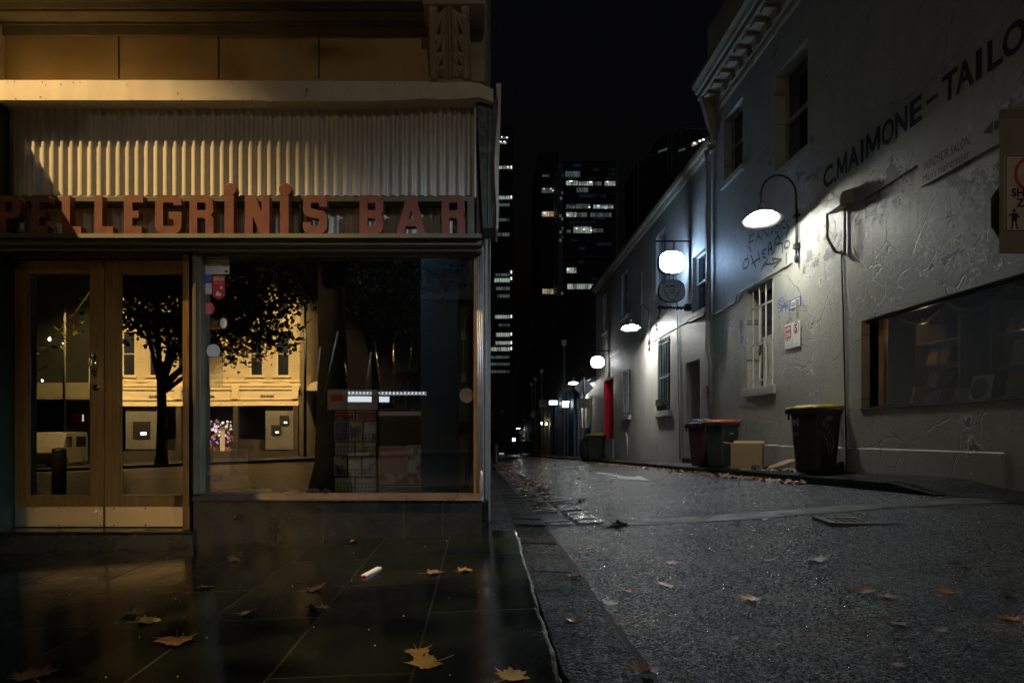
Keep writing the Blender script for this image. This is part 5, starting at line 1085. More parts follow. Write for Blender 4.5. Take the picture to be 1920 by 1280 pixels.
# ---------- the rest of the east side ----------
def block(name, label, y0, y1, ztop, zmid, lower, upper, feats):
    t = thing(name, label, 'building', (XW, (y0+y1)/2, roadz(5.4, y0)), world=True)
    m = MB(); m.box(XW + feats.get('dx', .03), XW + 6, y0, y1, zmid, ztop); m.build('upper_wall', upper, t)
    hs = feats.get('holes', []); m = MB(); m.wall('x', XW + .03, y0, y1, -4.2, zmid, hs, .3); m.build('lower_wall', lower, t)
    return t
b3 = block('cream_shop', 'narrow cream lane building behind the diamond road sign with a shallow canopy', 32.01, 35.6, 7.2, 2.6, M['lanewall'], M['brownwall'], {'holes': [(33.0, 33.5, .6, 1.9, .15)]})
m = MB(); m.box(XW+.12, XW+.16, 33.0, 33.5, .6, 1.9); m.build('window', M['glassdark'], b3)
m = MB(); m.box(XW-.14, XW+.03, 33.6, 35.4, .35, 1.5); m.build('wall_cabinet', M['cream'], b3, bevel=.01)
m = MB(); m.sweepy([(XW+.03, 2.75), (XW-.18, 2.68), (XW-.18, 2.6), (XW+.03, 2.55)], 32.1, 35.5); m.build('canopy', M['iron'], b3)
m = MB(); m.box(XW-.0, XW+.028, 33.5, 33.75, -.55, .55); m.build('poster', M['blueink'], b3)
b4 = block('brown_shop', 'dark lane building with a maroon roller door between blue pilasters', 35.61, 43.4, 7.6, 2.4, M['brown'], M['brownwall'], {})
for y in (35.7, 37.0, 38.6, 41.6, 42.6): m = MB(); m.box(XW-.10, XW+.03, y, y + .35, -3.0, 2.7); m.build('pilaster', M['navy'], b4, bevel=.01)
m = MB(); m.box(XW-.02, XW+.028, 39.0, 41.5, -3, 2.2); m.build('roller_door', M['navy'], b4)
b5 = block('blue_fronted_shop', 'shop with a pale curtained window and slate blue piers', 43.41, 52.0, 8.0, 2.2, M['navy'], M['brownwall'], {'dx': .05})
m = MB(); m.box(XW-.02, XW+.028, 44.6, 47.6, -1.75, 1.4); m.build('curtain_window', M['cream'], b5)
for y in (43.6, 48.0, 50.6): m = MB(); m.box(XW-.12, XW+.03, y, y+.5, -3.2, 2.0); m.build('pilaster', M['navy'], b5, bevel=.01)
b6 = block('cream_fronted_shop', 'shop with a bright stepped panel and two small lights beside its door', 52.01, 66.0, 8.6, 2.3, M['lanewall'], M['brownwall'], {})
m = MB(); m.box(XW-.02, XW+.028, 52.6, 56.2, -1.9, .8); m.build('panel', M['cream'], b6)
sl = emit('small_lamp_glow', (1.0, .8, .5), 25)
m = MB(); m.blob((XW-.25, 53.0, .85), (.07,.07,.09), 8, 6); m.blob((XW-.25, 57.0, .95), (.07,.07,.09), 8, 6); m.build('door_light', sl, b6)
m = MB(); m.box(XW-.1, XW+.028, 60.6, 63.0, -2.2, 1.6); m.build('mural_door', M['brown'], b6)
b7 = block('brick_terrace', 'long dark brick terrace near the end of the lane', 66.01, 100.0, 9.2, 2.0, M['brownwall'], M['brownwall'], {})
for y in (69, 74, 80): m = MB(); m.box(XW-.05, XW+.028, y, y + 1.6, -3.0, .4); m.build('door', M['iron'], b7)
m = MB()                                # downpipes with hopper heads
for (u, v0, par) in ((1058, 645, b4), (1016, 698, b6), (1004, 712, b7), (998, 722, b7)):
    y = wy(u, XW - .12); zt = (CV - v0) * y / F; q = MB(); q.tube([(XW-.12, y, -3.4), (XW-.12, y, zt)], .07, 8); q.box(XW-.30, XW, y-.16, y+.16, zt-.1, zt+.25); q.build('downpipe', M['galv'], par)
# hanging signs along the lane
def hang(u0, v0, u1, v1, y, mat, label, text=None, lit=False, rnd=False):
    x0, x1, z0, z1 = px(u0, y), px(u1, y), pz(v1, y), pz(v0, y)
    t = thing('hanging_sign', label, 'sign', (XW, y, z1), world=True)
    if rnd: me = poly_solid([[( (x1-x0)/2*(1+math.cos(2*PI*k/28)), (z1-z0)/2*(1+math.sin(2*PI*k/28))) for k in range(28)]], .06, 'panel'); finish(me, 'panel', mat, t, at=face_mat((x0, y + .03, z0), '-y'))
    else: m = MB(); m.box(x0, x1, y, y + .07, z0, z1); m.build('panel', mat, t, bevel=.01)
    b = MB(); b.tube([(x0, y + .035, z1 + .04), (XW + .03, y + .035, z1 + .04)], .025, 6); b.build('bracket', M['iron'], t)
    if text: 
        ms = []
        for k, s in enumerate(text): hh = (z1-z0)*.17; ms.append((text_mesh(s, hh, .004, width=(x1-x0)*.6, align='CENTER'), face_mat(((x0+x1)/2, y - .006, z1 - (z1-z0)*(.33 + .27*k)), '-y')))
        merge_meshes(ms, 'lettering', M['black'], t)
    return t
hang(1053, 720, 1072, 735, 38.5, M['pipe'], 'dull painted sign in the shadow above the glowing pointer sign', ['DI'])
lb = emit('blue_white_glow', (.75, .88, 1.0), 9)
hang(1030, 751, 1045, 758, 47.0, lb, 'small glowing rectangular sign further down the lane')
t = hang(1055, 752, 1066, 763, 40.5, lb, 'small glowing sign shaped like a pointing hand'); y = 40.5; q = MB(); q.hexa([P(1061, 757, y), P(1062, 753, y), P(1066, 751, y), P(1067.5, 754, y)], [P(1061, 757, y+.06), P(1062, 753, y+.06), P(1066, 751, y+.06), P(1067.5, 754, y+.06)]); q.build('lit_pointer', lb, t)
hang(1011, 749, 1028, 763, 55.0, M['greybar'], 'square grey hanging sign beside the glowing rectangle', ['HAIR', 'BAR'])
hang(995, 770, 1008, 783, 66.0, M['white'], 'round white hanging sign, furthest of the lane signs', ['CAFE'], rnd=True)
hang(1024, 782, 1036, 787.5, 53.0, M['white'], 'short white and navy name plate low on the lane wall')
ye = emit('distant_blue_glow', (.6, .8, 1.0), 9); hang(961, 821, 966, 827, 90.0, ye, 'tiny glowing blue white sign at the end of the lane')
# diamond warning signs seen from behind, on poles
def diamond(u, vtop, y, label, sc=1.0):
    x = px(u, y); s = .42 * sc; zt = pz(vtop, y)
    t = thing('road_sign', label, 'road sign', (x, y, roadz(x, y)), world=True)
    m = MB(); m.tube([(x, y, rpavez(x, y) - .05), (x, y, zt + .02)], .038 * sc, 10); m.build('pole', M['galv'], t, smooth=True)
    m = MB(); c = (x, zt - s); yy = y + .05
    m.hexa([(x - s, yy, zt - s), (x, yy, zt - 2*s), (x + s, yy, zt - s), (x, yy, zt)], [(x - s, yy + .01, zt - s), (x, yy + .01, zt - 2*s), (x + s, yy + .01, zt - s), (x, yy + .01, zt)]); m.build('diamond_plate', M['galv'], t)
    m = MB(); m.box(x - .28*sc, x + .28*sc, yy, yy + .01, zt - 2*s - .45*sc, zt - 2*s - .03); m.build('lower_plate', M['pipe'], t); return t
diamond(1095, 708, 29.0, 'diamond road sign seen from behind on a tall pole by the black bin')
diamond(979.5, 803, 62.0, 'small distant diamond road sign seen from behind', .8)
# =====================================================================
# SKYLINE
# =====================================================================
tw_dark = simple('tower_cladding', (0.02, 0.021, 0.024), .2, .1, .6, bump=0); tw_rib = simple('tower_ribs', (0.2, 0.2, 0.22), .2, .1, .6, bump=0)
lc = lit_room('office_light', (.80, .95, .85), .48, 1.0, .3); lcd = lit_room('dim_office_light', (.6, .8, .75), .14, .8, .3); lw = lit_room('warm_office_light', (1.0, .80, .5), .55, .8, .3); lff = lit_room('faint_office_light', (.35, .5, .8), .022, .5, .3); lb_ = emit('lamp_dot', (.95, 1.0, .95), 1.6)
def tower(name, label, Y, u0, u1, vtop, bands, dots=(), depth=30, ribs=None, side=None):
    x0, x1, zt = px(u0, Y), px(u1, Y), pz(vtop, Y)
    t = thing(name, label, 'tower', ((x0+x1)/2, Y, -6), world=True)
    m = MB(); m.box(x0, x1, Y, Y + depth, -8, zt); m.build('wall', tw_dark, t)
    if ribs:
        m = MB()
        for v in ribs: m.box(x0, x1, Y - .5, Y, pz(v + 1.0, Y), pz(v, Y))
        m.build('floor_edges', tw_rib, t)
    for (a, b, c, d, mt) in bands:
        m = MB(); nn = max(1, int((b - a) / 4.2))
        for k in range(nn): ua, ub = lerp(a, b, k/nn), lerp(a, b, (k+1)/nn); m.box(px(ua, Y) + .03*Y/200, px(ub, Y) - .07*Y/200, Y - .25, Y - .1, pz(d, Y), pz(c, Y))
        m.build('lit_windows', {'c': lc, 'd': lcd, 'w': lw, 'f': lff}[mt], t)
    if dots:
        m = MB()
        for (a, c, w, h) in dots: m.box(px(a, Y), px(a + w, Y), Y - .4, Y - .27, pz(c + h, Y), pz(c, Y))
        m.build('ceiling_light', lb_, t)
    return t
Z5 = lambda x, y: (1000 + x / 4.267, 280 + y / 4.267)
B = []
for (x0, y0, x1, y1, k) in ((255,178,375,222,'d'),(262,255,355,288,'c'),(362,260,478,290,'c'),(490,262,545,290,'d'),(570,258,656,292,'c'),(345,310,440,345,'d'),(262,445,335,475,'d'),(340,440,455,475,'d'),(480,447,640,480,'c'),(262,506,345,542,'c'),(345,508,430,542,'d'),(455,510,625,542,'d'),(320,622,468,670,'c'),(470,636,560,665,'d'),(262,645,300,668,'d'),(265,948,345,990,'c'),(272,1078,505,1118,'c')):
    a, c = Z5(x0, y0); b, d = Z5(x1, y1); B.append((a, b, c, d, k))
D = []
for (x, y) in ((288,255),(300,255),(446,262),(455,262),(585,260),(512,452),(440,462),(572,474),(268,524),(338,632),(398,640),(455,648),(270,958)):
    a, c = Z5(x, y); D.append((a, c, 3.0, 1.6))
rr = random.Random(55)
for k in range(26):
    a = rr.uniform(1060, 1140); w_ = rr.uniform(8, 34); c = 308 + 8.2 * rr.randint(0, 28); B.append((a, min(a + w_, 1153), c, c + 5, 'f'))
t3 = tower('office_tower', 'glass office tower with banded lit floors in the middle of the skyline', 210, 1056, 1155, 302, B, D, ribs=[302, 334, 364, 392, 423, 453, 483, 513])
m = MB()     # its receding west face with a few lights
Y = 210; m.box(px(1047, Y), px(1056, Y), Y + .3, Y + 30, -8, pz(304, Y)); m.box(px(1154, Y), px(1158, Y), Y - .8, Y, -8, pz(300, Y)); m.build('corner_pier', tw_rib, t3)
m = MB()
for (x, y) in ((236,195),(226,338),(215,380),(208,520),(225,545),(232,620),(212,650),(228,690),(210,715),(240,990),(224,1140)):
    a, c = Z5(x, y); m.box(px(a, Y), px(a + 4, Y), Y + .05, Y + .25, pz(c + 5, Y), pz(c, Y))
m.build('lit_windows', lcd, t3)
tower('concrete_tower', 'slim dark ribbed tower with three warm lit floors left of the glass tower', 225, 1010, 1047, 286, [(1015.5, 1041, 353, 362, 'd'), (1016, 1041, 397, 406, 'w'), (1017, 1044, 542, 551, 'w'), (1017, 1030, 328, 332, 'd')], [(1019, 399, 2, 2), (1036, 357, 2, 2), (1019, 354, 1.5, 1.5), (1032, 354, 1.5, 1.5), (1019, 399.5, 4, 1.2)])
rows = []
for (v, u0, k, h) in ((257,938,'d',4),(266,938,'c',4),(312,935,'c',5),(368,933,'c',6),(382,933,'d',5),(410,932,'d',5),(437,931,'d',6),(513,929,'d',5),(522,927,'c',7),(538,930,'d',6),(552,932,'d',6),(591,928,'c',6),(607,935,'d',5),(624,930,'c',7),(640,929,'c',6),(651,917,'c',7),(667,918,'d',5),(680,918,'d',5),(694,918,'d',5),(708,918,'d',6),(722,920,'c',7),(736,918,'d',4)):
    rows.append((u0, 956 if h > 4 else 950, v, v + h, k))
dots = [(957.5, v, 2.2, 5) for v in (312, 368, 508, 520, 591, 624, 640, 651, 722)] + [(940, 257, 2, 2), (949, 258, 3, 2), (937, 266, 3, 1.6), (944, 266, 3, 1.6), (951, 313, 2, 2)]
tower('black_tower', 'tall black office tower with many lit floors rising beside the cafe corner', 190, 905, 962, 236, rows, dots)
# stepped tower with a crown
Y = 260; t4 = thing('stepped_tower', 'dark stepped tower with an angular crown and a broken row of lit windows', 'tower', (px(1270, Y), Y, -6), world=True)
def pol(pts, d, name, mat, off=0):
    me = poly_solid([[(px(u, Y), pz(v, Y)) for u, v in pts]], d, name); mx = Matrix(((1,0,0,0),(0,0,-1,Y + off),(0,1,0,0),(0,0,0,1))); return finish(me, name, mat, t4, at=mx)
pol([(1197, 300), (1197, 560), (1340, 560), (1340, 262)], 20, 'wall', tw_dark, 14); pol([(1214, 292), (1230, 260), (1250, 240), (1274, 231), (1316, 231), (1324, 241), (1340, 300), (1340, 300), (1214, 300)], 14, 'crown', tw_dark, 12)
m = MB()
for a, b in (((1214,293),(1230,260)), ((1232,258),(1252,240)), ((1252,240),(1275,231)), ((1275,231),(1315,231)), ((1315,231),(1325,241)), ((1232,258),(1276,241)), ((1276,241),(1334,241)), ((1252,240),(1252,320)), ((1277,231),(1277,268)), ((1197,302),(1340,255)), ((1260,250),(1260,330)), ((1197,302),(1197,420))): m.tube([P(*a, Y - .5), P(*b, Y - .5)], .32, 4)
for k in range(7): m.tube([P(1199, 306 + 6*k, Y - .3), P(1330, 270 + 6*k, Y - .3)], .13, 4)
m.build('frame_edges', tw_rib, t4)
for (a, b, c, mt) in ((1234, 1251, (283, 277), lcd), (1272, 1285, (281, 277), lcd), (1297, 1308, (271, 267), lw)):
    m = MB(); m.hexa([P(a, c[0] + 4, Y - 1), P(b, c[1] + 4, Y - 1), P(b, c[1] + 4, Y - .8), P(a, c[0] + 4, Y - .8)], [P(a, c[0], Y - 1), P(b, c[1], Y - 1), P(b, c[1], Y - .8), P(a, c[0], Y - .8)]); m.build('lit_windows', mt, t4)
m = MB()
for a, c in ((1298, 269.5), (1308.5, 265.5), (1315, 263)): m.box(px(a, Y), px(a + 4, Y), Y - 1.3, Y - 1.1, pz(c + 3, Y), pz(c, Y))
m.build('ceiling_light', lb_, t4)
# low dark buildings closing the lane
endb = thing('end_building', 'dark building closing the far end of the lane', 'building', (px(945, 104), 104, -4), world=True)
m = MB(); m.box(px(900, 104), px(990, 104), 104, 112, -6, pz(700, 104)); m.build('wall', M['brownwall'], endb); m = MB(); m.box(px(936, 104), px(945, 104), 103.9, 104, pz(851, 104), pz(849, 104)); m.build('lit_strip', emit('door_gap_glow', (.7,.8,.95), .5), endb)
m = MB()
for (u, v, w, h) in ((938, 769, 7, 5), (915, 798, 6, 5), (940, 816, 2, 5), (926, 832, 9, 8)): m.box(px(u, 104), px(u + w, 104), 103.9, 104, pz(v + h, 104), pz(v, 104))
m.build('window', M['pipe'], endb)
lowb = thing('low_rise', 'low dark block with a sloping skyline behind the lane', 'building', (px(1040, 125), 125, -4), world=True)
me = poly_solid([[(px(u, 125), pz(v, 125)) for u, v in ((965, 860), (965, 600), (982, 560), (1010, 553), (1050, 553), (1100, 556), (1130, 545), (1200, 545), (1200, 860))]], 10, 'wall'); finish(me, 'wall', M['brownwall'], lowb, at=Matrix(((1,0,0,0),(0,0,-1,131),(0,1,0,0),(0,0,0,1))))
# west side beyond the cafe
wr = thing('west_terrace', 'dark buildings continuing down the west side of the lane behind the cafe', 'building', (-2, 40, -2), world=True)
m = MB(); m.box(-6, .02, 20.01, 100, -4.5, 7.0); m.build('wall', M['brownwall'], wr)
m = MB()
for (x, y, z0, z1, w) in ((.05, 22, 1.0, 2.4, .5), (.08, 30, .6, 3.2, .9), (.04, 45, .5, 2.2, 1.0)): m.box(.02, x + .06, y, y + w, z0, z1)
m.tube([(.08, 26, -1.3), (.08, 26, 5)], .05, 8); m.build('wall_fitting', M['pipe'], wr)
m = MB(); m.blob((.28, 58, pz(753, 58)), (.09,.1,.09), 8, 6); m.build('wall_lamp', emit('west_lamp_glow', (.9,.95,1.0), 20), wr)
# bollard on the west footpath
bx_, by_ = 0.86, 37.5; bl = thing('bollard', 'dark ribbed bollard standing at the west edge of the lane', 'bollard', (bx_, by_, roadz(bx_, by_)))
MB().lathe([(.0, 0), (.24, 0), (.24, .06), (.14, .14), (.125, .85), (.12, .86), (0, .86)], n=18).build('post', M['iron'], bl, smooth=True); MB().lathe([(.13, .86), (.155, .88), (.155, .92), (.11, .96), (.13, 1.02), (.08, 1.08), (0, 1.09)], n=18).build('cap', M['iron'], bl, smooth=True)

# =====================================================================
# BINS, RUBBISH, LEAVES
# =====================================================================
def wheelie(name, body, lid, label, loc, rz, w=.50, d=.60, h=.96):
    t = thing(name, label, 'wheelie bin', loc, rz, 'wheelie bins along the lane wall')
    b = MB(); w0, d0 = w*.78, d*.74; rings = []
    def ring(z, w_, d_, dy, c=.05):
        return [(-w_/2 + c, -d_/2 + dy, z), (w_/2 - c, -d_/2 + dy, z), (w_/2, -d_/2 + c + dy, z), (w_/2, d_/2 - c + dy, z), (w_/2 - c, d_/2 + dy, z), (-w_/2 + c, d_/2 + dy, z), (-w_/2, d_/2 - c + dy, z), (-w_/2, -d_/2 + c + dy, z)]
    R_ = [ring(.03, w0 - .03, d0 - .03, .0), ring(.06, w0, d0, .0), ring(h*.84, w*.95, d*.93, .0), ring(h*.86, w*.95, d*.93, 0), ring(h*.865, w*1.0, d*1.0, 0), ring(h*.93, w*1.02, d*1.02, 0)]
    n = 8
    for r in R_: b.v += r
    for i in range(len(R_) - 1):
        for k in range(n): b.f.append((i*n+k, i*n+(k+1) % n, (i+1)*n+(k+1) % n, (i+1)*n+k))
    b.f += [tuple(range(n))[::-1], tuple((len(R_)-1)*n + k for k in range(n))]
    b.box(-.012, .012, -d*.40, -d*.36, .12, h*.8); b.build('body', body, t, bevel=.008)
    rib = MB(); rib.box(-w*.51, w*.51, -d*.56, -d*.50, h*.86, h*.925)
    for k in range(5): rib.box(-w*.44 + k*w*.22 - .006, -w*.44 + k*w*.22 + .006, -d*.53, -d*.46, h*.78, h*.87)
    rib.build('rim', body, t, bevel=.006)
    l = MB()
    l.hexa([(-w*.50, -d*.56, h*.935), (w*.50, -d*.56, h*.935), (w*.50, d*.50, h*.945), (-w*.50, d*.50, h*.945)], [(-w*.49, -d*.55, h*.955), (w*.49, -d*.55, h*.955), (w*.49, d*.50, h*.985), (-w*.49, d*.50, h*.985)])
    l.hexa([(-w*.36, -d*.42, h*.96), (w*.36, -d*.42, h*.96), (w*.36, d*.36, h*.975), (-w*.36, d*.36, h*.975)], [(-w*.31, -d*.36, h*.985), (w*.31, -d*.36, h*.985), (w*.31, d*.30, h*1.005), (-w*.31, d*.30, h*1.005)])
    for s in (-1, 1): l.box(s*w*.30 - .05, s*w*.30 + .05, -d*.62, -d*.54, h*.93, h*.955)
    l.build('lid', lid, t, bevel=.012, seg=3)
    hd = MB(); hd.tube([(-w*.42, d*.50, h*.93), (-w*.42, d*.62, h*.97), (w*.42, d*.62, h*.97), (w*.42, d*.50, h*.93)], .016, 8); hd.build('handle', body, t, smooth=True)
    for s in (-1, 1):
        k = MB().lathe([(0, -.025), (.085, -.025), (.1, -.018), (.1, .018), (.085, .025), (0, .025)], (s*(w*.44), d*.42, .10), 20, 'x'); k.build('wheel', M['rubber'], t, smooth=True)
    a = MB(); a.tube([(-w*.44, d*.42, .10), (w*.44, d*.42, .10)], .014, 8); a.build('axle', M['iron'], t)
    return t
zb = lambda x, y: rpavez(x, y)
bx, by = 4.99, 10.15
b1 = wheelie('wheelie_bin', M['binblack'], M['yellow'], 'yellow lidded dark bin with a scratched tag, nearest the bookshop window', (bx, by, zb(bx, by) - .02), math.radians(-60), h=1.04, w=.52, d=.62)
# stencilled front and a scratched tag on its side
wt = simple('scratched_white', (.30,.29,.26), .2, 9, .7, bump=0)
fy = lambda z: -.62*lerp(.74, .93, (z - .06) / (1.04*.84 - .06)) / 2 - .004
mr = Matrix.Identity(4)
def onfront(me, x, z): 
    for v in me.vertices:
        zz = z + v.co.y; v.co = Vector((x + v.co.x, fy(zz), zz))
    return me
finish(onfront(text_mesh('M', .11, .006), -.19, .72), 'stencil', wt, b1); finish(onfront(text_mesh('51', .06, .003, width=.085), -.185, .57), 'stencil', wt, b1)
sx_ = lambda z: .52*lerp(.78, .95, (z - .06) / (1.04*.84 - .06)) / 2 + .004
m = MB()
for st in (((-.20,.76),(-.17,.82),(-.19,.70),(-.12,.80),(-.14,.68),(-.06,.76),(-.10,.64),(.02,.68),(-.08,.58),(.08,.52),(-.02,.42),(.10,.38),(.05,.56)), ((-.16,.60),(-.05,.50),(.02,.40),(.06,.30)), ((-.20,.66),(-.17,.58),(-.10,.52),(-.02,.34),(.0,.30)), ((-.12,.62),(.0,.62),(.09,.48),(.06,.34))):
    m.tube([(sx_(z), y, z) for y, z in st], .0045, 4)
m.build('scratched_tag', wt, b1)
m = MB(); m.box(sx_(.84), sx_(.84) + .003, -.12, .02, .80, .86); m.build('sticker', simple('pale_label', (.20,.24,.18), .2, 9, .6, bump=0), b1)
bx, by = 4.96, 14.0
b2 = wheelie('wheelie_bin', M['bingreen'], M['orange'], 'orange lidded dark green bin between the maroon bin and the cardboard box', (bx, by, zb(bx, by) - .02), math.radians(-56), h=1.0)
m = MB(); m.box(.25*.93, .25*.93 + .006, -.06, .05, .70, .715); m.build('label_strip', M['white'], b2)
bx, by = 4.93, 15.05
wheelie('wheelie_bin', M['binred'], M['binred'], 'maroon bin with blue and white rubbish on its lid, beside the dark doorway', (bx, by, zb(bx, by) - .02), math.radians(-58), h=1.0)
m = MB(); rr = random.Random(6)
for k in range(7): m.blob((bx + rr.uniform(-.16, .1), by + rr.uniform(-.22, .22), zb(bx, by) + 1.0 + rr.uniform(-.01, .02)), (rr.uniform(.04, .09), rr.uniform(.05, .11), .025), 7, 5, Matrix.Rotation(rr.random(), 3, 'Z'))
tag(m.build('rubbish_bag', simple('crumpled_wrapper', (.34,.38,.48), .4, 12, .4, bump=.5, bscale=30), smooth=True), 'crumpled blue white wrapping lying on the maroon bin', 'rubbish')
bx, by = 4.86, 28.6
wheelie('wheelie_bin', M['binblack'], M['yellow'], 'yellow lidded black bin at the foot of the diamond sign pole', (bx, by, zb(bx, by) - .02), math.radians(-20), w=.75, d=.8, h=1.10)
m = MB(); m.blob((4.4, 28.7, zb(4.6, 28.7) + .40), (.24, .3, .5), 10, 8); tag(m.build('rubbish_bag', M['rubber'], smooth=True), 'black rubbish bag slumped against the far yellow lidded bin', 'rubbish')
for k, (u, y, w, lb) in enumerate(((1.0, 74, 1.3, 'green wheeled dumpster far down the lane under the blue sign'), (0, 67, 2.2, 'long dark dumpster far down the lane against the wall'))):
    x = px(968 if k == 0 else 986, y); z = rpavez(x, y); t = thing('dumpster', lb, 'dumpster', (x, y, z))
    m = MB(); m.hexa([(-w*.45, -.5, .2), (w*.45, -.5, .2), (w*.45, .5, .2), (-w*.45, .5, .2)], [(-w*.5, -.65, 1.25), (w*.5, -.65, 1.25), (w*.5, .65, 1.25), (-w*.5, .65, 1.25)]); m.build('body', M['bingreen'], t, bevel=.02)
    m = MB(); m.box(-w*.52, w*.52, -.68, .68, 1.26, 1.36); m.build('lid', M['bingreen'], t, bevel=.02)
    m = MB()
    for a in (-1, 1):
        for b in (-1, 1): m.lathe([(0, -.04), (.1, -.04), (.1, .04), (0, .04)], (a*w*.38, b*.4, .1), 12, 'x')
    m.build('wheels', M['rubber'], t)
# cardboard carton, flattened card, bottle
cx, cy = 4.98, 12.72; cz = zb(cx, cy)
ct = thing('cardboard_box', 'brown cardboard box standing open between the orange lidded bin and flattened card', 'box', (cx, cy, cz), math.radians(-28))
m = MB(); a, b, h = .27, .17, .47
for (x0, x1, y0, y1) in ((-a, a, -b, -b + .006), (-a, a, b - .006, b), (-a, -a + .006, -b + .007, b - .007), (a - .006, a, -b + .007, b - .007)): m.box(x0, x1, y0, y1, 0, h)
m.box(-a, a, -b, b, 0, .005); m.build('carton', M['card'], ct)
m = MB(); m.quad((-a, -b, h), (-a, b, h), (-a - .16, b, h + .02), (-a - .16, -b, h + .02)); m.quad((-a, b, h), (a, b, h), (a, b + .10, h + .05), (-a, b + .10, h + .05)); m.build('flap', M['card'], ct)
m = MB(); m.hexa([(4.66, 12.2, zb(4.7, 12.2) + .006), (5.05, 11.9, zb(5, 12) + .006), (5.2, 12.3, zb(5.2, 12.3) + .01), (4.8, 12.6, zb(4.8, 12.6) + .01)], [(4.66, 12.2, zb(4.7, 12.2) + .012), (5.05, 11.9, zb(5, 12) + .012), (5.2, 12.3, zb(5.2, 12.3) + .016), (4.8, 12.6, zb(4.8, 12.6) + .016)]); tag(m.build('cardboard_sheet', M['card']), 'flattened cardboard lying under the bottle at the kerb', 'cardboard')
m = MB(); m.hexa([(5.0, 11.7, zb(5, 11.7) + .02), (5.34, 11.5, zb(5.3, 11.6) + .16), (5.36, 11.9, zb(5.36, 11.9) + .16), (5.05, 12.1, zb(5.05, 12) + .02)], [(5.0, 11.7, zb(5, 11.7) + .026), (5.34, 11.5, zb(5.3, 11.6) + .166), (5.36, 11.9, zb(5.36, 11.9) + .166), (5.05, 12.1, zb(5.05, 12) + .026)]); tag(m.build('cardboard_sheet', M['card']), 'pinkish cardboard sheet propped against the wall between box and bin', 'cardboard')
bo = thing('plastic_bottle', 'clear plastic bottle with a blue label lying on the flattened cardboard', 'bottle', (4.88, 12.05, zb(4.88, 12.05) + .055), math.radians(35))
MB().lathe([(0, -.11), (.032, -.11), (.035, -.09), (.033, .0), (.035, .05), (.015, .11), (.013, .14)], n=16, axis='x').build('bottle_body', M['plastic'], bo, smooth=True); MB().lathe([(.0358, -.03), (.0358, .035)], n=16, axis='x').build('label', M['blueink'], bo, smooth=True); MB().lathe([(0, .155), (.015, .155), (.015, .135)], n=12, axis='x').build('cap', M['white'], bo, smooth=True)
m = MB(); rr = random.Random(12)
for k in range(9): x, y = rr.uniform(4.75, 5.2), rr.uniform(11.0, 11.6); m.blob((x, y, zb(x, y) + .015), (rr.uniform(.02, .06), rr.uniform(.02, .05), .012), 6, 4)
tag(m.build('paper_scrap', M['paper']), 'small white paper scraps on the pavement beside the yellow lidded dark bin', 'paper scraps')
# white strip on the flags
x, y, z = G(697, 1073, pavez); st = thing('packaging_strip', 'narrow white strip of packaging lying on the wet flagstones', 'litter', (x, y, z), math.radians(-12))
m = MB(); m.box(-.017, .017, -.13, .13, 0.001, .012); m.build('strip', M['white'], st, bevel=.001); m = MB(); m.box(-.013, .013, -.1312, -.130, .003, .010); m.build('printed_end', M['redsign'], st)

# ---- fallen plane tree leaves
OUT = [(-90, .16), (-70, .34), (-55, .48), (-40, .46), (-28, .80), (-18, .62), (-8, .98), (2, .72), (14, .60), (26, .84), (36, .78), (44, 1.08), (52, .92), (62, .74), (74, 1.02), (82, 1.06), (90, 1.28)]
OUT = OUT + [(180 - a, r) for a, r in OUT[::-1][1:]]
def leaf_mesh(seed, curl, fold):
    rr = random.Random(seed); vs = []; n = len(OUT)
    for ring in (.0, .33, .66, 1.0):
        for a, r in OUT:
            rad = r * .42 * ring * (1 + (rr.uniform(-.08, .08) if ring == 1 else 0)); x, y = rad * math.cos(math.radians(a)), rad * math.sin(math.radians(a))
            z = .4 * curl * (rad / .5) ** 2 * (.5 + .5 * math.sin(math.radians(a) * 2 + seed)) + .4 * fold * abs(x) + .02 * math.sin(9 * x + seed) * math.cos(8 * y + seed * 2) + (rr.uniform(-.01, .025) if ring == 1 else 0)
            # raised veins
            vein = min(abs(((a - c + 180) % 360) - 180) for c in (90, 45, 135, -8, 188)); z += .018 * ring * (1 if vein < 8 else 0)
            vs.append((x, y, max(z, 0.0) + .012))
    fs = []
    for i in range(3):
        for k in range(n):
            if k == n - 1: continue
            fs.append((i*n+k, i*n+k+1, (i+1)*n+k+1, (i+1)*n+k))
    b = MB(); b.add(vs, fs); b.tube([(0, -.05, .015), (.02, -.28, .02), (.06, -.5, .05)], .010, 5)
    me = bpy.data.meshes.new('fallen_leaf'); me.from_pydata(b.v, [], b.f)
    for p in me.polygons: p.use_smooth = True
    return me
LM = {}
def leaf(u, v, wpx, mat, curl, fn, label, rz=None, group='plane leaves fallen on the wet flagstones', fold=.1, tilt=0.0):
    x, y, z = G(u, v, fn); size = wpx * y / F * 1.05
    seed = int(u * 7 + v); rr = random.Random(seed); key = (seed % 6, round(curl, 1), mat)
    if key not in LM: LM[key] = leaf_mesh(seed % 6 + 1, curl, fold); LM[key].materials.append(M[mat])
    o = bpy.data.objects.new('fallen_leaf', LM[key]); COL.objects.link(o); o.location = (x, y, z + .002); o.scale = (size,)*3
    o.rotation_euler = (tilt + rr.uniform(-.06, .06), rr.uniform(-.06, .06), rr.uniform(0, 6.28) if rz is None else rz); return tag(o, label, 'leaf', group)
A, B_, C_, D_ = 'leafgold', 'leafbrown', 'leaforange', 'leafpale'
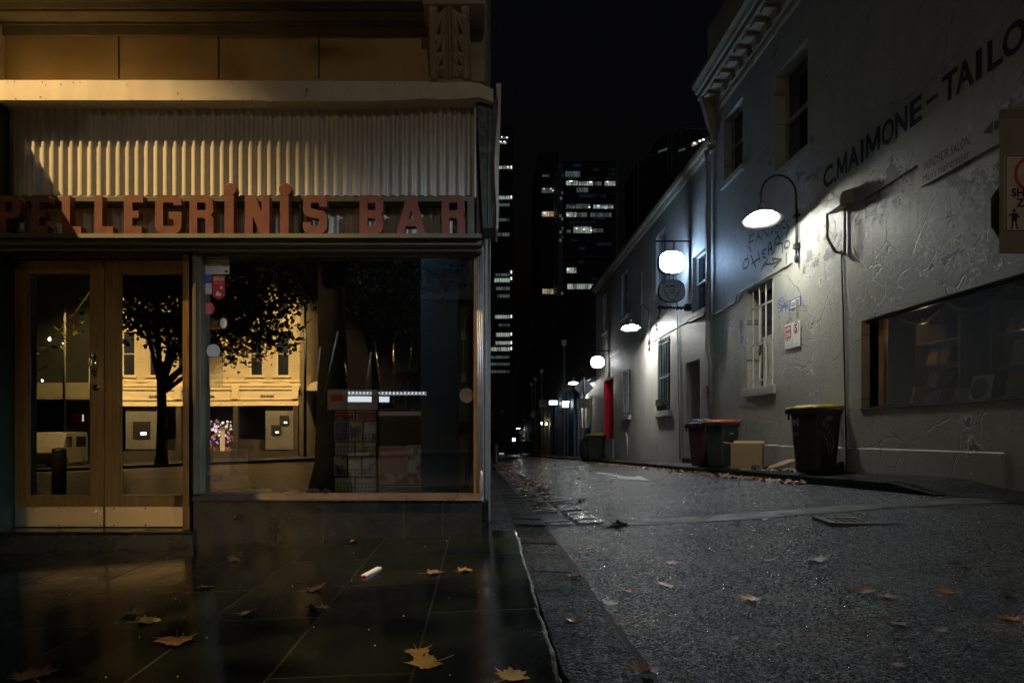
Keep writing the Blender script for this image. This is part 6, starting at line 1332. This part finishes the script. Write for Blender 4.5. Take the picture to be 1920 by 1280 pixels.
for args in [(248,1152,42,A,.5,'curled golden leaf, upper of the pair on the left flagstones'), (269,1166,58,A,.2,'golden leaf lying just below another on the left flagstones'), (330,1200,100,B_,.15,'large brown leaf with a pointed tip on the left flagstones'),
    (385,1101,38,A,.3,'small bright golden leaf in front of the kick plates'), (462,1150,48,A,.5,'golden leaf with one edge curled up, left of the middle flagstones'), (584,1106,52,B_,.4,'dull curled leaf behind the flat one in the middle flagstones'), (596,1142,58,A,.6,'golden leaf curled like a boat in the middle flagstones'),
    (442,1051,32,B_,.6,'small tightly curled leaf below the stall riser tiles'), (665,1016,24,B_,.7,'small leaf leaning against the base of the cafe wall'), (809,1075,48,B_,.1,'flat dark mottled leaf right of the white strip'), (868,1071,38,A,.4,'small leaf at the right of the flat mottled one'),
    (782,1222,70,A,.3,'large golden leaf lying half under another at the front flagstones'), (808,1243,92,A,.25,'largest golden leaf with glistening drops at the front flagstones'), (955,1272,84,A,.2,'golden leaf at the bottom edge beside the chipped kerb'), (62,1270,95,B_,.15,'dull leaf in the bottom left corner'), (557,1092,12,B_,.4,'tiny leaf fragment behind the curled pair')]:
    leaf(*args[:5], pavez, args[5])
gr = 'plane leaves fallen on the lane asphalt'
kf = lambda x, y: roadz(x, y) + .024
for args in [(1085,1081,42,B_,.5,'curled brown leaf on the edge of the kerbstone',kf), (1150,1133,40,D_,.3,'pale brown leaf half over the kerbstone edge',kf), (1180,1109,27,C_,.7,'small upright orange brown leaf near the kerbstone'), (1252,1098,48,D_,.3,'pale shiny leaf right of the small upright one'), (1258,1057,32,D_,.2,'flat pale leaf on the bluish wet asphalt'),
    (1073,1024,36,D_,.2,'dark shiny leaf lying across the kerbstone joint',kf), (1223,1024,18,B_,.5,'small dark leaf above the flat pale one'), (1278,994,24,B_,.5,'small brown leaf below the drain band'), (1437,1051,38,B_,.5,'dark brown leaf in the middle of the road, left of the crumpled one'), (1525,1052,58,D_,.6,'big crumpled leaf in the middle of the road'),
    (1411,1126,58,D_,.3,'large flat pinkish leaf with glossy face in the middle of the road'), (1620,1111,52,B_,.4,'dark leaf left of the shiny tan one on the right asphalt'), (1668,1121,46,D_,.3,'shiny tan leaf touching the dark one on the right asphalt'), (1780,1111,42,C_,.4,'orange leaf alone on the right asphalt'), (1795,1061,50,B_,.3,'brown leaf below the drain cover on the right asphalt'),
    (1692,1172,42,C_,.3,'bright orange leaf in the lower right asphalt'), (1762,1183,38,B_,.4,'dull brown leaf beside the bright orange one'), (1677,1247,36,C_,.4,'orange leaf near the bottom right of the road'), (1205,1262,66,B_,.7,'crumpled dark leaf at the bottom of the kerbstone',kf), (1895,1116,44,B_,.2,'faint greenish leaf at the right picture edge'), (1900,1162,50,C_,.2,'faint orange leaf at the right picture edge'),
    (1163,983,52,B_,.5,'leaf lying on the end of the drain band by the cobbles'), (1428,973,32,B_,.4,'brown leaf touching the front of the drain band'), (1502,920,24,A,.3,'small yellow leaf on the road in front of the carton'), (1078,1166,44,B_,.6,'crumpled leaf on the near kerbstone',kf), (1312,978,30,D_,.3,'pale leaf on the drain band'), (1090,940,22,B_,.5,'small leaf on the cobbles'), (1340,905,16,A,.3,'tiny yellow leaf left of the small yellow one'), (1460,938,18,D_,.2,'tiny pale leaf behind the drain band')]:
    leaf(*args[:5], args[6] if len(args) > 6 else roadz, args[5], group=gr)
rr = random.Random(33)
for k in range(46):
    u, v = rr.uniform(1000, 1420), rr.uniform(882, 962); 
    if u < 1000 + (v - 880) * 1.7: continue
    leaf(u, v, rr.uniform(6, 12), rr.choice((A, B_, B_, D_)), .5, roadz, 'little dry leaf among many scattered on the far lane asphalt', group='little leaves scattered on the far lane')
m = MB(); rr = random.Random(44)
def scatter(n, fx, y0, y1, fn, power=1.0):
    for k in range(n):
        y = lerp(y0, y1, rr.random() ** power); x = fx(); s = rr.uniform(.02, .055); c = Vector((x, y, fn(x, y) + .012 + abs(rr.gauss(0, .012)))); th = rr.uniform(0, 6.28)
        a = Vector((math.cos(th), math.sin(th), rr.uniform(-.5, .5))) * s; b = Vector((-math.sin(th), math.cos(th), rr.uniform(-.5, .5))) * s * .7; q = Vector((0, 0, rr.uniform(.0, .02)))
        m.add([c - a, c - b * .6 - a * .3, c + b * -.9 + a * .3, c + a + q, c + b * .9 + a * .2, c + b * .6 - a * .4], [(0,1,2,3,4,5)])
scatter(1600, lambda: 4.55 - abs(rr.gauss(0, .09)), 9.5, 36, roadz, 1.3); scatter(200, lambda: 4.55 - abs(rr.gauss(0, .05)), 10.8, 14.5, roadz); scatter(180, lambda: rr.uniform(4.75, 5.3), 10.5, 13.5, rpavez)
scatter(520, lambda: .95 + rr.gauss(0, .14), 11, 46, lambda x, y: roadz(x, y) + .02); scatter(260, lambda: rr.uniform(.9, 2.0), 30, 46, roadz); scatter(120, lambda: rr.uniform(1.2, 4.6), 12, 40, roadz)
tag(m.build('leaf_litter', M['litter']), 'drift of dry leaf litter along both gutters of the lane', 'leaf litter', kind='stuff')
# pale grit specks on the flagstones
m = MB(); rr = random.Random(71)
for k in range(110):
    x, y = rr.uniform(-3.5, .2), rr.uniform(2.3, 5.3); r = .0011 / max(.25, rr.random()); m.blob((x, y, pavez(x, y) + .001), (r, r, r*.7), 5, 3)
tag(m.build('grit', M['paper']), 'pale grit specks on the wet flagstones', 'grit', kind='stuff')
# =====================================================================
# THE STREET BEHIND THE CAMERA, as the cafe glass reflects it
# =====================================================================
YO = -28.8; KV = 2 * 5.6 - YO            # mirror distance of the opposite facade
ox = lambda u: (u - CU) * KV / F
oz = lambda v: (CV - v) * KV / F
gz = lambda x, y: roadz(x, y)
m = MB(); m.box(-60, 40, -28.9, -24.2, -4, -1.0); 
for v in m.v: pass
op = heightsheet('far_pavement', frange(-60, 40, 20), [-29.5, -25, -20.2], lambda x, y: gz(x, y) + .13, M['path'])
op2 = MB(); 
for i in range(40): x = -60 + 2.5*i; op2.hexa([(x, -20.35, gz(x, -20.3) - .2), (x+2.49, -20.35, gz(x+2.5, -20.3) - .2), (x+2.49, -20.05, gz(x+2.5, -20.3) - .2), (x, -20.05, gz(x, -20.3) - .2)], [(x, -20.35, gz(x, -20.3) + .14), (x+2.49, -20.35, gz(x+2.5, -20.3) + .14), (x+2.49, -20.05, gz(x+2.5, -20.3) + .135), (x, -20.05, gz(x, -20.3) + .135)])
struct(op2.build('far_kerb', M['kerb']))
for yy in (-9.5, -11, -14, -15.5): heightsheet('tram_rail', frange(-60, 30, 20), [yy - .04, yy + .04], lambda x, y: gz(x, y) + .006, M['galv'])
ob = thing('cream_shop_building', 'cream painted shop building across the street, seen mirrored in the cafe glass', 'building', (-17, YO, -1.5), world=True)
x0, x1 = ox(228), ox(562)
wins = []
for u in (238, 287, 341, 392, 480, 530): wins.append((ox(u - 12), ox(u + 12), oz(703), oz(622)))
for u in (238, 287, 341, 392, 480, 530): wins.append((ox(u - 12), ox(u + 12), oz(590), oz(515)))
m = MB(); m.wall('y', YO, x0, x1, oz(724), 12, wins, .25, -1); m.quad((x1, YO, -3), (x1, YO - 10, -3), (x1, YO - 10, 12), (x1, YO, 12)); m.build('wall', M['amberwall'], ob)
for h in wins:
    f = MB(); f.box(h[0], h[0]+.06, YO-.2, YO-.12, h[2], h[3]); f.box(h[1]-.06, h[1], YO-.2, YO-.12, h[2], h[3]); f.box(h[0], h[1], YO-.2, YO-.12, (h[2]+h[3])/2-.03, (h[2]+h[3])/2+.03); o = f.build('window', M['white'], ob)
    q = MB(); q.quad((h[0], YO-.18, h[2]), (h[1], YO-.18, h[2]), (h[1], YO-.18, h[3]), (h[0], YO-.18, h[3])); q.build('pane', M['glassdark'], o)
    s = MB(); s.box(h[0]-.15, h[1]+.15, YO, YO+.16, h[2]-.14, h[2]); s.box(h[0]-.05, h[1]+.05, YO, YO+.05, h[2]-.5, h[2]-.14); s.build('sill', M['amberwall'], o)
m = MB()
m.box(x0, x1 + .1, YO, YO + .12, oz(724), oz(719)); m.box(x0, x1 + .05, YO, YO + .25, oz(731), oz(726)); m.box(x0, x1, YO, YO + .18, oz(760), oz(733)); m.box(x0, x1, YO+.18, YO + .24, oz(750), oz(748)); m.box(x0, x1, YO+.18, YO+.22, oz(761), oz(757.5)); m.box(x0, x1+.05, YO, YO+.08, oz(716), oz(713)); m.build('shop_fascia', M['amberwall'], ob)
for u in (336, 445, 557): m = MB(); m.box(ox(u - 7), ox(u + 5), YO, YO + .3, oz(748), oz(724)); pl_ = m.build('pilaster', M['amberwall'], ob); m = MB(); m.box(ox(u-5), ox(u+4), YO, YO+.2, -2, oz(761)); m.build('pilaster_base', M['amberdark'], pl_)
m = MB(); m.box(x0, x1, YO - 1.5, YO - 1.4, -3, oz(760)); m.box(x0, x1, YO-.2, YO+.05, -3, oz(845)); m.build('shop_front', M['amberdark'], ob)
for u in (292, 392, 503): merge_meshes([(text_mesh('MARAIS', .17, .012, width=.78, align='CENTER'), face_mat((ox(u), YO + .19, oz(746)), '+y'))], 'lettering', M['black'], ob)
# silver display panels with black niches, dark glazed door, flower display
for k, (u0, u1, bx_list) in enumerate(((233, 291, [(247, 279, 790, 822)]), (498, 550, [(525, 543, 779, 797), (509, 527, 797, 815)]))):
    m = MB(); m.box(ox(u0), ox(u1), YO - .1, YO - .02, oz(842), oz(764)); p = m.build('display_panel', M['galv'], ob)
    for (a, b, c, d) in bx_list:
        f = MB(); f.box(ox(a), ox(b), YO - .02, YO + .03, oz(d), oz(c)); n_ = f.build('niche', M['black'], p)
        e = MB(); e.box(ox(lerp(a, b, .45)), ox(lerp(a, b, .8)), YO + .03, YO + .04, oz(lerp(c, d, .8)), oz(lerp(c, d, .62))); e.build('lit_display', emit('niche_glow', (1.0, .85, .7), 6), n_)
disp = thing('flower_display', 'bright pink, white and violet flower display in the mirrored shop window', 'display', (ox(398), YO - .6, oz(850)), world=True)
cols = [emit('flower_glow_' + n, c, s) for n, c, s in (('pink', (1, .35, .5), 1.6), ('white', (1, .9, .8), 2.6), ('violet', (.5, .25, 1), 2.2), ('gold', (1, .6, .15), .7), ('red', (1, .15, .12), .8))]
rr = random.Random(17)
for nm_, ci in (('pink_flowers', 0), ('white_flowers', 1), ('violet_flowers', 2), ('gold_flowers', 3), ('red_flowers', 4)):
    m = MB()
    for k in range((26, 26, 12, 40, 20)[ci]):
        t_ = rr.random(); u = lerp(384, 428, rr.random()) + rr.gauss(0, 4); v = (lerp(832, 792, t_) if ci in (0, 2) else lerp(812, 790, t_) if ci == 1 else lerp(840, 788, rr.random()) if ci == 3 else lerp(848, 838, t_)) + rr.gauss(0, 3)
        r = rr.uniform(.03, .09); m.blob((ox(u), YO - .6 + rr.uniform(-.2, .2), oz(v)), (r, r, r), 6, 4)
    m.build(nm_, cols[ci], disp)
m = MB(); m.lathe([(.14, oz(850)), (.14, oz(808)), (.2, oz(804))], (ox(412), YO - .5, 0), 16); m.build('white_column', M['white'], disp)
# darker neighbours either side
nb = thing('dark_shop_building', 'dark shop building across the street left of the cream one', 'building', (ox(130), YO - 1, -2), world=True)
m = MB(); m.box(ox(-60), ox(226), YO - 8, YO - 1, -3, 11); m.build('wall', simple('grey_green_render', (.014,.016,.013), .2, 1, .8, bump=0, spec=.04), nb); m = MB(); m.box(ox(-60), ox(226), YO - 1, YO + 1.2, oz(750), oz(720)); m.build('awning', M['olive'], nb)
m = MB(); m.box(ox(148), ox(172), YO - 1, YO - .9, oz(716), oz(668)); m.build('window', M['greybar'], nb)
m = MB(); m.box(ox(127), ox(147), YO - .5, YO - .3, oz(789), oz(776)); ls = m.build('lit_sign', emit('red_white_glow', (1, .75, .7), 2.2), nb); m = MB(); m.box(ox(126), ox(148), YO - .31, YO - .28, oz(790), oz(775.5)); m.build('sign_case', M['redsign'], ls); ls.location.y = .06
m = MB()
for (u, v, r) in ((74, 632, .10), (157, 664, .07), (60, 711, .06), (100, 640, .04)): m.blob((ox(u), YO - .8, oz(v)), (r, .05, r * 1.3), 8, 5)
m.build('window_light', emit('window_point_glow', (1, .95, .85), 14), nb)
nb2 = thing('verandah_building', 'low dark building with a lit fluorescent verandah across the street', 'building', (ox(690), YO - 3, -2), world=True)
m = MB(); m.box(ox(575), ox(960), YO - 9, YO - 3, -3, 8.5); m.build('wall', simple('dark_purple_render', (.006,.0055,.007), .2, 1, .8, bump=0, spec=.03), nb2)
KV2 = KV + 2.5; a2 = lambda u: (u - CU) * KV2 / F; c2 = lambda v: (CV - v) * KV2 / F
m = MB(); m.box(a2(640), a2(730), YO - 2.6, YO - 2.5, c2(754), c2(742)); m.box(a2(634), a2(800), YO - 2.6, YO - 2.5, c2(740), c2(734)); m.build('fluorescent_window', emit('fluorescent_glow', (.8, .92, 1.0), 2.4), nb2)
m = MB()
for k in range(24): u = 634 + k*7; m.tube([(a2(u), YO - 2.4, c2(742)), (a2(u + 7), YO - 2.4, c2(732))], .03, 4); m.tube([(a2(u + 7), YO - 2.4, c2(742)), (a2(u), YO - 2.4, c2(732))], .03, 4)
m.tube([(a2(634), YO - 2.4, c2(742)), (a2(802), YO - 2.4, c2(742))], .05, 4); m.build('iron_lace', M['iron'], nb2)
m = MB(); m.hexa([(a2(574), YO - 3, c2(735)), (a2(612), YO - 3, c2(735)), (a2(612), YO - 1, c2(735)), (a2(574), YO - 1, c2(735))], [(a2(574), YO - 3, c2(722)), (a2(612), YO - 3, c2(708)), (a2(612), YO - 2.5, c2(708)), (a2(574), YO - 2.5, c2(722))]); m.build('awning', M['cream'], nb2)
# trees
def tree(name, x, y, h, r, crown_c, crown_r, n, label, seed, leafsize=.13, mat='crown', limbs=9, z0=None):
    rr = random.Random(seed); z0 = gz(x, y) if z0 is None else z0
    t = thing(name, label, 'tree', (x, y, z0), group=None)
    tr = MB(); tr.tube([(0, 0, -.1), (.02, 0, .5), (.05, .03, h*.5), (.0, .05, h)], [r*1.5, r*1.05, r*.92, r*.75], 12)
    cc, cr = Vector(crown_c) - Vector((x, y, z0)), Vector(crown_r); tips = []
    for k in range(limbs):
        d = Vector((rr.gauss(0, 1), rr.gauss(0, 1), rr.gauss(.25, .7))).normalized(); e = cc + Vector((d.x*cr.x, d.y*cr.y, d.z*cr.z)) * rr.uniform(.6, .9); s = Vector((0, .03, h * rr.uniform(.72, 1.0)))
        mid = s.lerp(e, .5) + Vector((rr.uniform(-.4, .4), rr.uniform(-.4, .4), rr.uniform(0, .6))); tr.tube([s, s.lerp(mid, .5) + Vector((0,0,.1)), mid, e], [r*.5, r*.36, r*.24, r*.06], 7); tips += [e, mid]
        for q in range(3): e2 = mid.lerp(e, rr.random()) + Vector((rr.uniform(-1, 1), rr.uniform(-1, 1), rr.uniform(-.6, .8))) * .9; tr.tube([mid.lerp(e, .2*q + .1), e2], [r*.15, r*.03], 5); tips.append(e2)
    tr.build('trunk', M['bark'], t, smooth=True)
    b = MB(); cl = list(tips)
    while len(cl) < 90:
        d = Vector((rr.gauss(0, 1), rr.gauss(0, 1), rr.gauss(0, 1))).normalized() * rr.random() ** .45; cl.append(cc + Vector((d.x*cr.x, d.y*cr.y, d.z*cr.z)))
    for k in range(n):
        c0 = rr.choice(cl); c = c0 + Vector((rr.gauss(0, .55), rr.gauss(0, .55), rr.gauss(0, .38))); s = leafsize * rr.uniform(.6, 1.2)
        a = Vector((rr.gauss(0, 1), rr.gauss(0, 1), rr.gauss(0, .6))).normalized(); w = a.cross(Vector((rr.gauss(0, 1), rr.gauss(0, 1), rr.gauss(0, 1)))).normalized()
        b.add([c - a*s, c - a*s*.2 - w*s*.8, c + a*s*.4 - w*s*.5, c + a*s, c + a*s*.4 + w*s*.5, c - a*s*.2 + w*s*.8], [(0,1,2,3,4,5)])
    b.build('crown', M[mat], t); return t
tree('plane_tree', -15.1, -21.0, 4.6, .25, (-12.6, -20.8, 7.4), (6.0, 2.6, 4.0), 20000, 'plane tree across the street, mirrored in front of the cream building', 3, .115)
tree('plane_tree', -2.72, -1.25, 4.6, .29, (-3.4, -.6, 7.0), (4.2, 3.4, 2.2), 5200, 'thick trunked plane tree on the near pavement, mirrored in the window', 8, .13)
tree('plane_tree', -5.0, -21.2, 5.0, .20, (-5.0, -21.0, 8.0), (3.6, 3, 3.6), 2600, 'sparser plane tree across the street, mirrored at the right of the window', 5, .14)
# a low branch of the near tree whose leaves dapple the wall above the frieze, with an added leaf screen
rr = random.Random(29); b = MB(); src = Vector((-7.3, 2.6, 7.88)); last = None; nt_ = [o for o in SC.objects if o.name.startswith('plane_tree') and o.location.y > -5][0]
tw = [src.lerp(Vector((X, 5.6, 3.1)), .36) for X in (-1.6, -2.3, -2.9, -3.4)]; b.tube([(-3.6, 1.2, 6.6)] + [tuple(p) for p in tw], [.03, .02, .014, .01, .005], 6)
for k in range(70):
    X = rr.choice((-3.25, -3.05, -2.45, -2.2, -1.7, -1.3)) + rr.gauss(0, .16); c = src.lerp(Vector((X, 5.6, rr.uniform(2.9, 3.3))), rr.uniform(.30, .44)); s = rr.uniform(.03, .06); a = Vector((rr.gauss(0,1), rr.gauss(0,1), rr.gauss(0,.6))).normalized(); w_ = a.cross(Vector((rr.gauss(0,1), rr.gauss(0,1), 1))).normalized()
    b.add([c - a*s, c - w_*s*.8, c + a*s, c + w_*s*.8], [(0,1,2,3)])
for k in range(260):  # added unseen clump, set to keep the lamp off the flagstones and sill
    c = Vector((-4.35 + rr.gauss(0, .40), 2.6 + rr.gauss(0, .42), 4.85 + rr.gauss(0, .22))); s = rr.uniform(.07, .12); a = Vector((rr.gauss(0,1), rr.gauss(0,1), rr.gauss(0,.4))).normalized(); w_ = a.cross(Vector((rr.gauss(0,1), rr.gauss(0,1), 1))).normalized()
    b.add([c - a*s, c - w_*s*.8, c + a*s, c + w_*s*.8], [(0,1,2,3)])
b.tube([(-3.2, .8, 6.0), (-3.9, 1.9, 5.3), (-4.5, 2.8, 4.9)], [.04, .025, .01], 6)
o = b.build('branch_with_added_screen', M['crown'], nt_); o.matrix_parent_inverse = Matrix.Translation(-nt_.location)
b = MB(); rr = random.Random(41); tip = [(-6.2, -1.6, 4.6), (-7.0, -1.55, 3.2), (-7.6, -1.5, 2.3), (-8.1, -1.5, 1.75)]; b.tube(tip, [.03, .018, .01, .004], 5); b.tube([(-3.6, -1.2, 5.6), (-5.0, -1.5, 5.2), (-6.2, -1.6, 4.6)], [.05, .04, .03], 6)
for k in range(46):
    q = rr.choice(((-7.95, 1.85), (-7.55, 2.0), (-8.2, 1.65), (-7.2, 2.1), (-8.0, 1.5))); c = Vector((q[0] + rr.gauss(0, .14), -1.5 + rr.gauss(0, .12), q[1] + rr.gauss(0, .12))); s = rr.uniform(.045, .08); a = Vector((rr.gauss(0,1), rr.gauss(0,.6), rr.gauss(0,.5))).normalized(); w_ = a.cross(Vector((rr.gauss(0,.4), rr.gauss(0,.4), 1))).normalized()
    b.add([c - a*s, c - w_*s*.7, c + a*s*.3 - w_*s*.5, c + a*s, c + a*s*.3 + w_*s*.5, c + w_*s*.7], [(0,1,2,3,4,5)])
o = b.build('hanging_spray', simple('yellow_green_leaves', (.20,.19,.03), .3, 9, .5, bump=0), nt_); o.matrix_parent_inverse = Matrix.Translation(-nt_.location)
# white van parked across the street
vx, vy = -22.2, -24.5; vz = gz(vx, vy); van = thing('parked_van', 'white van parked across the street, mirrored in the left door glass', 'van', (vx, vy, vz), PI * .42)
me = poly_solid([[(-2.2, .35), (2.1, .35), (2.15, .9), (1.85, 1.15), (1.3, 1.9), (-2.1, 1.95), (-2.25, 1.6)]], 1.7, 'body'); finish(me, 'body', M['olive'], van, bevel=.06, seg=3, at=Matrix(((1,0,0,0),(0,0,-1,0),(0,1,0,0),(0,0,0,1))))
m = MB()
for s in (-1, 1): m.box(.5, 1.35, s*.855 - .01, s*.855 + .01, 1.15, 1.7); m.box(-1.9, -.2, s*.855 - .01, s*.855 + .01, 1.15, 1.7)
m.box(-2.27, -2.23, -.65, .65, 1.15, 1.7); m.build('windows', M['glassdark'], van)
for a in (-1.4, 1.4):
    for s in (-1, 1): MB().lathe([(0, -.1), (.25, -.1), (.33, -.08), (.33, .08), (.25, .1), (0, .1)], (a, s*.8, .33), 20, 'y').build('wheel', M['rubber'], van, smooth=True)
m = MB()
for s in (-1, 1): m.box(-2.26, -2.2, s*.75 - .06, s*.75 + .06, .8, 1.1)
m.build('tail_light', M['redsign'], van)
# bollards and chain on the near kerb
bp = []
for k, x in enumerate((-7.6,)):
    y = -1.0; t = thing('kerb_bollard', ('black kerb post mirrored in the left door glass', 'black kerb post further along the near kerb')[k], 'bollard', (x, y, pavez(x, y)))
    MB().lathe([(0, 0), (.12, 0), (.12, .9), (.10, .95), (0, .97)], n=16).build('post', M['iron'], t, smooth=True)
aw = thing('neighbour_awning', 'flat shop awning next door, left of the cafe, that shades its doorway', 'awning', (-6, 4, 2.5), world=True)
m = MB(); m.box(-9.5, px(12, 5.5), 2.6, 5.6, pz(222, 5.5), pz(212, 5.5)); m.build('canopy', M['green'], aw, bevel=.01); m = MB(); m.box(-9.5, px(12, 5.5), 2.55, 2.6, pz(232, 5.5), pz(205, 5.5)); m.build('front_edge', M['fascia'], aw, bevel=.005)
# assumed street lamps and the sodium light they give; one is an added fill
sod = (1.0, 0.64, 0.25)
def streetlamp(x, y, h, arm, label, power, spot, blend, aim, col=sod, radius=.06):
    z0 = gz(x, y); t = thing('street_lamp', label, 'street lamp', (x, y, z0))
    m = MB(); m.tube([(0, 0, 0), (0, 0, h - z0 - .2)], [.09, .055], 12); m.tube([(0, 0, h - z0 - .25), (arm[0]*.5, arm[1]*.5, h - z0 + .15), (arm[0], arm[1], h - z0 + .12)], .035, 8); m.build('pole', M['iron'], t, smooth=True)
    m = MB().lathe([(0, .2), (.12, .18), (.22, .08), (.24, .06), (.22, .05), (.10, .10), (0, .11)], (arm[0], arm[1], h - z0), 20); m.build('lamp_head', M['iron'], t, smooth=True)
    L = bpy.data.lights.new('street_lamp_light', 'SPOT'); L.energy = power; L.color = col; L.spot_size = math.radians(spot); L.spot_blend = blend; L.shadow_soft_size = radius
    lo = bpy.data.objects.new('street_lamp_light', L); COL.objects.link(lo); p = Vector((x + arm[0], y + arm[1], h - .02)); lo.location = p; lo.rotation_euler = (Vector(aim) - p).to_track_quat('-Z', 'Y').to_euler(); return t
streetlamp(-7.9, 1.2, 7.9, (.6, 1.4), 'street lamp on the near kerb that lights the cafe front', LAMP_A, 96, .22, (-6.7, 2.5, -1), radius=.05)
streetlamp(-21.5, -24.0, 7.0, (.8, -.2), 'street lamp across the road at the left of the cream building', LAMP_B, 150, .3, (-19.5, YO, 0))
streetlamp(-9.0, -24.0, 7.0, (-.8, -.2), 'street lamp across the road at the right of the cream building', LAMP_B, 140, .3, (-14, YO, 0))
streetlamp(8.5, -6.0, 6.8, (0, 1.0), 'assumed street lamp in the road behind the camera', LAMP_C, 21, .95, (-.9, 5.6, -.6), (.72, .84, 1.0), radius=.2)  # assumed unseen lamp, its narrow cone set to brighten the cafe window

lo = bpy.data.lights.new('added_book_light', 'POINT'); lo.energy = 1.5; lo.color = (1, .74, .42); lo.shadow_soft_size = .04; q = bpy.data.objects.new('added_book_light', lo); COL.objects.link(q); q.location = (XW + .42, 8.95, 1.40)  # added warm point light that brightens the dim bookshop stock
dl = thing('added_book_lamp', 'little warm added fill lamp over the side case behind the bookshop window', 'lamp', (XW + .42, 8.95, 1.45)); MB().lathe([(0, .1), (.03, .08), (.06, .0), (.055, .0), (.0, .05)], n=14).build('added_lamp_shade', M['brass'], dl, smooth=True)  # assumed lamp added to go with that light; none is seen here
wl_ = thing('added_fill_tube', 'added fill tube hidden inside the cafe above the postcard rack', 'lamp', (-1.0, 5.63, 1.50)); MB().tube([(-.28, 0, 0), (.25, 0, 0)], .012, 8).build('tube', emit('added_fill_glow', (.85, .93, 1.0), FILL_W), wl_); m = MB(); m.box(-.3, .27, -.02, .03, .014, .04); m.build('fill_tube_housing', M['white'], wl_)  # added unseen tube that brightens the postcards; no such lamp is known
streetlamp(1.5, -13.0, 8.5, (0, 1.0), 'added fill lamp over the tram tracks behind the camera', FILL_D, 64, .5, (-1.0, 5.5, 1.5), (1.0, .86, .68), radius=.2)  # added fill spot on a made-up lamp post, lifts the fascia and bracket
# =====================================================================
# CAMERA, SKY, LIGHT
# =====================================================================
cam = bpy.data.cameras.new('camera'); co_ = bpy.data.objects.new('camera', cam); COL.objects.link(co_)
co_.location = (0, 0, 0); co_.rotation_euler = (PI/2, 0, 0); cam.lens = 24; cam.sensor_width = 36; cam.sensor_fit = 'HORIZONTAL'
cam.shift_x = (960 - CU) / 1920; cam.shift_y = (CV - 640) / 1920; cam.clip_start = .05; cam.clip_end = 3000
SC.camera = co_
w = bpy.data.worlds.new('World'); SC.world = w; w.use_nodes = True; nt = w.node_tree; bg = nt.nodes['Background']
sk = nt.nodes.new('ShaderNodeTexSky'); sk.sky_type = 'NISHITA'; sk.sun_disc = False; sk.sun_elevation = math.radians(-4.0); sk.sun_rotation = math.radians(150)
nt.links.new(sk.outputs[0], bg.inputs[0]); bg.inputs[1].default_value = SKY
sun = bpy.data.lights.new('moonlight', 'SUN'); sun.energy = 0.05; sun.angle = math.radians(10); sun.color = (.75, .85, 1.0); so = bpy.data.objects.new('moonlight', sun); COL.objects.link(so); so.rotation_euler = (math.radians(35), math.radians(-20), 0)
SC.view_settings.view_transform = 'Standard'; SC.view_settings.look = 'None'; SC.view_settings.exposure = 0; SC.view_settings.gamma = 1
SC.cycles.use_denoising = True
try: SC.cycles.denoiser = 'OPENIMAGEDENOISE'
except Exception: pass
SC.cycles.max_bounces = 8; SC.cycles.transparent_max_bounces = 12; SC.cycles.sample_clamp_indirect = 4.0; SC.cycles.caustics_reflective = True
for o in SC.objects:
    if 'worldspace' in o: del o['worldspace']
